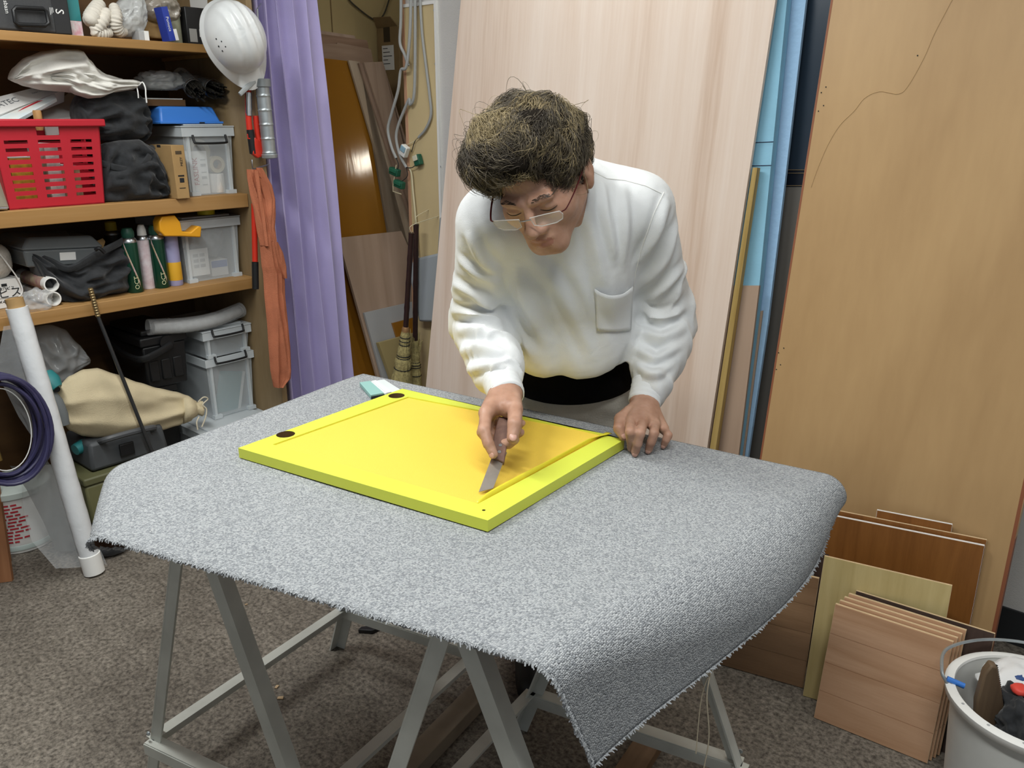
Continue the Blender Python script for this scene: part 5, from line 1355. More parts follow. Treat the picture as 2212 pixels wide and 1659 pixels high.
# film hanging off the roll
def film_sheet(px_rows, seed, parent):
    b = NB(); rows = []
    for i, (q0, q1) in enumerate(px_rows):
        row = []
        for k in range(9):
            f = k / 8; a_ = q0[2] + (q1[2] - q0[2]) * f
            P_ = Vector(ab(ona(q0[0] + (q1[0] - q0[0]) * f, q0[1] + (q1[1] - q0[1]) * f, a_)))
            P_.x += .012 * mn.noise(Vector((i * .8, k * .6, seed))); row.append(P_)
        rows.append(row)
    gridmesh(b, rows); o = obj('loose_film', b, M['film'], parent, smooth=True, angle=0); return o
film_sheet([((58, 700, -2.64), (8, 705, -2.66)), ((80, 780, -2.63), (-10, 800, -2.68)), ((100, 860, -2.62), (40, 900, -2.66)), ((120, 940, -2.61), (80, 960, -2.64))], 3, t)
film_sheet([((135, 1000, -2.60), (45, 1010, -2.66)), ((155, 1080, -2.59), (50, 1100, -2.66)), ((175, 1160, -2.585), (70, 1170, -2.64)), ((200, 1222, -2.575), (120, 1228, -2.60))], 5, t)
film_sheet([((196, 1150, -2.575), (203, 1160, -2.57)), ((206, 1190, -2.57), (222, 1198, -2.56)), ((212, 1212, -2.57), (232, 1222, -2.56))], 7, t)
t = room('smoky_sheet', 'curled smoky grey plastic sheet standing behind the white roll', 'plastic sheet', 0, 0, 0)
b = NB(); rows = []
for i in range(13):
    f = i / 12; th = R(-70) + R(150) * f
    x, y = -2.80 + .075 * math.cos(th) * .8, .835 + .055 * math.sin(th)
    rows.append([(x, y + .05, .02), (x + .0, y + .03, .14), (x, y - .0, .27), (x - .01, y - .03, .36)])
gridmesh(b, rows); obj('sheet', b, mat('smoky_grey_film', '#787b79', .3, alpha=.72, spec=.6), t, smooth=True, angle=0)
def coil():
    t = room('hose_coil', 'navy blue hose coil hanging at the left edge under the lower shelf', 'hose', 0, 0, 0)
    c0 = gp(6, 926, -2.60); rnd_ = random.Random(2); b = NB()
    for k in range(11):
        ry = .088 + .030 * rnd_.random(); rz_ = .140 + .028 * rnd_.random(); da = -.03 + .007 * k; off = rnd_.uniform(-.008, .008); tl = rnd_.uniform(-.12, .12)
        pts = []
        for i in range(40):
            th = 2 * math.pi * i / 40
            y, z = ry * math.cos(th), rz_ * math.sin(th)
            pts.append(c0 + Vector((da + .012 * math.sin(th * 2 + k), y * math.cos(tl) - z * math.sin(tl) * .4 + off, z + y * tl)))
        tube(b, pts, .0062, 8, closed=True)
    obj('hose', b, M['navy'], t, smooth=True)
    b = NB(); pts = [c0 + Vector((.012, .075 * math.cos(2 * math.pi * i / 40) - .004, .128 * math.sin(2 * math.pi * i / 40))) for i in range(40)]; tube(b, pts, .0016, 6, closed=True); obj('white_stripe_cord', b, M['paper'], t, smooth=True)
    b = NB(); tube(b, spline([c0 + Vector((0, .0, .150)), c0 + Vector((-.03, -.01, .20)), Vector((-2.770, c0.y - .01, .80)), Vector((-2.7765, c0.y - .01, .810))], 6), .003, 6); obj('hanging_hook', b, M['metal'], t, smooth=True)
    b = NB(); tube(b, [c0 + Vector((-.02, -.03, -.02)), c0 + Vector((-.02, -.025, -.06)), c0 + Vector((-.015, -.02, -.10))], [.012, .010, .008], 10); o = obj('coupling', b, mat('brass_coupling', '#b79a5a', .3, metal=.9), t, smooth=True)
coil()
t = room('paint_bucket', 'white paint bucket with red and black print on the floor at the left', 'bucket', -2.98, .80, .001)
b = NB(); lathe(b, [(.100, 0), (.104, .004), (.112, .215), (.112, .22)], 40); obj('body', b, M['white'], t, smooth=True)
b = NB(); lathe(b, [(.1125, .205), (.117, .207), (.117, .226), (.110, .230)], 40); obj('lid', b, mat('pale_green_rim', '#c3cdc8', .5), t, smooth=True)
b = NB(); lathe(b, [(.1055, .012), (.1075, .014), (.108, .030), (.1065, .032)], 40, cap0=False, cap1=False); obj('base_ring', b, mat('pale_green_ring', '#bfcdc9', .5), t, smooth=True)
b = NB(); rr = random.Random(4)
for k in range(12):
    z = .045 + .0125 * k; r_ = .1045 + .0362 * z + .0008; th0 = R(-75)
    for j in range(5):
        w_ = rr.uniform(.12, .26); th1 = th0 + w_
        v_ = [b.verts.new((r_ * math.cos(x), r_ * math.sin(x), zz)) for x, zz in ((th0, z), (th1, z), (th1, z + .006), (th0, z + .006))]; b.faces.new(v_); th0 = th1 + .05
obj('printed_lines', b, M['redink'], t)['kind'] = 'stuff'
for k, (q0, q1, lab) in enumerate((((-20, 1262), (26, 1256), 'front brown plank standing on the floor at the lower left edge'), ((-20, 1222), (22, 1216), 'brown plank just behind the front one at the lower left edge'))):
    P = onz(*q0, 0.001); Q_ = onz(*q1, 0.001)
    o = offcut('wood_plank', q0, q1, 10, None, .26 + .05 * k, .018, wood('red_brown_plank', '#a06f4c', '#885a3a'), lab, 'plank', 'planks at the lower left edge')
# ================= things hung on the side panel
# orange work overalls
def overalls():
    aF = -2.625
    t = room('work_overalls', 'faded orange work overalls hanging beside the purple curtain', 'overalls', 0, 0, 0)
    def drape(nm, rows_px, dep, seed, amp, nfold, par, off=0.0):
        b = NB(); rows = []; n_ = 26
        R_ = []
        for i in range(len(rows_px) - 1):
            for k in range(5): R_.append(tuple(rows_px[i][j] + (rows_px[i + 1][j] - rows_px[i][j]) * k / 5 for j in range(3)))
        R_.append(rows_px[-1])
        for i, (y, x0, x1) in enumerate(R_):
            row = []; v = i / (len(R_) - 1)
            for k in range(n_ + 1):
                f = k / n_; P_ = Vector(ab(ona(x0 + (x1 - x0) * f, y, aF)))
                r_ = mn.noise(Vector((f * nfold + .4 * math.sin(v * 4 + seed), v * 1.6, seed))); r2 = mn.noise(Vector((f * nfold * 2.2, v * 6, seed + 5)))
                P_.x += off + dep * math.sin(math.pi * f) ** .5 + amp * ((1 - abs(r_) * 2.6) + .35 * r2) * min(1, 6 * f, 6 * (1 - f)); row.append(P_)
            for k in range(n_ - 1, 0, -2):
                f = k / n_; P_ = Vector(ab(ona(x0 + (x1 - x0) * f, y, aF))); P_.x += off - .004 - .006 * math.sin(math.pi * f); row.append(P_)
            rows.append(row)
        V = [[b.verts.new(p) for p in r] for r in rows]; m_ = len(V[0])
        for i in range(len(V) - 1):
            for k in range(m_): b.faces.new((V[i][k], V[i][(k + 1) % m_], V[i + 1][(k + 1) % m_], V[i + 1][k]))
        b.faces.new(V[0]); b.faces.new(list(reversed(V[-1])))
        return obj(nm, b, M['orange'], par, smooth=True, angle=50)
    o = drape('body', [(500, 556, 592), (530, 561, 597), (575, 565, 607), (590, 568, 614), (640, 571, 615), (700, 577, 622), (750, 580, 627), (800, 584, 629), (817, 587, 628), (836, 591, 611)], .018, 1, .012, 4.0, t)
    drape('bib', [(366, 531, 550), (385, 532, 566), (420, 538, 572), (455, 546, 578), (500, 553, 585), (530, 560, 590)], .012, 2, .008, 3.0, t, .006)
    drape('strap', [(362, 548, 560), (400, 556, 582), (430, 565, 589), (462, 566, 590), (490, 570, 588), (520, 574, 592)], .008, 3, .005, 2.0, t, .016)
    drape('strap', [(368, 540, 549), (420, 548, 556), (470, 556, 563), (530, 564, 571)], .006, 4, .002, 1.0, t, .026)
    drape('pocket_flap', [(522, 574, 596), (545, 584, 607), (575, 597, 614), (600, 606, 615)], .008, 5, .004, 2.0, t, .012)
    b = NB(); tube(b, [Vector(ab(ona(548, 352, aF))) + Vector((-.01, 0, .01)), Vector(ab(ona(546, 366, aF))), Vector((-2.676, 1.735, 1.262))], .003, 6); obj('hook', b, M['metal'], t, smooth=True)
overalls()
t = room('bolt_cutter', 'red bolt cutter with black grips hanging beside the silver caulking gun', 'bolt cutter', 0, 0, 0)
aP = -2.655
for px, nm in (([(536, 195), (537, 260), (541, 300)], 'handle'), ([(552, 250), (556, 290), (562, 315)], 'handle')):
    b = NB(); tube(b, [gp(x, y, aP) for x, y in px], .0105, 10); obj(nm, b, M['redpaint'], t, smooth=True)
b = NB(); tube(b, [gp(540, 280, aP), gp(544, 310, aP), gp(547, 332, aP)], .013, 10); obj('grip', b, M['black'], t, smooth=True)
b = NB(); tube(b, [gp(563, 285, aP), gp(565, 308, aP)], .010, 10); obj('grip', b, M['black'], t, smooth=True)
b = NB(); prism(b, [gp(550, 296, aP + .012), gp(570, 312, aP + .012), (gp(576, 334, aP + .012)), gp(558, 342, aP + .012), gp(546, 332, aP + .012)], (-.02, 0, 0)); obj('jaw', b, M['redpaint'], t, bevel=.003)
b = NB(); tube(b, [gp(536, 195, aP), gp(534, 178, aP), (-2.674, 1.725, ab(gp(534, 178, aP))[2] if False else gp(534, 178, aP).z)], .004, 6); obj('hanger', b, M['metal'], t)
b = NB(); tube(b, [gp(537, 200, aP + .003), gp(538, 250, aP + .003)], .0107, 10); o = obj('reflective_band', b, M['metal'], t, smooth=True)
t = room('caulking_gun', 'silver ribbed caulking gun hanging next to the purple curtain', 'caulking gun', 0, 0, 0)
A_, B_ = gp(566, 178, aP + .03), gp(582, 332, aP + .03); L_ = (B_ - A_).length; n_ = 60; b = NB(); pr = []
for k in range(n_ + 1):
    f = k / n_; r_ = .0235 + (.0022 if (f * 5.0) % 1 > .88 else 0); pr.append((r_, L_ * f))
lathe(b, pr, 24, axisM(A_, B_)); obj('barrel', b, M['galv'], t, smooth=True, angle=30)
b = NB(); lathe(b, [(.026, -.012), (.029, -.010), (.029, .014), (.026, .016)], 24, axisM(A_, B_)); obj('end_cap', b, mat('grey_steel_cap', '#8f9598', .4, metal=.4), t, smooth=True)
b = NB(); tube(b, [A_, gp(560, 110, aP + .03), gp(556, 20, aP + .02)], .0032, 8); obj('plunger_rod', b, M['metal'], t, smooth=True)
b = NB(); tube(b, [gp(556, 168, aP + .035), gp(540, 182, aP + .035), gp(518, 204, aP + .03)], [.009, .008, .006], 8, sx=1.3); obj('trigger', b, mat('grey_trigger', '#9a9fa1', .45), t, smooth=True)
b = NB(); lathe(b, [(.026, 0), (.0285, .003), (.027, .014), (.012, .018)], 24, axisM(B_, B_ + (B_ - A_))); obj('front_ring', b, M['galv'], t, smooth=True)
b = NB(); tube(b, [gp(556, 20, aP + .02), Vector((-2.674, 1.76, 1.80))], .003, 6); obj('hanger', b, M['metal'], t)
t = room('pry_bar', 'red bar with black grip hanging behind the orange overalls', 'bar', 0, 0, 0)
b = NB(); tube(b, [gp(549, 440, -2.655), gp(551, 565, -2.655)], .0105, 10); obj('bar', b, M['redpaint'], t, smooth=True)
b = NB(); tube(b, [gp(551, 566, -2.655), gp(552, 624, -2.655)], .0125, 10); obj('grip', b, M['black'], t, smooth=True)
b = NB(); tube(b, [gp(549, 440, -2.668), Vector((-2.677, 1.716, gp(549, 440, -2.66).z))], .003, 6); obj('hanger', b, M['metal'], t)
# ================= cables, sockets, brooms and dustpan on the yellow board
def cable(px, bp, r, label, m, extra=None):
    t = room('cable', label, 'cable', 0, 0, 0, 'cables hanging at the yellow board')
    P = [Vector(ab(onb(x, y, bp))) for x, y in px]
    b = NB(); tube(b, spline(P, 7), r, 8); obj('sheath', b, m, t, smooth=True)
    if extra:
        for q, mm, nm in extra:
            b = NB(); tube(b, spline([Vector(ab(onb(x, y, bp))) for x, y in q], 5), .0018, 6); obj(nm, b, mm, t, smooth=True)
    return t
yw = mat('cream_wire', '#d8cfae', .5)
cable([(866, -60), (866, 40), (864, 92), (874, 118), (882, 142)], 2.385, .0062, 'grey cable hanging straight at the left of the yellow board, with a short loop', M['cable'])
cable([(888, -60), (886, 60), (878, 142), (866, 152), (860, 195), (846, 245), (838, 280), (846, 318), (856, 342)], 2.375, .0062, 'grey cable curving out over the planks to the upper green socket', M['cable'], [([(856, 342), (861, 356), (858, 368)], M['ink'], 'core_wire')])
cable([(896, -60), (897, 80), (895, 200), (886, 226), (884, 214), (874, 236), (860, 272), (856, 300), (864, 335), (878, 362)], 2.39, .0062, 'grey cable bending twice down to the lower green socket', M['cable'], [([(878, 362), (880, 380), (868, 392), (862, 397)], M['ink'], 'core_wire'), ([(878, 362), (890, 362), (898, 356)], M['ink'], 'core_wire')])
cable([(905, -60), (911, 60), (920, 140), (928, 205), (931, 248), (920, 278), (904, 297)], 2.400, .0055, 'rightmost grey cable running down the middle of the yellow board', M['cable'], [([(904, 297), (895, 305), (879, 313)], yw, 'cream_wire'), ([(904, 297), (896, 306), (889, 328)], M['ink'], 'core_wire')])
cable([(883, 361), (889, 376), (892, 410), (896, 450), (900, 500), (904, 560), (908, 640)], 2.398, .0040, 'cream white cable running down behind the broom handles', yw)
def socket(label, q, bp, sz, m, m2, rz, name='socket', group='green wall sockets'):
    P = ab(onb(q[0], q[1], bp)); t = room(name, label, 'socket', P[0], P[1], P[2], group); t.rotation_euler = (0, R(rz), -YAW)
    b = NB(); rbox(b, (-sz[0] / 2, -.012, -sz[2] / 2), (sz[0] / 2, .012, sz[2] / 2)); obj('body', b, m, t, bevel=.003)
    b = NB(); rbox(b, (-sz[0] / 2 + .004, -.017, -.002), (sz[0] / 2 - .004, -.0125, sz[2] / 2 - .002)); obj('face', b, m2, t, bevel=.0015)
    return t
socket('upper green socket hanging on its bracket over the planks', (853, 371), 2.375, (.052, .024, .030), M['green'], mat('green_face', '#2a6b52', .5), 14)
t = socket('lower green socket hanging on its bracket over the planks', (863, 398), 2.375, (.052, .024, .030), M['green'], mat('green_face2', '#2a6b52', .5), 14)
b = NB(); tube(b, [(-.03, -.004, .075), (-.034, -.004, -.02), (-.03, -.004, -.04), (.022, -.004, -.036)], .0022, 6); obj('bracket', b, yw, t)
socket('white and blue data socket dangling from the thin cream wire', (874, 326), 2.380, (.036, .024, .046), M['white'], mat('pale_blue_face', '#8fb3c6', .5), 28, 'data_socket', 'loose sockets at the yellow board')
socket('cream and green box socket resting on the yellow board', (903, 346), 2.392, (.034, .024, .044), M['green'], mat('cream_face', '#d6d2bb', .5), -18, 'box_socket', 'loose sockets at the yellow board')
M['straw'] = mat('straw', '#a79a68', .85, var=.2, vscale=80, bump=.8, bscale=160)
M['bamboo'] = mat('dark_bamboo', '#32201d', .4, var=.15, vscale=40)
def broom(label, top, mid, tip, bp, rad, spread, frayed):
    t = room('hand_broom', label, 'broom', 0, 0, 0, 'hand brooms')
    T_, M0, B_ = [Vector(ab(onb(x, y, bp))) for x, y in (top, mid, tip)]
    b = NB(); n_ = 20; tube(b, [T_.lerp(M0, k / n_) for k in range(n_ + 1)], [.0115 + (.0012 if k % 5 == 0 else 0) for k in range(n_ + 1)], 12); obj('handle', b, M['bamboo'], t, smooth=True)
    L_ = (B_ - M0).length; Ax = axisM(M0, B_)
    b = NB(); rr = random.Random(int(top[0])); seg = 28; pr = []
    for i in range(31):
        f = i / 30
        base = .016 + (spread - .016) * f ** .9
        bands = 1 - .16 * math.exp(-((f - .22) / .03) ** 2) - .18 * math.exp(-((f - .42) / .03) ** 2) - .10 * math.exp(-((f - .62) / .03) ** 2)
        pr.append((base * bands, L_ * f))
    lathe(b, pr, seg, Ax)
    for v in b.verts:
        q = Ax.inverted() @ v.co; an_ = math.atan2(q.y, q.x); k_ = 1 + .07 * math.sin(an_ * 13 + q.z * 30)
        v.co = Ax @ Vector((q.x * k_, q.y * k_, q.z))
    obj('straw_head', b, M['straw'], t, smooth=True, angle=60)
    for f in ((.10, .16, .22, .40, .44, .62) if not frayed else (.45, .50, .55, .72)):
        b = NB(); i = int(f * 30); r_ = pr[i][0] * 1.05; tube(b, [Ax @ Vector((r_ * math.cos(k * .3927), r_ * math.sin(k * .3927), L_ * f)) for k in range(16)], .0020, 6, closed=True); obj('binding_cord', b, M['ink'], t, smooth=True)
    if frayed:
        b = NB()
        for k in range(60):
            th = rr.uniform(0, 6.28); r0 = rr.uniform(.004, .02); z0 = L_ * rr.uniform(.25, .4)
            tube(b, [Ax @ Vector((r0 * math.cos(th), r0 * math.sin(th), z0)), Ax @ Vector((r0 * 1.7 * math.cos(th), r0 * 1.7 * math.sin(th), z0 - rr.uniform(.04, .12)))], .0016, 4)
        obj('frayed_straw', b, M['straw'], t)['kind'] = 'stuff'
    else:
        b = NB(); lathe(b, [(.0125, -.02), (.0165, -.012), (.0165, .012), (.0150, .018)], 16, Ax); obj('ferrule', b, mat('copper_ferrule', '#a07a52', .5, metal=.3), t, smooth=True)
    b = NB(); tube(b, spline([T_, T_ + Vector((.004, -.002, .03)), Vector((T_.x + .006, WB - .010, T_.z + .055))], 5), .0015, 5); obj('hanging_string', b, yw, t, smooth=True)
broom('straw hand broom with dark handle and tied head hanging by the yellow board', (889, 503), (876, 715), (866, 842), 2.262, .012, .050, False)
broom('worn straw broom with frayed head hanging right of the tidy one', (899, 484), (897, 735), (897, 838), 2.342, .012, .030, True)
t = room('dustpan', 'grey plastic dustpan hanging on the wall beside the plywood sheet', 'dustpan', 0, 0, 0)
gd = mat('grey_dustpan_plastic', '#a2a9ad', .45)
P = [Vector(ab(onb(x, y, 2.405))) for x, y in ((899, 580), (912, 556), (960, 545), (1000, 545), (990, 692), (922, 691))]
b = NB(); prism(b, P, (0, -.05, 0)); obj('pan', b, gd, t, bevel=.010)
b = NB(); prism(b, [Vector(ab(onb(x, y, 2.385))) for x, y in ((944, 560), (949, 470), (968, 466), (972, 560))], (0, .012, 0)); obj('handle', b, gd, t, bevel=.004)
# ================= bucket at the lower right
BC = onz(2062, 1510, .285) + Vector((.158, -.01, -.285))
t = thing('white_bucket', 'white plastic bucket full of rubbish and a saw at the lower right corner', 'bucket', (BC.x, BC.y, .001), rz=0)
b = NB(); lathe(b, [(.125, 0), (.128, .003), (.150, .284), (.146, .284), (.124, .006), (.001, .006)], 64, cap0=False, cap1=False); obj('body', b, mat('white_bucket_plastic', '#d3d4d0', .45, var=.03, vscale=18), t, smooth=True, angle=40)
b = NB(); lathe(b, [(.1505, .262), (.162, .270), (.164, .286), (.158, .2895), (.146, .2895), (.1445, .284)], 64, cap0=False, cap1=False); obj('rim', b, M['white'], t, smooth=True, angle=50)
b = NB()
for k in range(8):
    th = R(160 + 24 * k); lathe(b, [(.0032, .2893), (.003, .2901)], 8, Matrix.Translation((.153 * math.cos(th), .153 * math.sin(th), 0)))
obj('rim_dimple', b, M['boardlight'], t)['kind'] = 'stuff'
b = NB(); hp = [Vector((-.150, .055, .286)), Vector((-.155, .075, .305)), Vector((-.11, .14, .312)), Vector((0, .172, .312)), Vector((.11, .14, .312)), Vector((.155, .06, .30))]; tube(b, spline(hp, 8), .0035, 8); obj('bail_handle', b, M['galv'], t, smooth=True)
b = NB(); tube(b, [Vector((-.150, .06, .295)), Vector((-.120, .045, .288))], .006, 10); o = obj('handle_grip', b, M['blue'], t, smooth=True)
def inbucket(px, py, z): 
    p = onz(px, py, z); return p
# saw in a brown sheath
t = thing('sheathed_saw', 'brown board-like saw with toothed edge standing in the white bucket', 'saw', (BC.x, BC.y, .001), rz=0)
o0 = Vector((BC.x, BC.y, .001))
S_ = [(2107, 1597, .19), (2110, 1520, .30), (2128, 1456, .385), (2143, 1438, .405), (2156, 1442, .40), (2166, 1500, .32), (2178, 1590, .19)]
Y0 = (inbucket(2140, 1540, .27)).y
def aty(px, py, Y): r = ray(px, py); return CAMP + r * ((Y - CAMP.y) / r.y)
P = [aty(x, y, Y0 + .0) - o0 for x, y, z in S_]
b = NB(); prism(b, P, (.004, .022, 0)); obj('sheath', b, wood('dirty_brown_board', '#6d5a45', '#574636'), t, bevel=.004)
b = NB()
e0, e1 = P[4], P[6]; n_ = 26
for k in range(n_):
    p = e0.lerp(P[5], k / (n_ / 2)) if k < n_ / 2 else P[5].lerp(e1, (k - n_ / 2) / (n_ / 2))
    prism(b, [p + Vector((0, .009, 0)), p + Vector((.006, .009, -.003)), p + Vector((0, .009, -.008))], (0, .003, 0))
o = obj('saw_teeth', b, M['black'], t); o['kind'] = 'stuff'
b = NB(); blob(b, inbucket(2205, 1480, .27) - o0, (.075, .06, .045), .2, 101, .9, 4, 2.2)
pm = mat('white_red_blue_package', '#e2e2e2', .4)
t = thing('snack_package', 'white package with blue and red patches in the bucket behind the saw', 'package', o0, rz=0)
o = obj('body', b, pm, t, smooth=True)
b = NB(); blob(b, inbucket(2205, 1462, .30) - o0, (.030, .02, .012), .1, 102, .9, 3); obj('blue_patch', b, mat('dark_blue_print', '#2d4a80', .5), t, smooth=True)
b = NB(); blob(b, inbucket(2204, 1490, .315) - o0, (.017, .017, .009), .1, 103, .9, 3); obj('red_patch', b, mat('red_print', '#d8473a', .5), t, smooth=True)
b = NB(); blob(b, inbucket(2212, 1560, .255) - o0, (.055, .075, .060), .25, 104, .9, 5, 2.6, crease=.5)
tag(obj('black_rubbish_bag', b, M['blackfab'], smooth=True, angle=0, loc=o0), 'crumpled black cloth stuffed in the white bucket', 'cloth')
t = thing('red_cup', 'white and orange red paper cup lying at the front of the bucket', 'cup', o0, rz=0)
p0 = inbucket(2172, 1612, .23) - o0; p1 = p0 + Vector((.09, -.035, -.03))
b = NB(); lathe(b, [(.026, 0), (.030, .03), (.032, .09)], 24, axisM(p0, p1)); obj('body', b, mat('orange_red_cup', '#cf4b35', .5), t, smooth=True)
b = NB(); lathe(b, [(.0265, .0), (.0285, .004), (.027, .008)], 24, axisM(p0, p1), cap0=True, cap1=False); obj('rim', b, M['white'], t, smooth=True)
b = NB(); blob(b, Vector((0, 0, .11)), (.105, .105, .09), .1, 105, .95, 4); tag(obj('paper_rubbish', b, mat('pale_pink_rubbish', '#b5a0a0', .8, var=.3, vscale=40), smooth=True, loc=o0), 'crumpled pale paper rubbish filling the bottom of the white bucket', 'rubbish')
# ------------------------------------------------------------------ the man: implicit surface modelling
def A3(p): return np.array([p[0], p[1], p[2]], float)
def smin(a, b, k):
    if k <= 0: return np.minimum(a, b)
    h = np.clip(0.5 + 0.5 * (b - a) / k, 0, 1)
    return b + (a - b) * h - k * h * (1 - h)
def cone(a, b, r1, r2):
    a, b = A3(a), A3(b); ab_ = b - a; L2 = max(ab_.dot(ab_), 1e-12)
    def f(P):
        t = np.clip(((P - a) @ ab_) / L2, 0, 1)
        return np.linalg.norm(P - a - t[:, None] * ab_, axis=1) - (r1 + (r2 - r1) * t)
    r = max(r1, r2)
    return f, np.minimum(a, b) - r, np.maximum(a, b) + r
def ell(c, rad, Rm=None):
    c = A3(c); rad = np.array(rad, float); Rm = np.eye(3) if Rm is None else np.array(Rm)   # columns = local axes
    def f(P):
        q = (P - c) @ Rm
        k0 = np.linalg.norm(q / rad, axis=1); k1 = np.linalg.norm(q / rad ** 2, axis=1)
        return np.where(k1 > 1e-9, k0 * (k0 - 1) / np.maximum(k1, 1e-9), -rad.min())
    r = rad.max()
    return f, c - r, c + r
class Grp:
    def __init__(s, prims, k, sub=()):
        s.p = prims; s.k = k; s.sub = sub
        s.lo = np.min([p[1] for p in prims], axis=0); s.hi = np.max([p[2] for p in prims], axis=0)
    def __call__(s, P):
        d = None
        for p in s.p:
            v = p[0](P); d = v if d is None else smin(d, v, s.k)
        for p, k in s.sub:
            v = -p[0](P); d = -smin(-d, -v, k)
        return d
class Scene_:
    """groups merged in order; ('fan', palm, [fingers], kf) keeps fingers apart"""
    def __init__(s): s.items = []; s.cuts = []
    def add(s, g, k): s.items.append((g, k)); return g
    def ev(s, P, m=0.06):
        lo, hi = P.min(0), P.max(0)
        d = np.full(len(P), 0.2)
        for g, k in s.items:
            if np.any(g.lo - m > hi) or np.any(g.hi + m < lo): continue
            d = smin(d, g(P), k)
        for g, k in s.cuts:
            if np.any(g[1] - m > hi) or np.any(g[2] + m < lo): continue
            d = -smin(-d, g[0](P), k)
        return d
class Hand:
    def __init__(s, palm, fingers, kf):
        s.palm, s.f, s.kf = palm, fingers, kf
        s.lo = np.min([palm.lo] + [f.lo for f in fingers], axis=0); s.hi = np.max([palm.hi] + [f.hi for f in fingers], axis=0)
    def __call__(s, P):
        pd = s.palm(P); d = pd
        for f in s.f: d = smin(d, smin(pd, f(P), s.kf), 0.0012)
        return d
def surface_net(S, lo, hi, h, n=16):
    """sparse surface nets -> verts, quads"""
    lo = np.array(lo, float); hi = np.array(hi, float)
    nb = np.ceil((hi - lo) / (h * n)).astype(int)
    g = np.arange(n + 1) * h
    GX, GY, GZ = np.meshgrid(g, g, g, indexing='ij'); loc = np.stack([GX, GY, GZ], -1).reshape(-1, 3)
    c = [(i, j, k) for i in range(nb[0]) for j in range(nb[1]) for k in range(nb[2])]
    BIG = 1 << 14
    keys = []; pos = []; quads = []
    half = h * n * 0.5
    # coarse test at block corners+centre in one go
    C = np.array(c); cen = lo + (C + 0.5) * h * n
    dc = np.empty(len(cen))
    for i in range(len(cen)):
        dc[i] = S.ev(cen[i:i + 1], m=half * 2.2)[0]
    for i in np.nonzero(np.abs(dc) < half * 1.9)[0]:
        o = C[i] * n
        P = lo + o * h + loc
        d = S.ev(P).reshape(n + 1, n + 1, n + 1)
        if d.min() > 0 or d.max() < 0: continue
        s = d < 0
        cs = np.zeros((n, n, n), int)
        sl = [slice(0, n), slice(1, n + 1)]
        for a in (0, 1):
            for b in (0, 1):
                for e in (0, 1): cs += s[sl[a], sl[b], sl[e]]
        I = np.argwhere((cs > 0) & (cs < 8))
        if len(I):
            acc = np.zeros((len(I), 3)); cnt = np.zeros(len(I))
            for ax in range(3):
                o1, o2 = [x for x in range(3) if x != ax]
                for a in (0, 1):
                    for b in (0, 1):
                        q = I.copy(); q[:, o1] += a; q[:, o2] += b
                        q2 = q.copy(); q2[:, ax] += 1
                        d1 = d[q[:, 0], q[:, 1], q[:, 2]]; d2 = d[q2[:, 0], q2[:, 1], q2[:, 2]]
                        m = (d1 < 0) != (d2 < 0)
                        t = np.where(m, d1 / np.where(m, d1 - d2, 1), 0)
                        pt = q.astype(float); pt[:, ax] += t
                        acc[m] += pt[m]; cnt[m] += 1
            pos.append(lo + (o + acc / cnt[:, None]) * h)
            gi = I + o + 1
            keys.append((gi[:, 0] * BIG + gi[:, 1]) * BIG + gi[:, 2])
        for ax in range(3):
            o1, o2 = [(1, 2), (2, 0), (0, 1)][ax]
            sa = [slice(0, n)] * 3; sb = [slice(0, n)] * 3; sb[ax] = slice(1, n + 1)
            m = s[tuple(sa)] != s[tuple(sb)]
            E_ = np.argwhere(m)
            if not len(E_): continue
            inside = s[E_[:, 0], E_[:, 1], E_[:, 2]]
            q = []
            for (a, b) in ((0, 0), (-1, 0), (-1, -1), (0, -1)):
                g_ = E_ + o + 1; g_[:, o1] += a; g_[:, o2] += b
                q.append((g_[:, 0] * BIG + g_[:, 1]) * BIG + g_[:, 2])
            q = np.stack(q, 1)
            q[~inside] = q[~inside][:, ::-1]
            quads.append(q)
    keys = np.concatenate(keys); pos = np.concatenate(pos); quads = np.concatenate(quads)
    o = np.argsort(keys); keys = keys[o]; pos = pos[o]
    ix = np.searchsorted(keys, quads); ix = np.clip(ix, 0, len(keys) - 1)
    ok = np.all(keys[ix] == quads, axis=1)
    return pos, ix[ok]
def vnormals(V, Q):
    fn = np.cross(V[Q[:, 2]] - V[Q[:, 0]], V[Q[:, 3]] - V[Q[:, 1]])
    N = np.zeros_like(V)
    for k in range(4): np.add.at(N, Q[:, k], fn)
    return N / np.maximum(np.linalg.norm(N, axis=1), 1e-12)[:, None]
def relax(V, Q, it, w=0.5):
    E_ = np.concatenate([Q[:, [0, 1]], Q[:, [1, 2]], Q[:, [2, 3]], Q[:, [3, 0]]])
    for _ in range(it):
        S_ = np.zeros_like(V); c = np.zeros(len(V))
        np.add.at(S_, E_[:, 0], V[E_[:, 1]]); np.add.at(S_, E_[:, 1], V[E_[:, 0]])
        np.add.at(c, E_[:, 0], 1); np.add.at(c, E_[:, 1], 1)
        V = V + w * (S_ / c[:, None] - V)
    return V
def npmesh(name, V, Q):
    me = bpy.data.meshes.new(name)
    me.from_pydata(V.tolist(), [], Q.tolist()); me.update()
    me.polygons.foreach_set('use_smooth', [True] * len(me.polygons))
    return me
def hash3(i, j, k, s=0):
    x = (i.astype(np.int64) * 73856093) ^ (j.astype(np.int64) * 19349663) ^ (k.astype(np.int64) * 83492791) ^ (s * 2654435761)
    x = (x ^ (x >> 13)) * 1274126177; x = x & 0x7fffffff
    return ((x ^ (x >> 16)) & 0xffff) / 65535.0
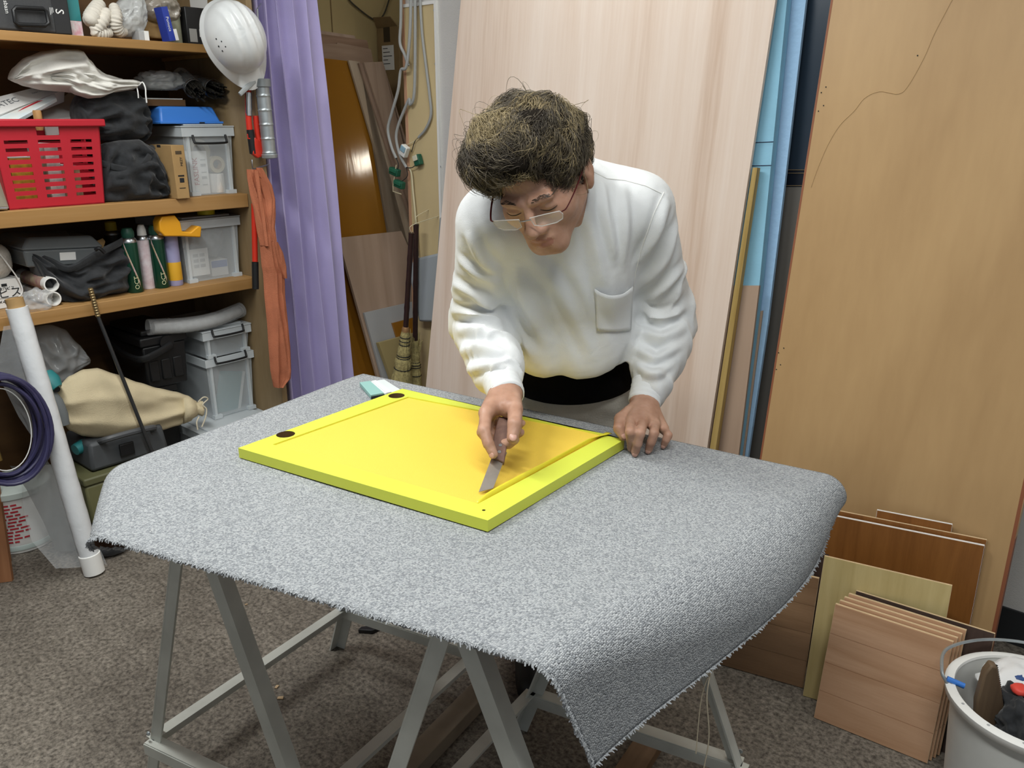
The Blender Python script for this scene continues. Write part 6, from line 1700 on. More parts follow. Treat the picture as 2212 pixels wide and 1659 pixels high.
def vnoise(P, s=0):
    I = np.floor(P).astype(np.int64); F_ = P - I; F_ = F_ * F_ * (3 - 2 * F_)
    r = 0
    for a in (0, 1):
        for b in (0, 1):
            for c in (0, 1):
                w = (F_[:, 0] if a else 1 - F_[:, 0]) * (F_[:, 1] if b else 1 - F_[:, 1]) * (F_[:, 2] if c else 1 - F_[:, 2])
                r = r + w * hash3(I[:, 0] + a, I[:, 1] + b, I[:, 2] + c, s)
    return r
def sstep(a, b, x):
    t = np.clip((x - a) / (b - a), 0, 1); return t * t * (3 - 2 * t)
# ---- joints
J = dict(pel=(.14, 1.895, .82), SL=(.274, 1.688, 1.238), SR=(-.052, 1.585, 1.226), C7=(.118, 1.655, 1.290),
         EL=(.358, 1.800, .985), WL=(.284, 1.640, .842), ER=(-.072, 1.725, .998), WR=(-.012, 1.482, .918))
J = {k: np.array(v) for k, v in J.items()}
lat = J['SL'] - J['SR']; lat /= np.linalg.norm(lat)
spn = np.array([-.02, -.21, .46]); spn -= lat * spn.dot(lat); spn /= np.linalg.norm(spn)
frt = np.cross(lat, spn); frt = frt if frt[1] < 0 else -frt
RT = np.stack([lat, frt, spn], 1)
# head frame
hR = np.array([.88, -.44, .18]); hU = np.array([-.42, -.43, .79])
hR /= np.linalg.norm(hR); hU -= hR * hU.dot(hR); hU /= np.linalg.norm(hU)
hF = np.cross(hU, hR); hF = hF if hF[2] < 0 else -hF
RH = np.stack([hR, hF, hU], 1)
HC = np.array([.044, 1.506, 1.346]); HSC = 1.04
HL = lambda x, y, z: HC + RH @ (np.array([x, y, z]) * HSC)
def torso_prims(g=0.0):
    return [ell((.122, 1.705, 1.115), (.160 + g, .112 + g, .185 + g), RT),
            ell((.132, 1.780, .985), (.146 + g, .122 + g, .125 + g), RT),
            cone(J['SR'] + lat * .035 + spn * .005, J['SL'] - lat * .035 + spn * .005, .062 + g, .062 + g),
            cone(J['C7'] - frt * -.0 - spn * .03, J['C7'] - spn * .12, .055 + g, .085 + g),
            cone((.150, 1.725, 1.295), (.272, 1.728, 1.256), .040 + g, .046 + g), cone((.10, 1.70, 1.285), (-.02, 1.62, 1.235), .040 + g, .046 + g)]
def arm(S_, E_, W_, g=0.0, wr=.027):
    return [cone(S_, E_, .054 + g, .043 + g), cone(E_, E_ + (W_ - E_) * .35, .043 + g, .042 + g), cone(E_ + (W_ - E_) * .35, W_, .042 + g, wr + g)]
body = Scene_()
body.add(Grp(torso_prims(-.012), .05), 0)
body.add(Grp([ell(J['pel'], (.150, .110, .12))], .05), .05)
for sx, kn, an in ((-1, (.03, 1.84, .43), (.05, 1.885, .08)), (1, (.262, 1.90, .43), (.275, 1.965, .08))):
    hp = np.array([.145 + sx * .085, 1.905, .78])
    body.add(Grp([cone(hp, kn, .080, .052), cone(kn, an, .052, .035), cone(an, np.array(an) + (0, -.09, -.045), .03, .026)], .03), .04)
body.add(Grp(arm(J['SL'], J['EL'], J['WL']), .02), .03)
body.add(Grp(arm(J['SR'], J['ER'], J['WR']), .02), .03)
# neck
nk = [cone(J['C7'] - spn * .03 + frt * .01, HL(0, -.035, -.055), .056, .055), cone(J['C7'] + frt * .055 - spn * .03, HL(0, .01, -.075), .048, .050)]
body.add(Grp(nk, .03), .03)
# head
E3 = lambda c, r, ax=None: ell(HL(*c), np.array(r) * HSC, RH if ax is None else RH @ ax)
C3 = lambda a, b, r1, r2: cone(HL(*a), HL(*b), r1, r2)
head = [E3((0, -.008, .018), (.074, .088, .082)), E3((0, .030, -.045), (.063, .062, .078)),
        C3((-.052, .012, -.070), (-.016, .074, -.112), .020, .019), C3((.052, .012, -.070), (.016, .074, -.112), .020, .019),
        C3((-.014, .078, -.114), (.014, .078, -.114), .019, .019), E3((-.042, .058, -.052), (.024, .026, .026)), E3((.042, .058, -.052), (.024, .026, .026)),
        E3((0, .074, -.088), (.034, .024, .026))]
hg = Grp(head, .022, sub=[(E3((-.032, .104, -.030), (.019, .017, .011)), .012), (E3((.032, .104, -.030), (.019, .017, .011)), .012)])
body.add(hg, .02)
body.add(Grp([C3((-.040, .082, -.012), (-.012, .090, -.014), .010, .010), C3((.040, .082, -.012), (.012, .090, -.014), .010, .010)], .006), .010)
body.add(Grp([E3((-.032, .0795, -.030), (.0155, .0115, .0105)), E3((.032, .0795, -.030), (.0155, .0115, .0105))], 0), .004)
body.add(Grp([C3((0, .092, -.022), (0, .112, -.058), .0080, .0105), E3((0, .112, -.062), (.0115, .011, .010)), E3((-.0135, .100, -.065), (.0085, .011, .0085)), E3((.0135, .100, -.065), (.0085, .011, .0085))], .007), .008)
body.add(Grp([C3((-.022, .092, -.0905), (-.005, .1005, -.0875), .0036, .0055), C3((.022, .092, -.0905), (.005, .1005, -.0875), .0036, .0055)], .004), .005)
body.add(Grp([C3((-.018, .093, -.0965), (0, .0995, -.0985), .0040, .0062), C3((.018, .093, -.0965), (0, .0995, -.0985), .0040, .0062)], .004), .005)
body.cuts.append((C3((-.023, .099, -.0930), (0, .1075, -.0928), .0022, .0026), .003))
body.cuts.append((C3((.023, .099, -.0930), (0, .1075, -.0928), .0022, .0026), .003))
body.cuts.append((E3((-.0065, .110, -.0715), (.0035, .006, .004)), .002)); body.cuts.append((E3((.0065, .110, -.0715), (.0035, .006, .004)), .002))
for s in (-1, 1):
    rx = np.array(Matrix.Rotation(R(-14), 3, 'X'))
    body.add(Grp([E3((s * .080, -.006, -.030), (.009, .020, .032), rx), E3((s * .078, .001, -.058), (.008, .010, .012))], .008,
                 sub=[(E3((s * .090, -.004, -.026), (.008, .012, .021), rx), .006)]), .006)
# hands
def fchain(pts, rs): return Grp([cone(pts[i], pts[i + 1], rs[i], rs[i + 1]) for i in range(len(pts) - 1)], .003)
D_ = lambda px, py, D: A3(atD(px, py, D))
Z_ = lambda px, py, z: A3(onz(px, py, z))
CZ = TZ + 0.0105
wl = J['WL']
L_mcp = [D_(1362, 914, 1.632), D_(1389, 912, 1.640), D_(1413, 919, 1.652), D_(1436, 930, 1.668)]
L_tip = [Z_(1363, 968, CZ + .001), Z_(1372, 977, CZ), Z_(1401, 971, CZ), Z_(1434, 961, CZ)]
L_pip = [D_(1361, 937, 1.585), D_(1382, 940, 1.585), D_(1413, 940, 1.605), D_(1443, 944, 1.638)]
lf = []
for k in range(4):
    m, p_, t_ = L_mcp[k], L_pip[k], L_tip[k]
    p_ = p_ + np.array([0, 0, .004])
    dd = p_ * .42 + t_ * .58 + np.array([0, -.004, .004])
    r0 = [.0105, .0108, .0103, .0092][k]
    lf.append(fchain([m, p_, dd, t_], [r0, r0 * .95, r0 * .86, r0 * .76]))
l_thm = [wl + np.array([-.018, -.03, .004]), D_(1341, 905, 1.668), D_(1338, 925, 1.632), Z_(1347, 941, .8148)]
lf.append(fchain(l_thm, [.015, .0135, .0125, .0105]))
l_palm = Grp([cone(wl, L_mcp[0] * .9 + wl * .1, .024, .0125), cone(wl, L_mcp[1], .024, .0130), cone(wl, L_mcp[2], .024, .0125), cone(wl, L_mcp[3] * .9 + wl * .1, .023, .0115)], .012)
body.add(Hand(l_palm, lf, .007), .012)
# right hand round the knife
wr = J['WR']
kn_tip = A3(onz(1046, 1066, .8035)); kn_mid = D_(1077, 984, 1.462); kn_top = D_(1087, 915, 1.512)
R_mcp = [D_(1050, 892, 1.492), D_(1053, 890, 1.522), D_(1060, 889, 1.548), D_(1071, 888, 1.570)]
i_fin = fchain([R_mcp[0], D_(1046, 930, 1.452), D_(1055, 958, 1.444), D_(1066, 981, 1.441)], [.0120, .0112, .0100, .0085])
m_fin = fchain([R_mcp[1], D_(1043, 934, 1.490), D_(1066, 962, 1.492), D_(1099, 958, 1.478), D_(1112, 950, 1.472)], [.0118, .0112, .0102, .0096, .0085])
r_fin = fchain([R_mcp[2], D_(1052, 930, 1.520), D_(1078, 950, 1.520), D_(1112, 940, 1.500), D_(1124, 934, 1.495)], [.0112, .0105, .0098, .0092, .0082])
p_fin = fchain([R_mcp[3], D_(1066, 922, 1.548), D_(1090, 935, 1.545), D_(1118, 920, 1.522), D_(1127, 914, 1.515)], [.0100, .0095, .0088, .0082, .0074])
t_fin = fchain([wr + np.array([.014, -.03, -.004]), D_(1113, 884, 1.500), D_(1112, 916, 1.462), D_(1107, 946, 1.452)], [.0165, .0142, .0132, .0108])
r_palm = Grp([cone(wr, R_mcp[0], .026, .0135), cone(wr, R_mcp[1], .026, .0135), cone(wr, R_mcp[2], .026, .0125), cone(wr, R_mcp[3], .024, .0120), cone(wr, D_(1100, 880, 1.515), .024, .020)], .012)
body.add(Hand(r_palm, [i_fin, m_fin, r_fin, p_fin, t_fin], .007), .012)
V, Q = surface_net(body, (-.2, 1.2, -.01), (.5, 2.12, 1.55), .003)
V = relax(V, Q, 1, .35)
# small skin relief
Nn = vnormals(V, Q)
hz = np.linalg.norm(V - HC, axis=1) < .16
V = V + Nn * (.0007 * (vnoise(V * 260) - .5))[:, None]
def skin_mat():
    m, N, L, B = newmat('skin')
    tc = N.new('ShaderNodeTexCoord')
    n1 = N.new('ShaderNodeTexNoise'); n1.inputs['Scale'].default_value = 38; n1.inputs['Detail'].default_value = 5
    L.new(tc.outputs['Object'], n1.inputs['Vector'])
    r = N.new('ShaderNodeValToRGB'); r.color_ramp.elements[0].position = .3; r.color_ramp.elements[1].position = .7
    r.color_ramp.elements[0].color = srgb('#a07863'); r.color_ramp.elements[1].color = srgb('#b9927d')
    L.new(n1.outputs['Fac'], r.inputs['Fac']); L.new(r.outputs['Color'], B.inputs['Base Color'])
    B.inputs['Roughness'].default_value = .48; B.inputs['Specular IOR Level'].default_value = .35
    B.inputs['Subsurface Weight'].default_value = .15; B.inputs['Subsurface Radius'].default_value = (.008, .003, .0015); B.inputs['Subsurface Scale'].default_value = .6
    n2 = N.new('ShaderNodeTexNoise'); n2.inputs['Scale'].default_value = 420; n2.inputs['Detail'].default_value = 2
    L.new(tc.outputs['Object'], n2.inputs['Vector'])
    b = N.new('ShaderNodeBump'); b.inputs['Strength'].default_value = .18; b.inputs['Distance'].default_value = .001
    L.new(n2.outputs['Fac'], b.inputs['Height']); L.new(b.outputs['Normal'], B.inputs['Normal'])
    return m
M['skin'] = skin_mat()
M['lips'] = mat('lips', '#9c6a5a', .45, var=.05, vscale=80)
M['nail'] = mat('finger_nail', '#bf9484', .35)
man = thing('person', 'man in a white long-sleeved shirt leaning over the table, cutting with a knife', 'person', (.14, 1.90, 0), rz=0)
mo = np.array([.14, 1.90, 0.]); MOV0 = Vector(mo)
def attach(o, par=None):
    o.parent = par or man
    return o
me = npmesh('body', V - mo, Q)
for m_ in ('skin', 'lips', 'nail'): me.materials.append(M[m_])
fc = V[Q].mean(1)
loc_ = (fc - HC) @ RH / HSC
lp = (np.abs(loc_[:, 0]) < .0225) & (loc_[:, 2] < -.0835) & (loc_[:, 2] > -.1045) & (loc_[:, 1] > .093) & ((((loc_[:, 0]) / .023) ** 2 + ((loc_[:, 2] + .094) / .0098) ** 2) < 1)
mi = np.zeros(len(Q), int); mi[lp] = 1
fn = np.cross(V[Q[:, 2]] - V[Q[:, 0]], V[Q[:, 3]] - V[Q[:, 1]]); fn /= np.maximum(np.linalg.norm(fn, axis=1), 1e-12)[:, None]
NAILS = []
def nails(tip, prev, up, r):
    ax = tip - prev; ax = ax / np.linalg.norm(ax); up = up - ax * up.dot(ax); up = up / np.linalg.norm(up)
    NAILS.append((Vector(tip), Vector(ax), Vector(up), r))
for k in range(4): nails(L_tip[k], L_pip[k] * .4 + L_tip[k] * .6 + np.array([0, -.004, .004]), np.array([.0, -.75, .65]), [.0080, .0082, .0079, .0070][k])
nails(l_thm[-1], l_thm[-2], np.array([-.1, -.7, .7]), .0105)
nails(D_(1107, 946, 1.452), D_(1112, 916, 1.462), np.array([.05, -1, .25]), .0108)
nails(D_(1066, 981, 1.441), D_(1055, 958, 1.444), np.array([-.6, -.8, .1]), .0085)
me.polygons.foreach_set('material_index', mi.tolist())
bo = bpy.data.objects.new('body', me); COL.objects.link(bo); attach(bo)
for tip, ax, up, r in NAILS:
    sd = ax.cross(up)
    b = NB(); bmesh.ops.create_uvsphere(b, u_segments=16, v_segments=10, radius=1)
    c_ = tip + ax * .001 + up * (r * .80) - MOV0
    T_ = Matrix((sd * (r * .66), ax * (r * .74), up * (r * .22))).transposed().to_4x4(); T_.translation = c_
    # tip of the nail bends down with the finger
    bmesh.ops.transform(b, matrix=T_ @ Matrix.Rotation(R(-12), 4, 'X'), verts=b.verts)
    obj('finger_nail', b, M['nail'], man, smooth=True, angle=0)
# ---- clothes
from mathutils.bvhtree import BVHTree
FOLDS = [([(1300, 392), (1308, 470), (1330, 575)], .009, .011), ([(1345, 400), (1352, 480), (1345, 590)], .007, .010), ([(1268, 440), (1288, 540), (1300, 630)], .007, .013),
         ([(1160, 560), (1228, 660), (1290, 775)], .010, .016), ([(1105, 560), (1128, 650), (1195, 770)], .010, .016), ([(1230, 560), (1262, 660), (1320, 760)], .006, .014), ([(1095, 640), (1120, 710), (1160, 780)], .008, .014),
         ([(1442, 430), (1420, 505), (1376, 585)], .011, .013), ([(1462, 480), (1440, 560), (1384, 640)], .011, .013), ([(1484, 570), (1440, 620), (1390, 665)], .010, .012),
         ([(1378, 668), (1430, 690), (1488, 655)], .013, .012), ([(1374, 708), (1430, 735), (1484, 698)], .012, .012), ([(1374, 752), (1420, 776), (1475, 735)], .011, .011), ([(1374, 790), (1412, 812), (1458, 780)], .010, .010),
         ([(1010, 500), (1040, 560), (1086, 610)], .009, .013), ([(990, 560), (1030, 592), (1085, 622)], .009, .011), ([(983, 615), (1035, 640), (1090, 690)], .011, .012), ([(978, 672), (1030, 680), (1095, 702)], .014, .012),
         ([(985, 712), (1040, 712), (1092, 735)], .013, .012), ([(995, 758), (1045, 748), (1097, 768)], .012, .012), ([(1012, 800), (1060, 786), (1102, 800)], .010, .010)]
def fold_lines(V, Q, folds):
    """soft ridges running over the cloth along the lines where it creases"""
    T = BVHTree.FromPolygons([tuple(v) for v in V], [tuple(q) for q in Q])
    d = np.zeros(len(V))
    for px, A_, w_ in folds:
        pts = []
        for i in range(len(px) - 1):
            for k in range(8):
                f = k / 8
                h_ = T.ray_cast(CAMP, ray(px[i][0] + (px[i + 1][0] - px[i][0]) * f, px[i][1] + (px[i + 1][1] - px[i][1]) * f).normalized())
                if h_[0] is not None: pts.append(h_[0])
        if len(pts) < 2: continue
        pts = np.array([tuple(p) for p in pts])
        for _ in range(3): pts[1:-1] = (pts[:-2] + 2 * pts[1:-1] + pts[2:]) / 4
        xs = np.linspace(0, len(pts) - 1, len(pts) * 5); pts = np.stack([np.interp(xs, np.arange(len(pts)), pts[:, c]) for c in range(3)], 1); n_ = len(pts)
        # smooth the traced line
        for _ in range(2): pts[1:-1] = (pts[:-2] + 2 * pts[1:-1] + pts[2:]) / 4
        near = np.nonzero(np.all((V > pts.min(0) - .06) & (V < pts.max(0) + .06), axis=1))[0]
        D2 = np.linalg.norm(V[near][:, None] - pts[None], axis=2)
        j = D2.argmin(1); dd = D2[np.arange(len(near)), j] / w_
        env = np.sin(np.pi * (j + 1) / (n_ + 1)) ** .6
        d[near] += A_ * env * (np.exp(-dd ** 2) - .42 * np.exp(-((dd - 1.7) / .75) ** 2))
    return d
def cloth(name, S_, lo, hi, h, disp, m, it=2, nameobj=None, folds=None):
    V, Q = surface_net(S_, lo, hi, h)
    V = relax(V, Q, it, .5)
    N_ = vnormals(V, Q)
    V = V + N_ * (disp(V, N_) if folds is None else disp(V, N_) + fold_lines(V, Q, folds))[:, None]
    V = relax(V, Q, 1, .2)
    me = npmesh(name, V - mo, Q); me.materials.append(m)
    o = bpy.data.objects.new(name, me); COL.objects.link(o); attach(o)
    return o, V, Q
def bone(P, a, b):
    ab_ = b - a; L_ = np.linalg.norm(ab_); t = (P - a) @ ab_ / (L_ * L_)
    r = P - a - np.clip(t, 0, 1)[:, None] * ab_
    return t * L_, np.linalg.norm(r, axis=1), r
def ridge(x): return 1 - np.abs(2 * x - 1) * 1.0
def shirt_disp(P, N_):
    d = np.zeros(len(P))
    for S_, E_, W_, sd in ((J['SL'], J['EL'], J['WL'], 3), (J['SR'], J['ER'], J['WR'], 8)):
        t1, r1, v1 = bone(P, S_, E_); t2, r2, v2 = bone(P, E_, W_)
        w1 = sstep(.095, .074, r1) * sstep(.10, .16, t1); w2 = sstep(.095, .074, r2) * sstep(-.02, .04, t2)
        ang = v2 @ np.array([.6, -.5, .6])
        f2 = vnoise(np.stack([t2 * 34 + ang * 16 + 1.6 * vnoise(P * 14, sd), ang * 9, P[:, 1] * 6], 1), sd)
        f1 = vnoise(np.stack([t1 * 24 + (v1 @ np.array([.7, -.4, .3])) * 20, (v1 @ np.array([.3, .7, .5])) * 12, P[:, 0] * 5], 1), sd + 1)
        rg = lambda f: np.clip(1 - 2.6 * np.abs(f - .5) * 1.6, 0, 1) ** 1.3 - .35
        d += w2 * .007 * rg(f2) + w1 * (1 - w2) * .010 * rg(f1) * sstep(.03, .18, t1)
    q = (P - np.array([.122, 1.705, 1.115])) @ RT
    wt = sstep(.20, .15, np.abs(q[:, 0])) * sstep(.20, .10, q[:, 2])
    ft = vnoise(np.stack([q[:, 0] * 26 + q[:, 2] * 5, q[:, 2] * 4.0, q[:, 1] * 5], 1), 21)
    d += wt * .024 * (ft - .5) * sstep(-.02, .06, q[:, 1])
    d += .0006 * (vnoise(P * 160, 5) - .5)
    return d
def half(p, n):
    p = np.array(p, float); n = np.array(n, float); n /= np.linalg.norm(n)
    return (lambda P: -((P - p) @ n)), np.full(3, -9.), np.full(3, 9.)
sh = Scene_()
sh.add(Grp(torso_prims(.010) + [ell((.132, 1.748, .955), (.142, .118, .092), RT), cone((.00, 1.70, 1.02), (.03, 1.66, 1.12), .045, .05)], .05, sub=[(half((.13, 1.64, .878), (0, .42, -1)), .02)]), 0)
sh.add(Grp(arm(J['SL'] - lat * .012, J['EL'], J['WL'] + (J['EL'] - J['WL']) * .19, .014, .022), .03), .026)
sh.add(Grp(arm(J['SR'] + lat * .012, J['ER'], J['WR'] + (J['ER'] - J['WR']) * .15, .014, .022), .03), .026)
for E_, W_ in ((J['EL'], J['WL']), (J['ER'], J['WR'])):   # fabric gathered above the cuff
    sh.add(Grp([cone(W_ + (E_ - W_) * .28, W_ + (E_ - W_) * .48, .049, .055)], .01), .02)
nkA = J['C7'] + frt * .020 - spn * .03; nkB = HL(0, -.01, -.075)
sh.add(Grp([cone(nkA, nkA + (nkB - nkA) * .55, .082, .068)], .02), .03)
nkc = cone(nkA + (nkB - nkA) * .25, nkA + (nkB - nkA) * 1.3, .052, .064)
sh.cuts.append((nkc, .006))
M['shirt'] = mat('white_knit_cotton', '#d6d8d9', .85, bump=.25, bscale=700, sheen=.15, spec=.25)
so, SV, SQ = cloth('shirt', sh, (-.25, 1.3, .75), (.55, 2.0, 1.5), .0042, shirt_disp, M['shirt'], folds=FOLDS)
def bvh_of(V, Q): return BVHTree.FromPolygons([tuple(v) for v in V], [tuple(q) for q in Q])
SB = bvh_of(SV, SQ)
def on_shirt(px, py, off=.002, T=None):
    r = ray(px, py).normalized()
    hit = (T or SB).ray_cast(CAMP, r)
    if hit[0] is None: return None
    n = hit[1] if hit[1].dot(r) < 0 else -hit[1]
    return hit[0] + n * off
MOV = Vector(mo)
def draped_line(name, px, r, m, parent, off=.0005, T=None, n=10):
    pts = []
    for i in range(len(px) - 1):
        for k in range(n):
            f = k / n; p = on_shirt(px[i][0] + (px[i + 1][0] - px[i][0]) * f, px[i][1] + (px[i + 1][1] - px[i][1]) * f, off, T)
            if p is not None: pts.append(p - MOV)
    b = NB(); tube(b, pts, r, 5)
    o = obj(name, b, m, parent, smooth=True); return o
def draped_patch(name, cols, m, parent, off0=.002, thick=.002, T=None):
    """cols: list of columns of pixel points"""
    b = NB(); rows = []
    for c in cols:
        row = []
        for q in c:
            p = on_shirt(q[0], q[1], off0 if len(q) < 3 else q[2], T)
            row.append((p - MOV) if p is not None else (row[-1] if row else Vector()))
        rows.append(row)
    gridmesh(b, rows)
    o = obj(name, b, m, parent, smooth=True, angle=0); solid(o, thick, -1 if True else 0)
    return o
cols = []
for i in range(13):
    f = i / 12
    xt, yt = 1285 + 79 * f, 622 + 14 * math.sin(math.pi * f) * 1.0 - 4 * f
    xb, yb = 1288 + 72 * f, 713 + 3 * math.sin(math.pi * f)
    cols.append([(xt + (xb - xt) * g / 10, yt + (yb - yt) * g / 10, .0022 + .007 * math.sin(math.pi * f) * (1 - g / 10) ** 1.5) for g in range(11)])
draped_patch('pocket', cols, M['shirt'], so)
seam = mat('seam_shade', '#d8d8d4', .9)
draped_line('seam', [(1283, 372), (1310, 386), (1350, 390), (1395, 402), (1432, 420)], .0011, seam, so)
draped_line('seam', [(1434, 416), (1412, 462), (1388, 530), (1372, 590), (1366, 640)], .0011, seam, so)
for nm, W_, E_, f0, f1 in (('L', J['WL'], J['EL'], -.02, .20), ('R', J['WR'], J['ER'], -.05, .16)):
    a_, c_ = W_ + (E_ - W_) * f0, W_ + (E_ - W_) * f1
    Ax = axisM(a_ - mo, c_ - mo); L_ = np.linalg.norm(c_ - a_)
    b = NB(); prof = [(.0315, .0)] + [(.0345 + .004 * g + .0008 * math.sin(26 * g), .002 + (L_ - .002) * g) for g in [k / 14 for k in range(15)]] + [(.034, L_ + .006)]
    lathe(b, prof, 48, Ax, cap0=False, cap1=False)
    for v in b.verts: v.co += Vector([.0009 * (hash(str(round(c, 3))) % 7 / 7 - .5) for c in v.co])
    obj('cuff', b, M['shirt'], so, smooth=True, angle=0)
# collar ring round the neck opening
cb = J['C7'] + frt * .030 - spn * .008; cd = (HL(0, 0, -.07) + np.array([0, -.02, .02])) - cb
# black waistband, trousers
wb = Scene_()
wb.add(Grp([ell((.137, 1.842, .880), (.152, .124, .085), RT), ell((.14, 1.862, .845), (.163, .130, .075))], .04), 0)
wb.cuts.append((half((.14, 1.74, .795), (0, .25, -1)), .004))
M['band'] = mat('black_knit_band', '#08080a', .9, bump=.3, bscale=200, spec=.1)
cloth('waist_band', wb, (-.08, 1.6, .70), (.36, 2.06, 1.02), .0042, lambda P, N_: .006 * (vnoise(P * np.array([6, 6, 40]), 3) - .5), M['band'])
tr = Scene_()
tr.add(Grp([ell((.145, 1.896, .80), (.160, .128, .10)), ell((.145, 1.890, .84), (.150, .118, .06))], .04), 0)
for sx, kn, an in ((-1, (.03, 1.84, .43), (.05, 1.885, .09)), (1, (.262, 1.90, .43), (.275, 1.965, .09))):
    hp = np.array([.145 + sx * .085, 1.905, .78])
    tr.add(Grp([cone(hp, kn, .098, .072), cone(kn, an, .072, .062)], .03), .05)
M['trousers'] = mat('grey_beige_trousers', '#c2beb4', .85, bump=.4, bscale=260, var=.04, vscale=20)
cloth('trousers', tr, (-.12, 1.6, .02), (.42, 2.12, .95), .005, lambda P, N_: .010 * (vnoise(np.stack([P[:, 0] * 12 + P[:, 2] * 22, P[:, 1] * 9, P[:, 2] * 16], 1), 9) - .45), M['trousers'])
for an in ((.05, 1.885), (.275, 1.965)):
    b = NB()
    sole = [(-.042, .055), (-.046, -.08), (-.04, -.16), (-.02, -.195), (.015, -.198), (.04, -.165), (.047, -.08), (.04, .055), (.0, .075)]
    prism(b, [(x, y, .0) for x, y in sole], (0, 0, .022))
    r_ = tube(b, [(0, .045, .075), (0, .0, .07), (0, -.06, .055), (0, -.12, .042), (0, -.165, .034), (0, -.185, .026)], [.042, .048, .044, .042, .036, .022], 14)
    for v in b.verts:
        if v.co.z < .0: v.co.z = 0
    o = obj('shoe', b, M['black'], man, smooth=True, loc=(an[0] - mo[0], an[1] - mo[1], .001)); subsurf(o, 1)
# ---- hair
M['hair_d'] = mat('dark_brown_hair', '#3a332a', .5, spec=.4)
M['hair_m'] = mat('greying_brown_hair', '#5e5546', .5, spec=.4)
M['hair_l'] = mat('light_tan_hair', '#8d7e5e', .5, spec=.4)
hs = Scene_()
hs.add(Grp([E3((0, -.008, .021), (.087, .094, .085)), E3((-.020, .045, .056), (.076, .058, .046)), E3((-.040, .0, .036), (.058, .076, .060)), E3((0, -.050, -.022), (.080, .060, .076))], .03), 0)
hs.cuts.append((E3((0, .088, -.050), (.070, .060, .086)), .012))
hs.cuts.append((E3((-.088, .012, -.055), (.03, .045, .055)), .01)); hs.cuts.append((E3((.088, .012, -.055), (.03, .045, .055)), .01))
HV, HQ = surface_net(hs, HC - .2, HC + .2, .004)
HN = vnormals(HV, HQ)
HV = HV + HN * (.006 * (vnoise(HV * 55, 2) - .5) + .016 * (vnoise(HV * 26, 4) - .5))[:, None]
nrg = np.random.default_rng(4); rnd = random.Random(11)
lh = (HV - HC) @ RH; ln = HN @ RH
cand = np.nonzero(lh[:, 2] > -.085)[0]
S_n, K_n = 24000, 11
ii = cand[nrg.integers(len(cand), size=S_n)]
p = lh[ii] + nrg.normal(0, .0015, (S_n, 3)); n = ln[ii]
wh = np.array([0.03, -.085, .075])      # whorl
nz1 = lambda a_: a_ / np.maximum(np.linalg.norm(a_, axis=1), 1e-9)[:, None]
t = p - wh; t -= n * np.sum(t * n, 1)[:, None]; t = nz1(t)
t = t + np.array([-.40, .25, 0]); t -= n * np.sum(t * n, 1)[:, None]; t = nz1(t); bt = np.cross(n, t)
sa = ((vnoise(p * 26, 31) - .5) * 3.2 + nrg.normal(0, .32, S_n))[:, None]
t, bt = t * np.cos(sa) + bt * np.sin(sa), bt * np.cos(sa) - t * np.sin(sa)
front = ((p[:, 1] > .04) & (p[:, 2] < .07)) | (p[:, 2] < -.02)
L_ = nrg.uniform(.030, .058, S_n) * np.where(front, .62, 1)
lift = (.06 + .30 * vnoise(p * 38, 33) + nrg.normal(0, .035, S_n)) * np.where(front, .5, 1)
wild = nrg.random(S_n) < .005; lift = np.where(wild, lift * 2.3 + .2, lift)
cr = .0035 + .0075 * vnoise(p * 35, 35); ph = 12.5 * vnoise(p * 22, 37) + nrg.normal(0, .3, S_n); turns = .45 + .8 * vnoise(p * 24, 39)
f = np.linspace(0, 1, K_n)[None, :, None]
L3, l3, c3 = L_[:, None, None], lift[:, None, None], cr[:, None, None]
pt = p[:, None] - n[:, None] * .003 + t[:, None] * (L3 * f) + n[:, None] * (l3 * L3 * np.sin(f * 2.4) - .45 * L3 * f * f)
an = ph[:, None, None] + turns[:, None, None] * 6.283 * f
pt = pt + (bt[:, None] * np.cos(an) + n[:, None] * np.sin(an) * .7) * c3 * np.minimum(1, f * 2.2)
pt = HC + pt @ RH.T - mo
tg = np.gradient(pt, axis=1); tg /= np.maximum(np.linalg.norm(tg, axis=2), 1e-9)[..., None]
x_ = np.cross(tg, np.array([.31, .57, .76])); x_ /= np.maximum(np.linalg.norm(x_, axis=2), 1e-9)[..., None]
y_ = np.cross(tg, x_)
rr = (nrg.uniform(.0003, .00068, S_n)[:, None] * (1 - .7 * np.linspace(0, 1, K_n)[None] ** 2))[..., None]
ring = np.stack([pt + (x_ * math.cos(a_) + y_ * math.sin(a_)) * rr for a_ in (0, 2.094, 4.189)], 2)   # S,K,3,3
hv = ring.reshape(-1, 3)
base_i = (np.arange(S_n)[:, None] * K_n + np.arange(K_n - 1)[None]) * 3
hq = np.concatenate([np.stack([base_i + k, base_i + (k + 1) % 3, base_i + 3 + (k + 1) % 3, base_i + 3 + k], -1).reshape(S_n, -1, 4) for k in range(3)], 1)
clump = vnoise(p * 32, 7) + nrg.normal(0, .11, S_n)
cm = np.where(clump > .64, 2, np.where(clump > .36, 1, 0))
nq = hq.shape[1]
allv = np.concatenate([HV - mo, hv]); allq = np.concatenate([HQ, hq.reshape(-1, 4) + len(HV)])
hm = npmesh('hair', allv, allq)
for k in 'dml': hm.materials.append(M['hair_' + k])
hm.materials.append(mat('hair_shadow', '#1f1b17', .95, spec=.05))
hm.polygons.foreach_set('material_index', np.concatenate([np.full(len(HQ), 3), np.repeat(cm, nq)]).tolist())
ho = bpy.data.objects.new('hair', hm); COL.objects.link(ho); attach(ho)
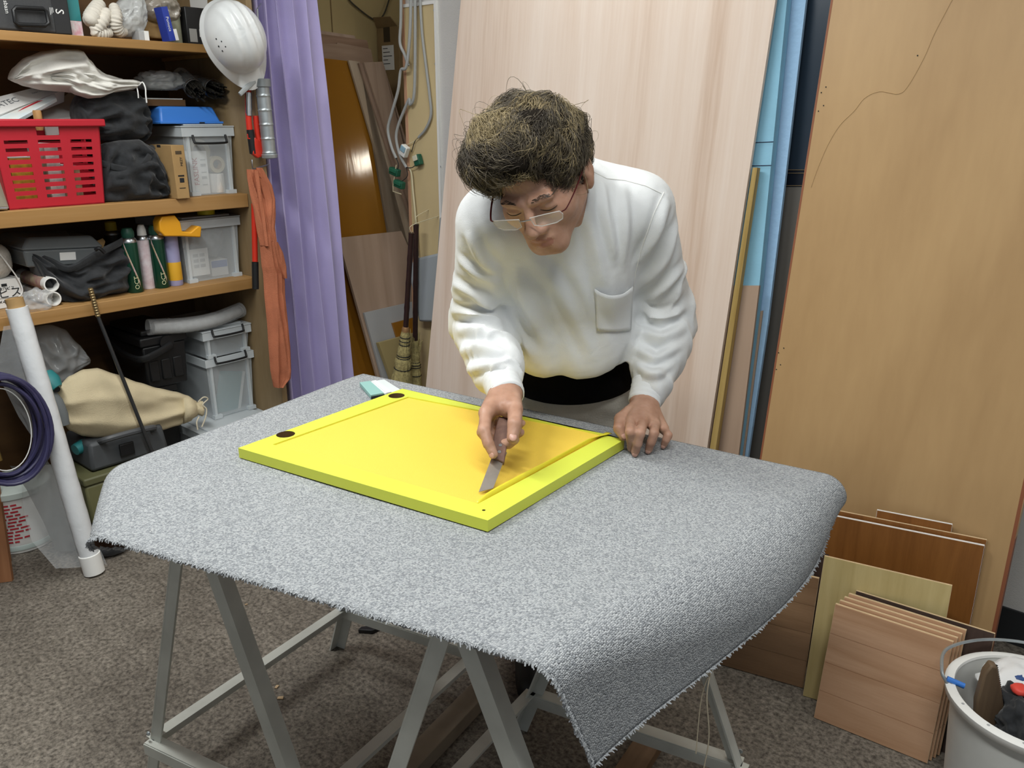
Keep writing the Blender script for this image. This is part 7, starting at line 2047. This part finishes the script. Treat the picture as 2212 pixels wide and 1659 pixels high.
# eyebrows, lash lines
def hpt(x, y, z): return Vector(HL(x, y, z) - mo)
BB = bvh_of(V, Q)
def onface(x, z, off):
    o = Vector(HL(x, .2, z)); hit = BB.ray_cast(o, Vector(-hF)); return hit[0] + Vector(hF) * off - MOV
for s in (-1, 1):
    b = NB()
    for k in range(34):
        f = k / 33; x = s * (.014 + .036 * f); z = -.0095 + .006 * math.sin(f * 2.4) - .004 * f + rnd.uniform(-.002, .002)
        p = onface(x, z, .0006); q = onface(x + s * .006, z + .0012 - .003 * f, .0016)
        tube(b, [p, (p + q) / 2 + Vector(hF) * .0006, q], [.0005, .0005, .0002], 3)
    obj('eyebrow', b, M['hair_d'], man)
    b = NB(); pts = [onface(s * (.018 + .030 * k / 12), -.0345 - .0035 * math.sin(math.pi * k / 12), .0003) for k in range(13)]
    tube(b, pts, [.0004 + .0009 * math.sin(math.pi * k / 12) for k in range(13)], 5)
    obj('eyelashes', b, M['hair_d'], man, smooth=True)
# ---- eyeglasses
g = attach(bpy.data.objects.new('eyeglasses', None)); COL.objects.link(g)
g['label'] = 'clear lens glasses with dark red temples'
M['rim'] = mat('clear_glasses_rim', '#d9d5d2', .2, alpha=.75, spec=.8)
M['lens'] = mat('glass_lens', '#ffffff', .03, alpha=.12, spec=.8)
M['temple'] = mat('dark_red_temple', '#4a1618', .3)
GY, GZ0, GZ1 = .117, -.047, -.026
for s in (-1, 1):
    o_ = [(.010, GZ1), (.036, GZ1 + .001), (.062, GZ1 - .001), (.065, GZ1 - .008), (.062, GZ0 + .004), (.050, GZ0), (.024, GZ0), (.012, GZ0 + .005)]
    pts = [hpt(s * x, GY - .0000 - 2.2 * (x ** 2), z) for x, z in o_]
    b = NB(); tube(b, pts, .0009, 6, closed=True); obj('rim', b, M['rim'], g, smooth=True)
    b = NB(); prism(b, pts, Vector(hF) * .0012); obj('lens', b, M['lens'], g)
    b = NB(); tube(b, spline([hpt(s * .064, GY - .010, GZ1 - .004), hpt(s * .072, GY - .018, GZ1 - .003), hpt(s * .080, .060, GZ1 + .002), hpt(s * .0835, .010, GZ1 + .006), hpt(s * .082, -.015, GZ1 + .002)], 5), .0019, 6, sx=.6)
    obj('temple', b, M['temple'], g, smooth=True)
b = NB(); tube(b, spline([hpt(-.011, GY - .0005, GZ1 - .004), hpt(0, GY + .003, GZ1 - .002), hpt(.011, GY - .0005, GZ1 - .004)], 5), .0012, 6); obj('bridge', b, M['metal'], g, smooth=True)
# ------------------------------------------------------------------ knife held in the right hand
kx = Vector(kn_mid - kn_tip).normalized(); hx = Vector(kn_top - kn_mid).normalized()
t = thing('knife', 'knife with brown wooden handle and steel blade held by the man over the door', 'knife', Vector(kn_tip), rz=0)
o0 = Vector(kn_tip)
wd = Vector((1, .35, .1)); wd = (wd - kx * wd.dot(kx)).normalized(); fl = kx.cross(wd).normalized()
Lb = (Vector(kn_mid) - o0).length + .012
b = NB(); prism(b, [Vector((0, 0, 0)) + wd * -.010, wd * .0115 + kx * .016, wd * .0125 + kx * Lb, wd * -.0105 + kx * Lb], fl * .0012)
o = obj('blade', b, mat('worn_steel_blade', '#a09890', .38, metal=.9, var=.06, vscale=60), t); o['label'] = 'worn steel blade'
b = NB(); hb = Vector(kn_mid) - o0 - kx * .008 - fl * .006; Lh = (Vector(kn_top) - Vector(kn_mid)).length + .02
w2 = (wd - hx * wd.dot(hx)).normalized()
prism(b, [hb + w2 * -.0115, hb + w2 * .0135 - hx * .010, hb + w2 * .0145 + hx * Lh * .55, hb + w2 * .011 + hx * Lh, hb + w2 * -.009 + hx * Lh, hb + w2 * -.0125 + hx * Lh * .5], hx.cross(w2).normalized() * .0125)
obj('handle', b, wood('brown_knife_handle', '#7d5f52', '#624840', sc=20), t, bevel=.0025)
for k in (0.10, 0.26):
    c_ = hb + hx * (Lh * k + .002) + w2 * .002
    nn = hx.cross(w2).normalized()
    b = NB(); lathe(b, [(.0032, -.0008), (.003, .0133)], 14, axisM(c_, c_ + nn)); obj('rivet', b, M['metal'], t, smooth=True)
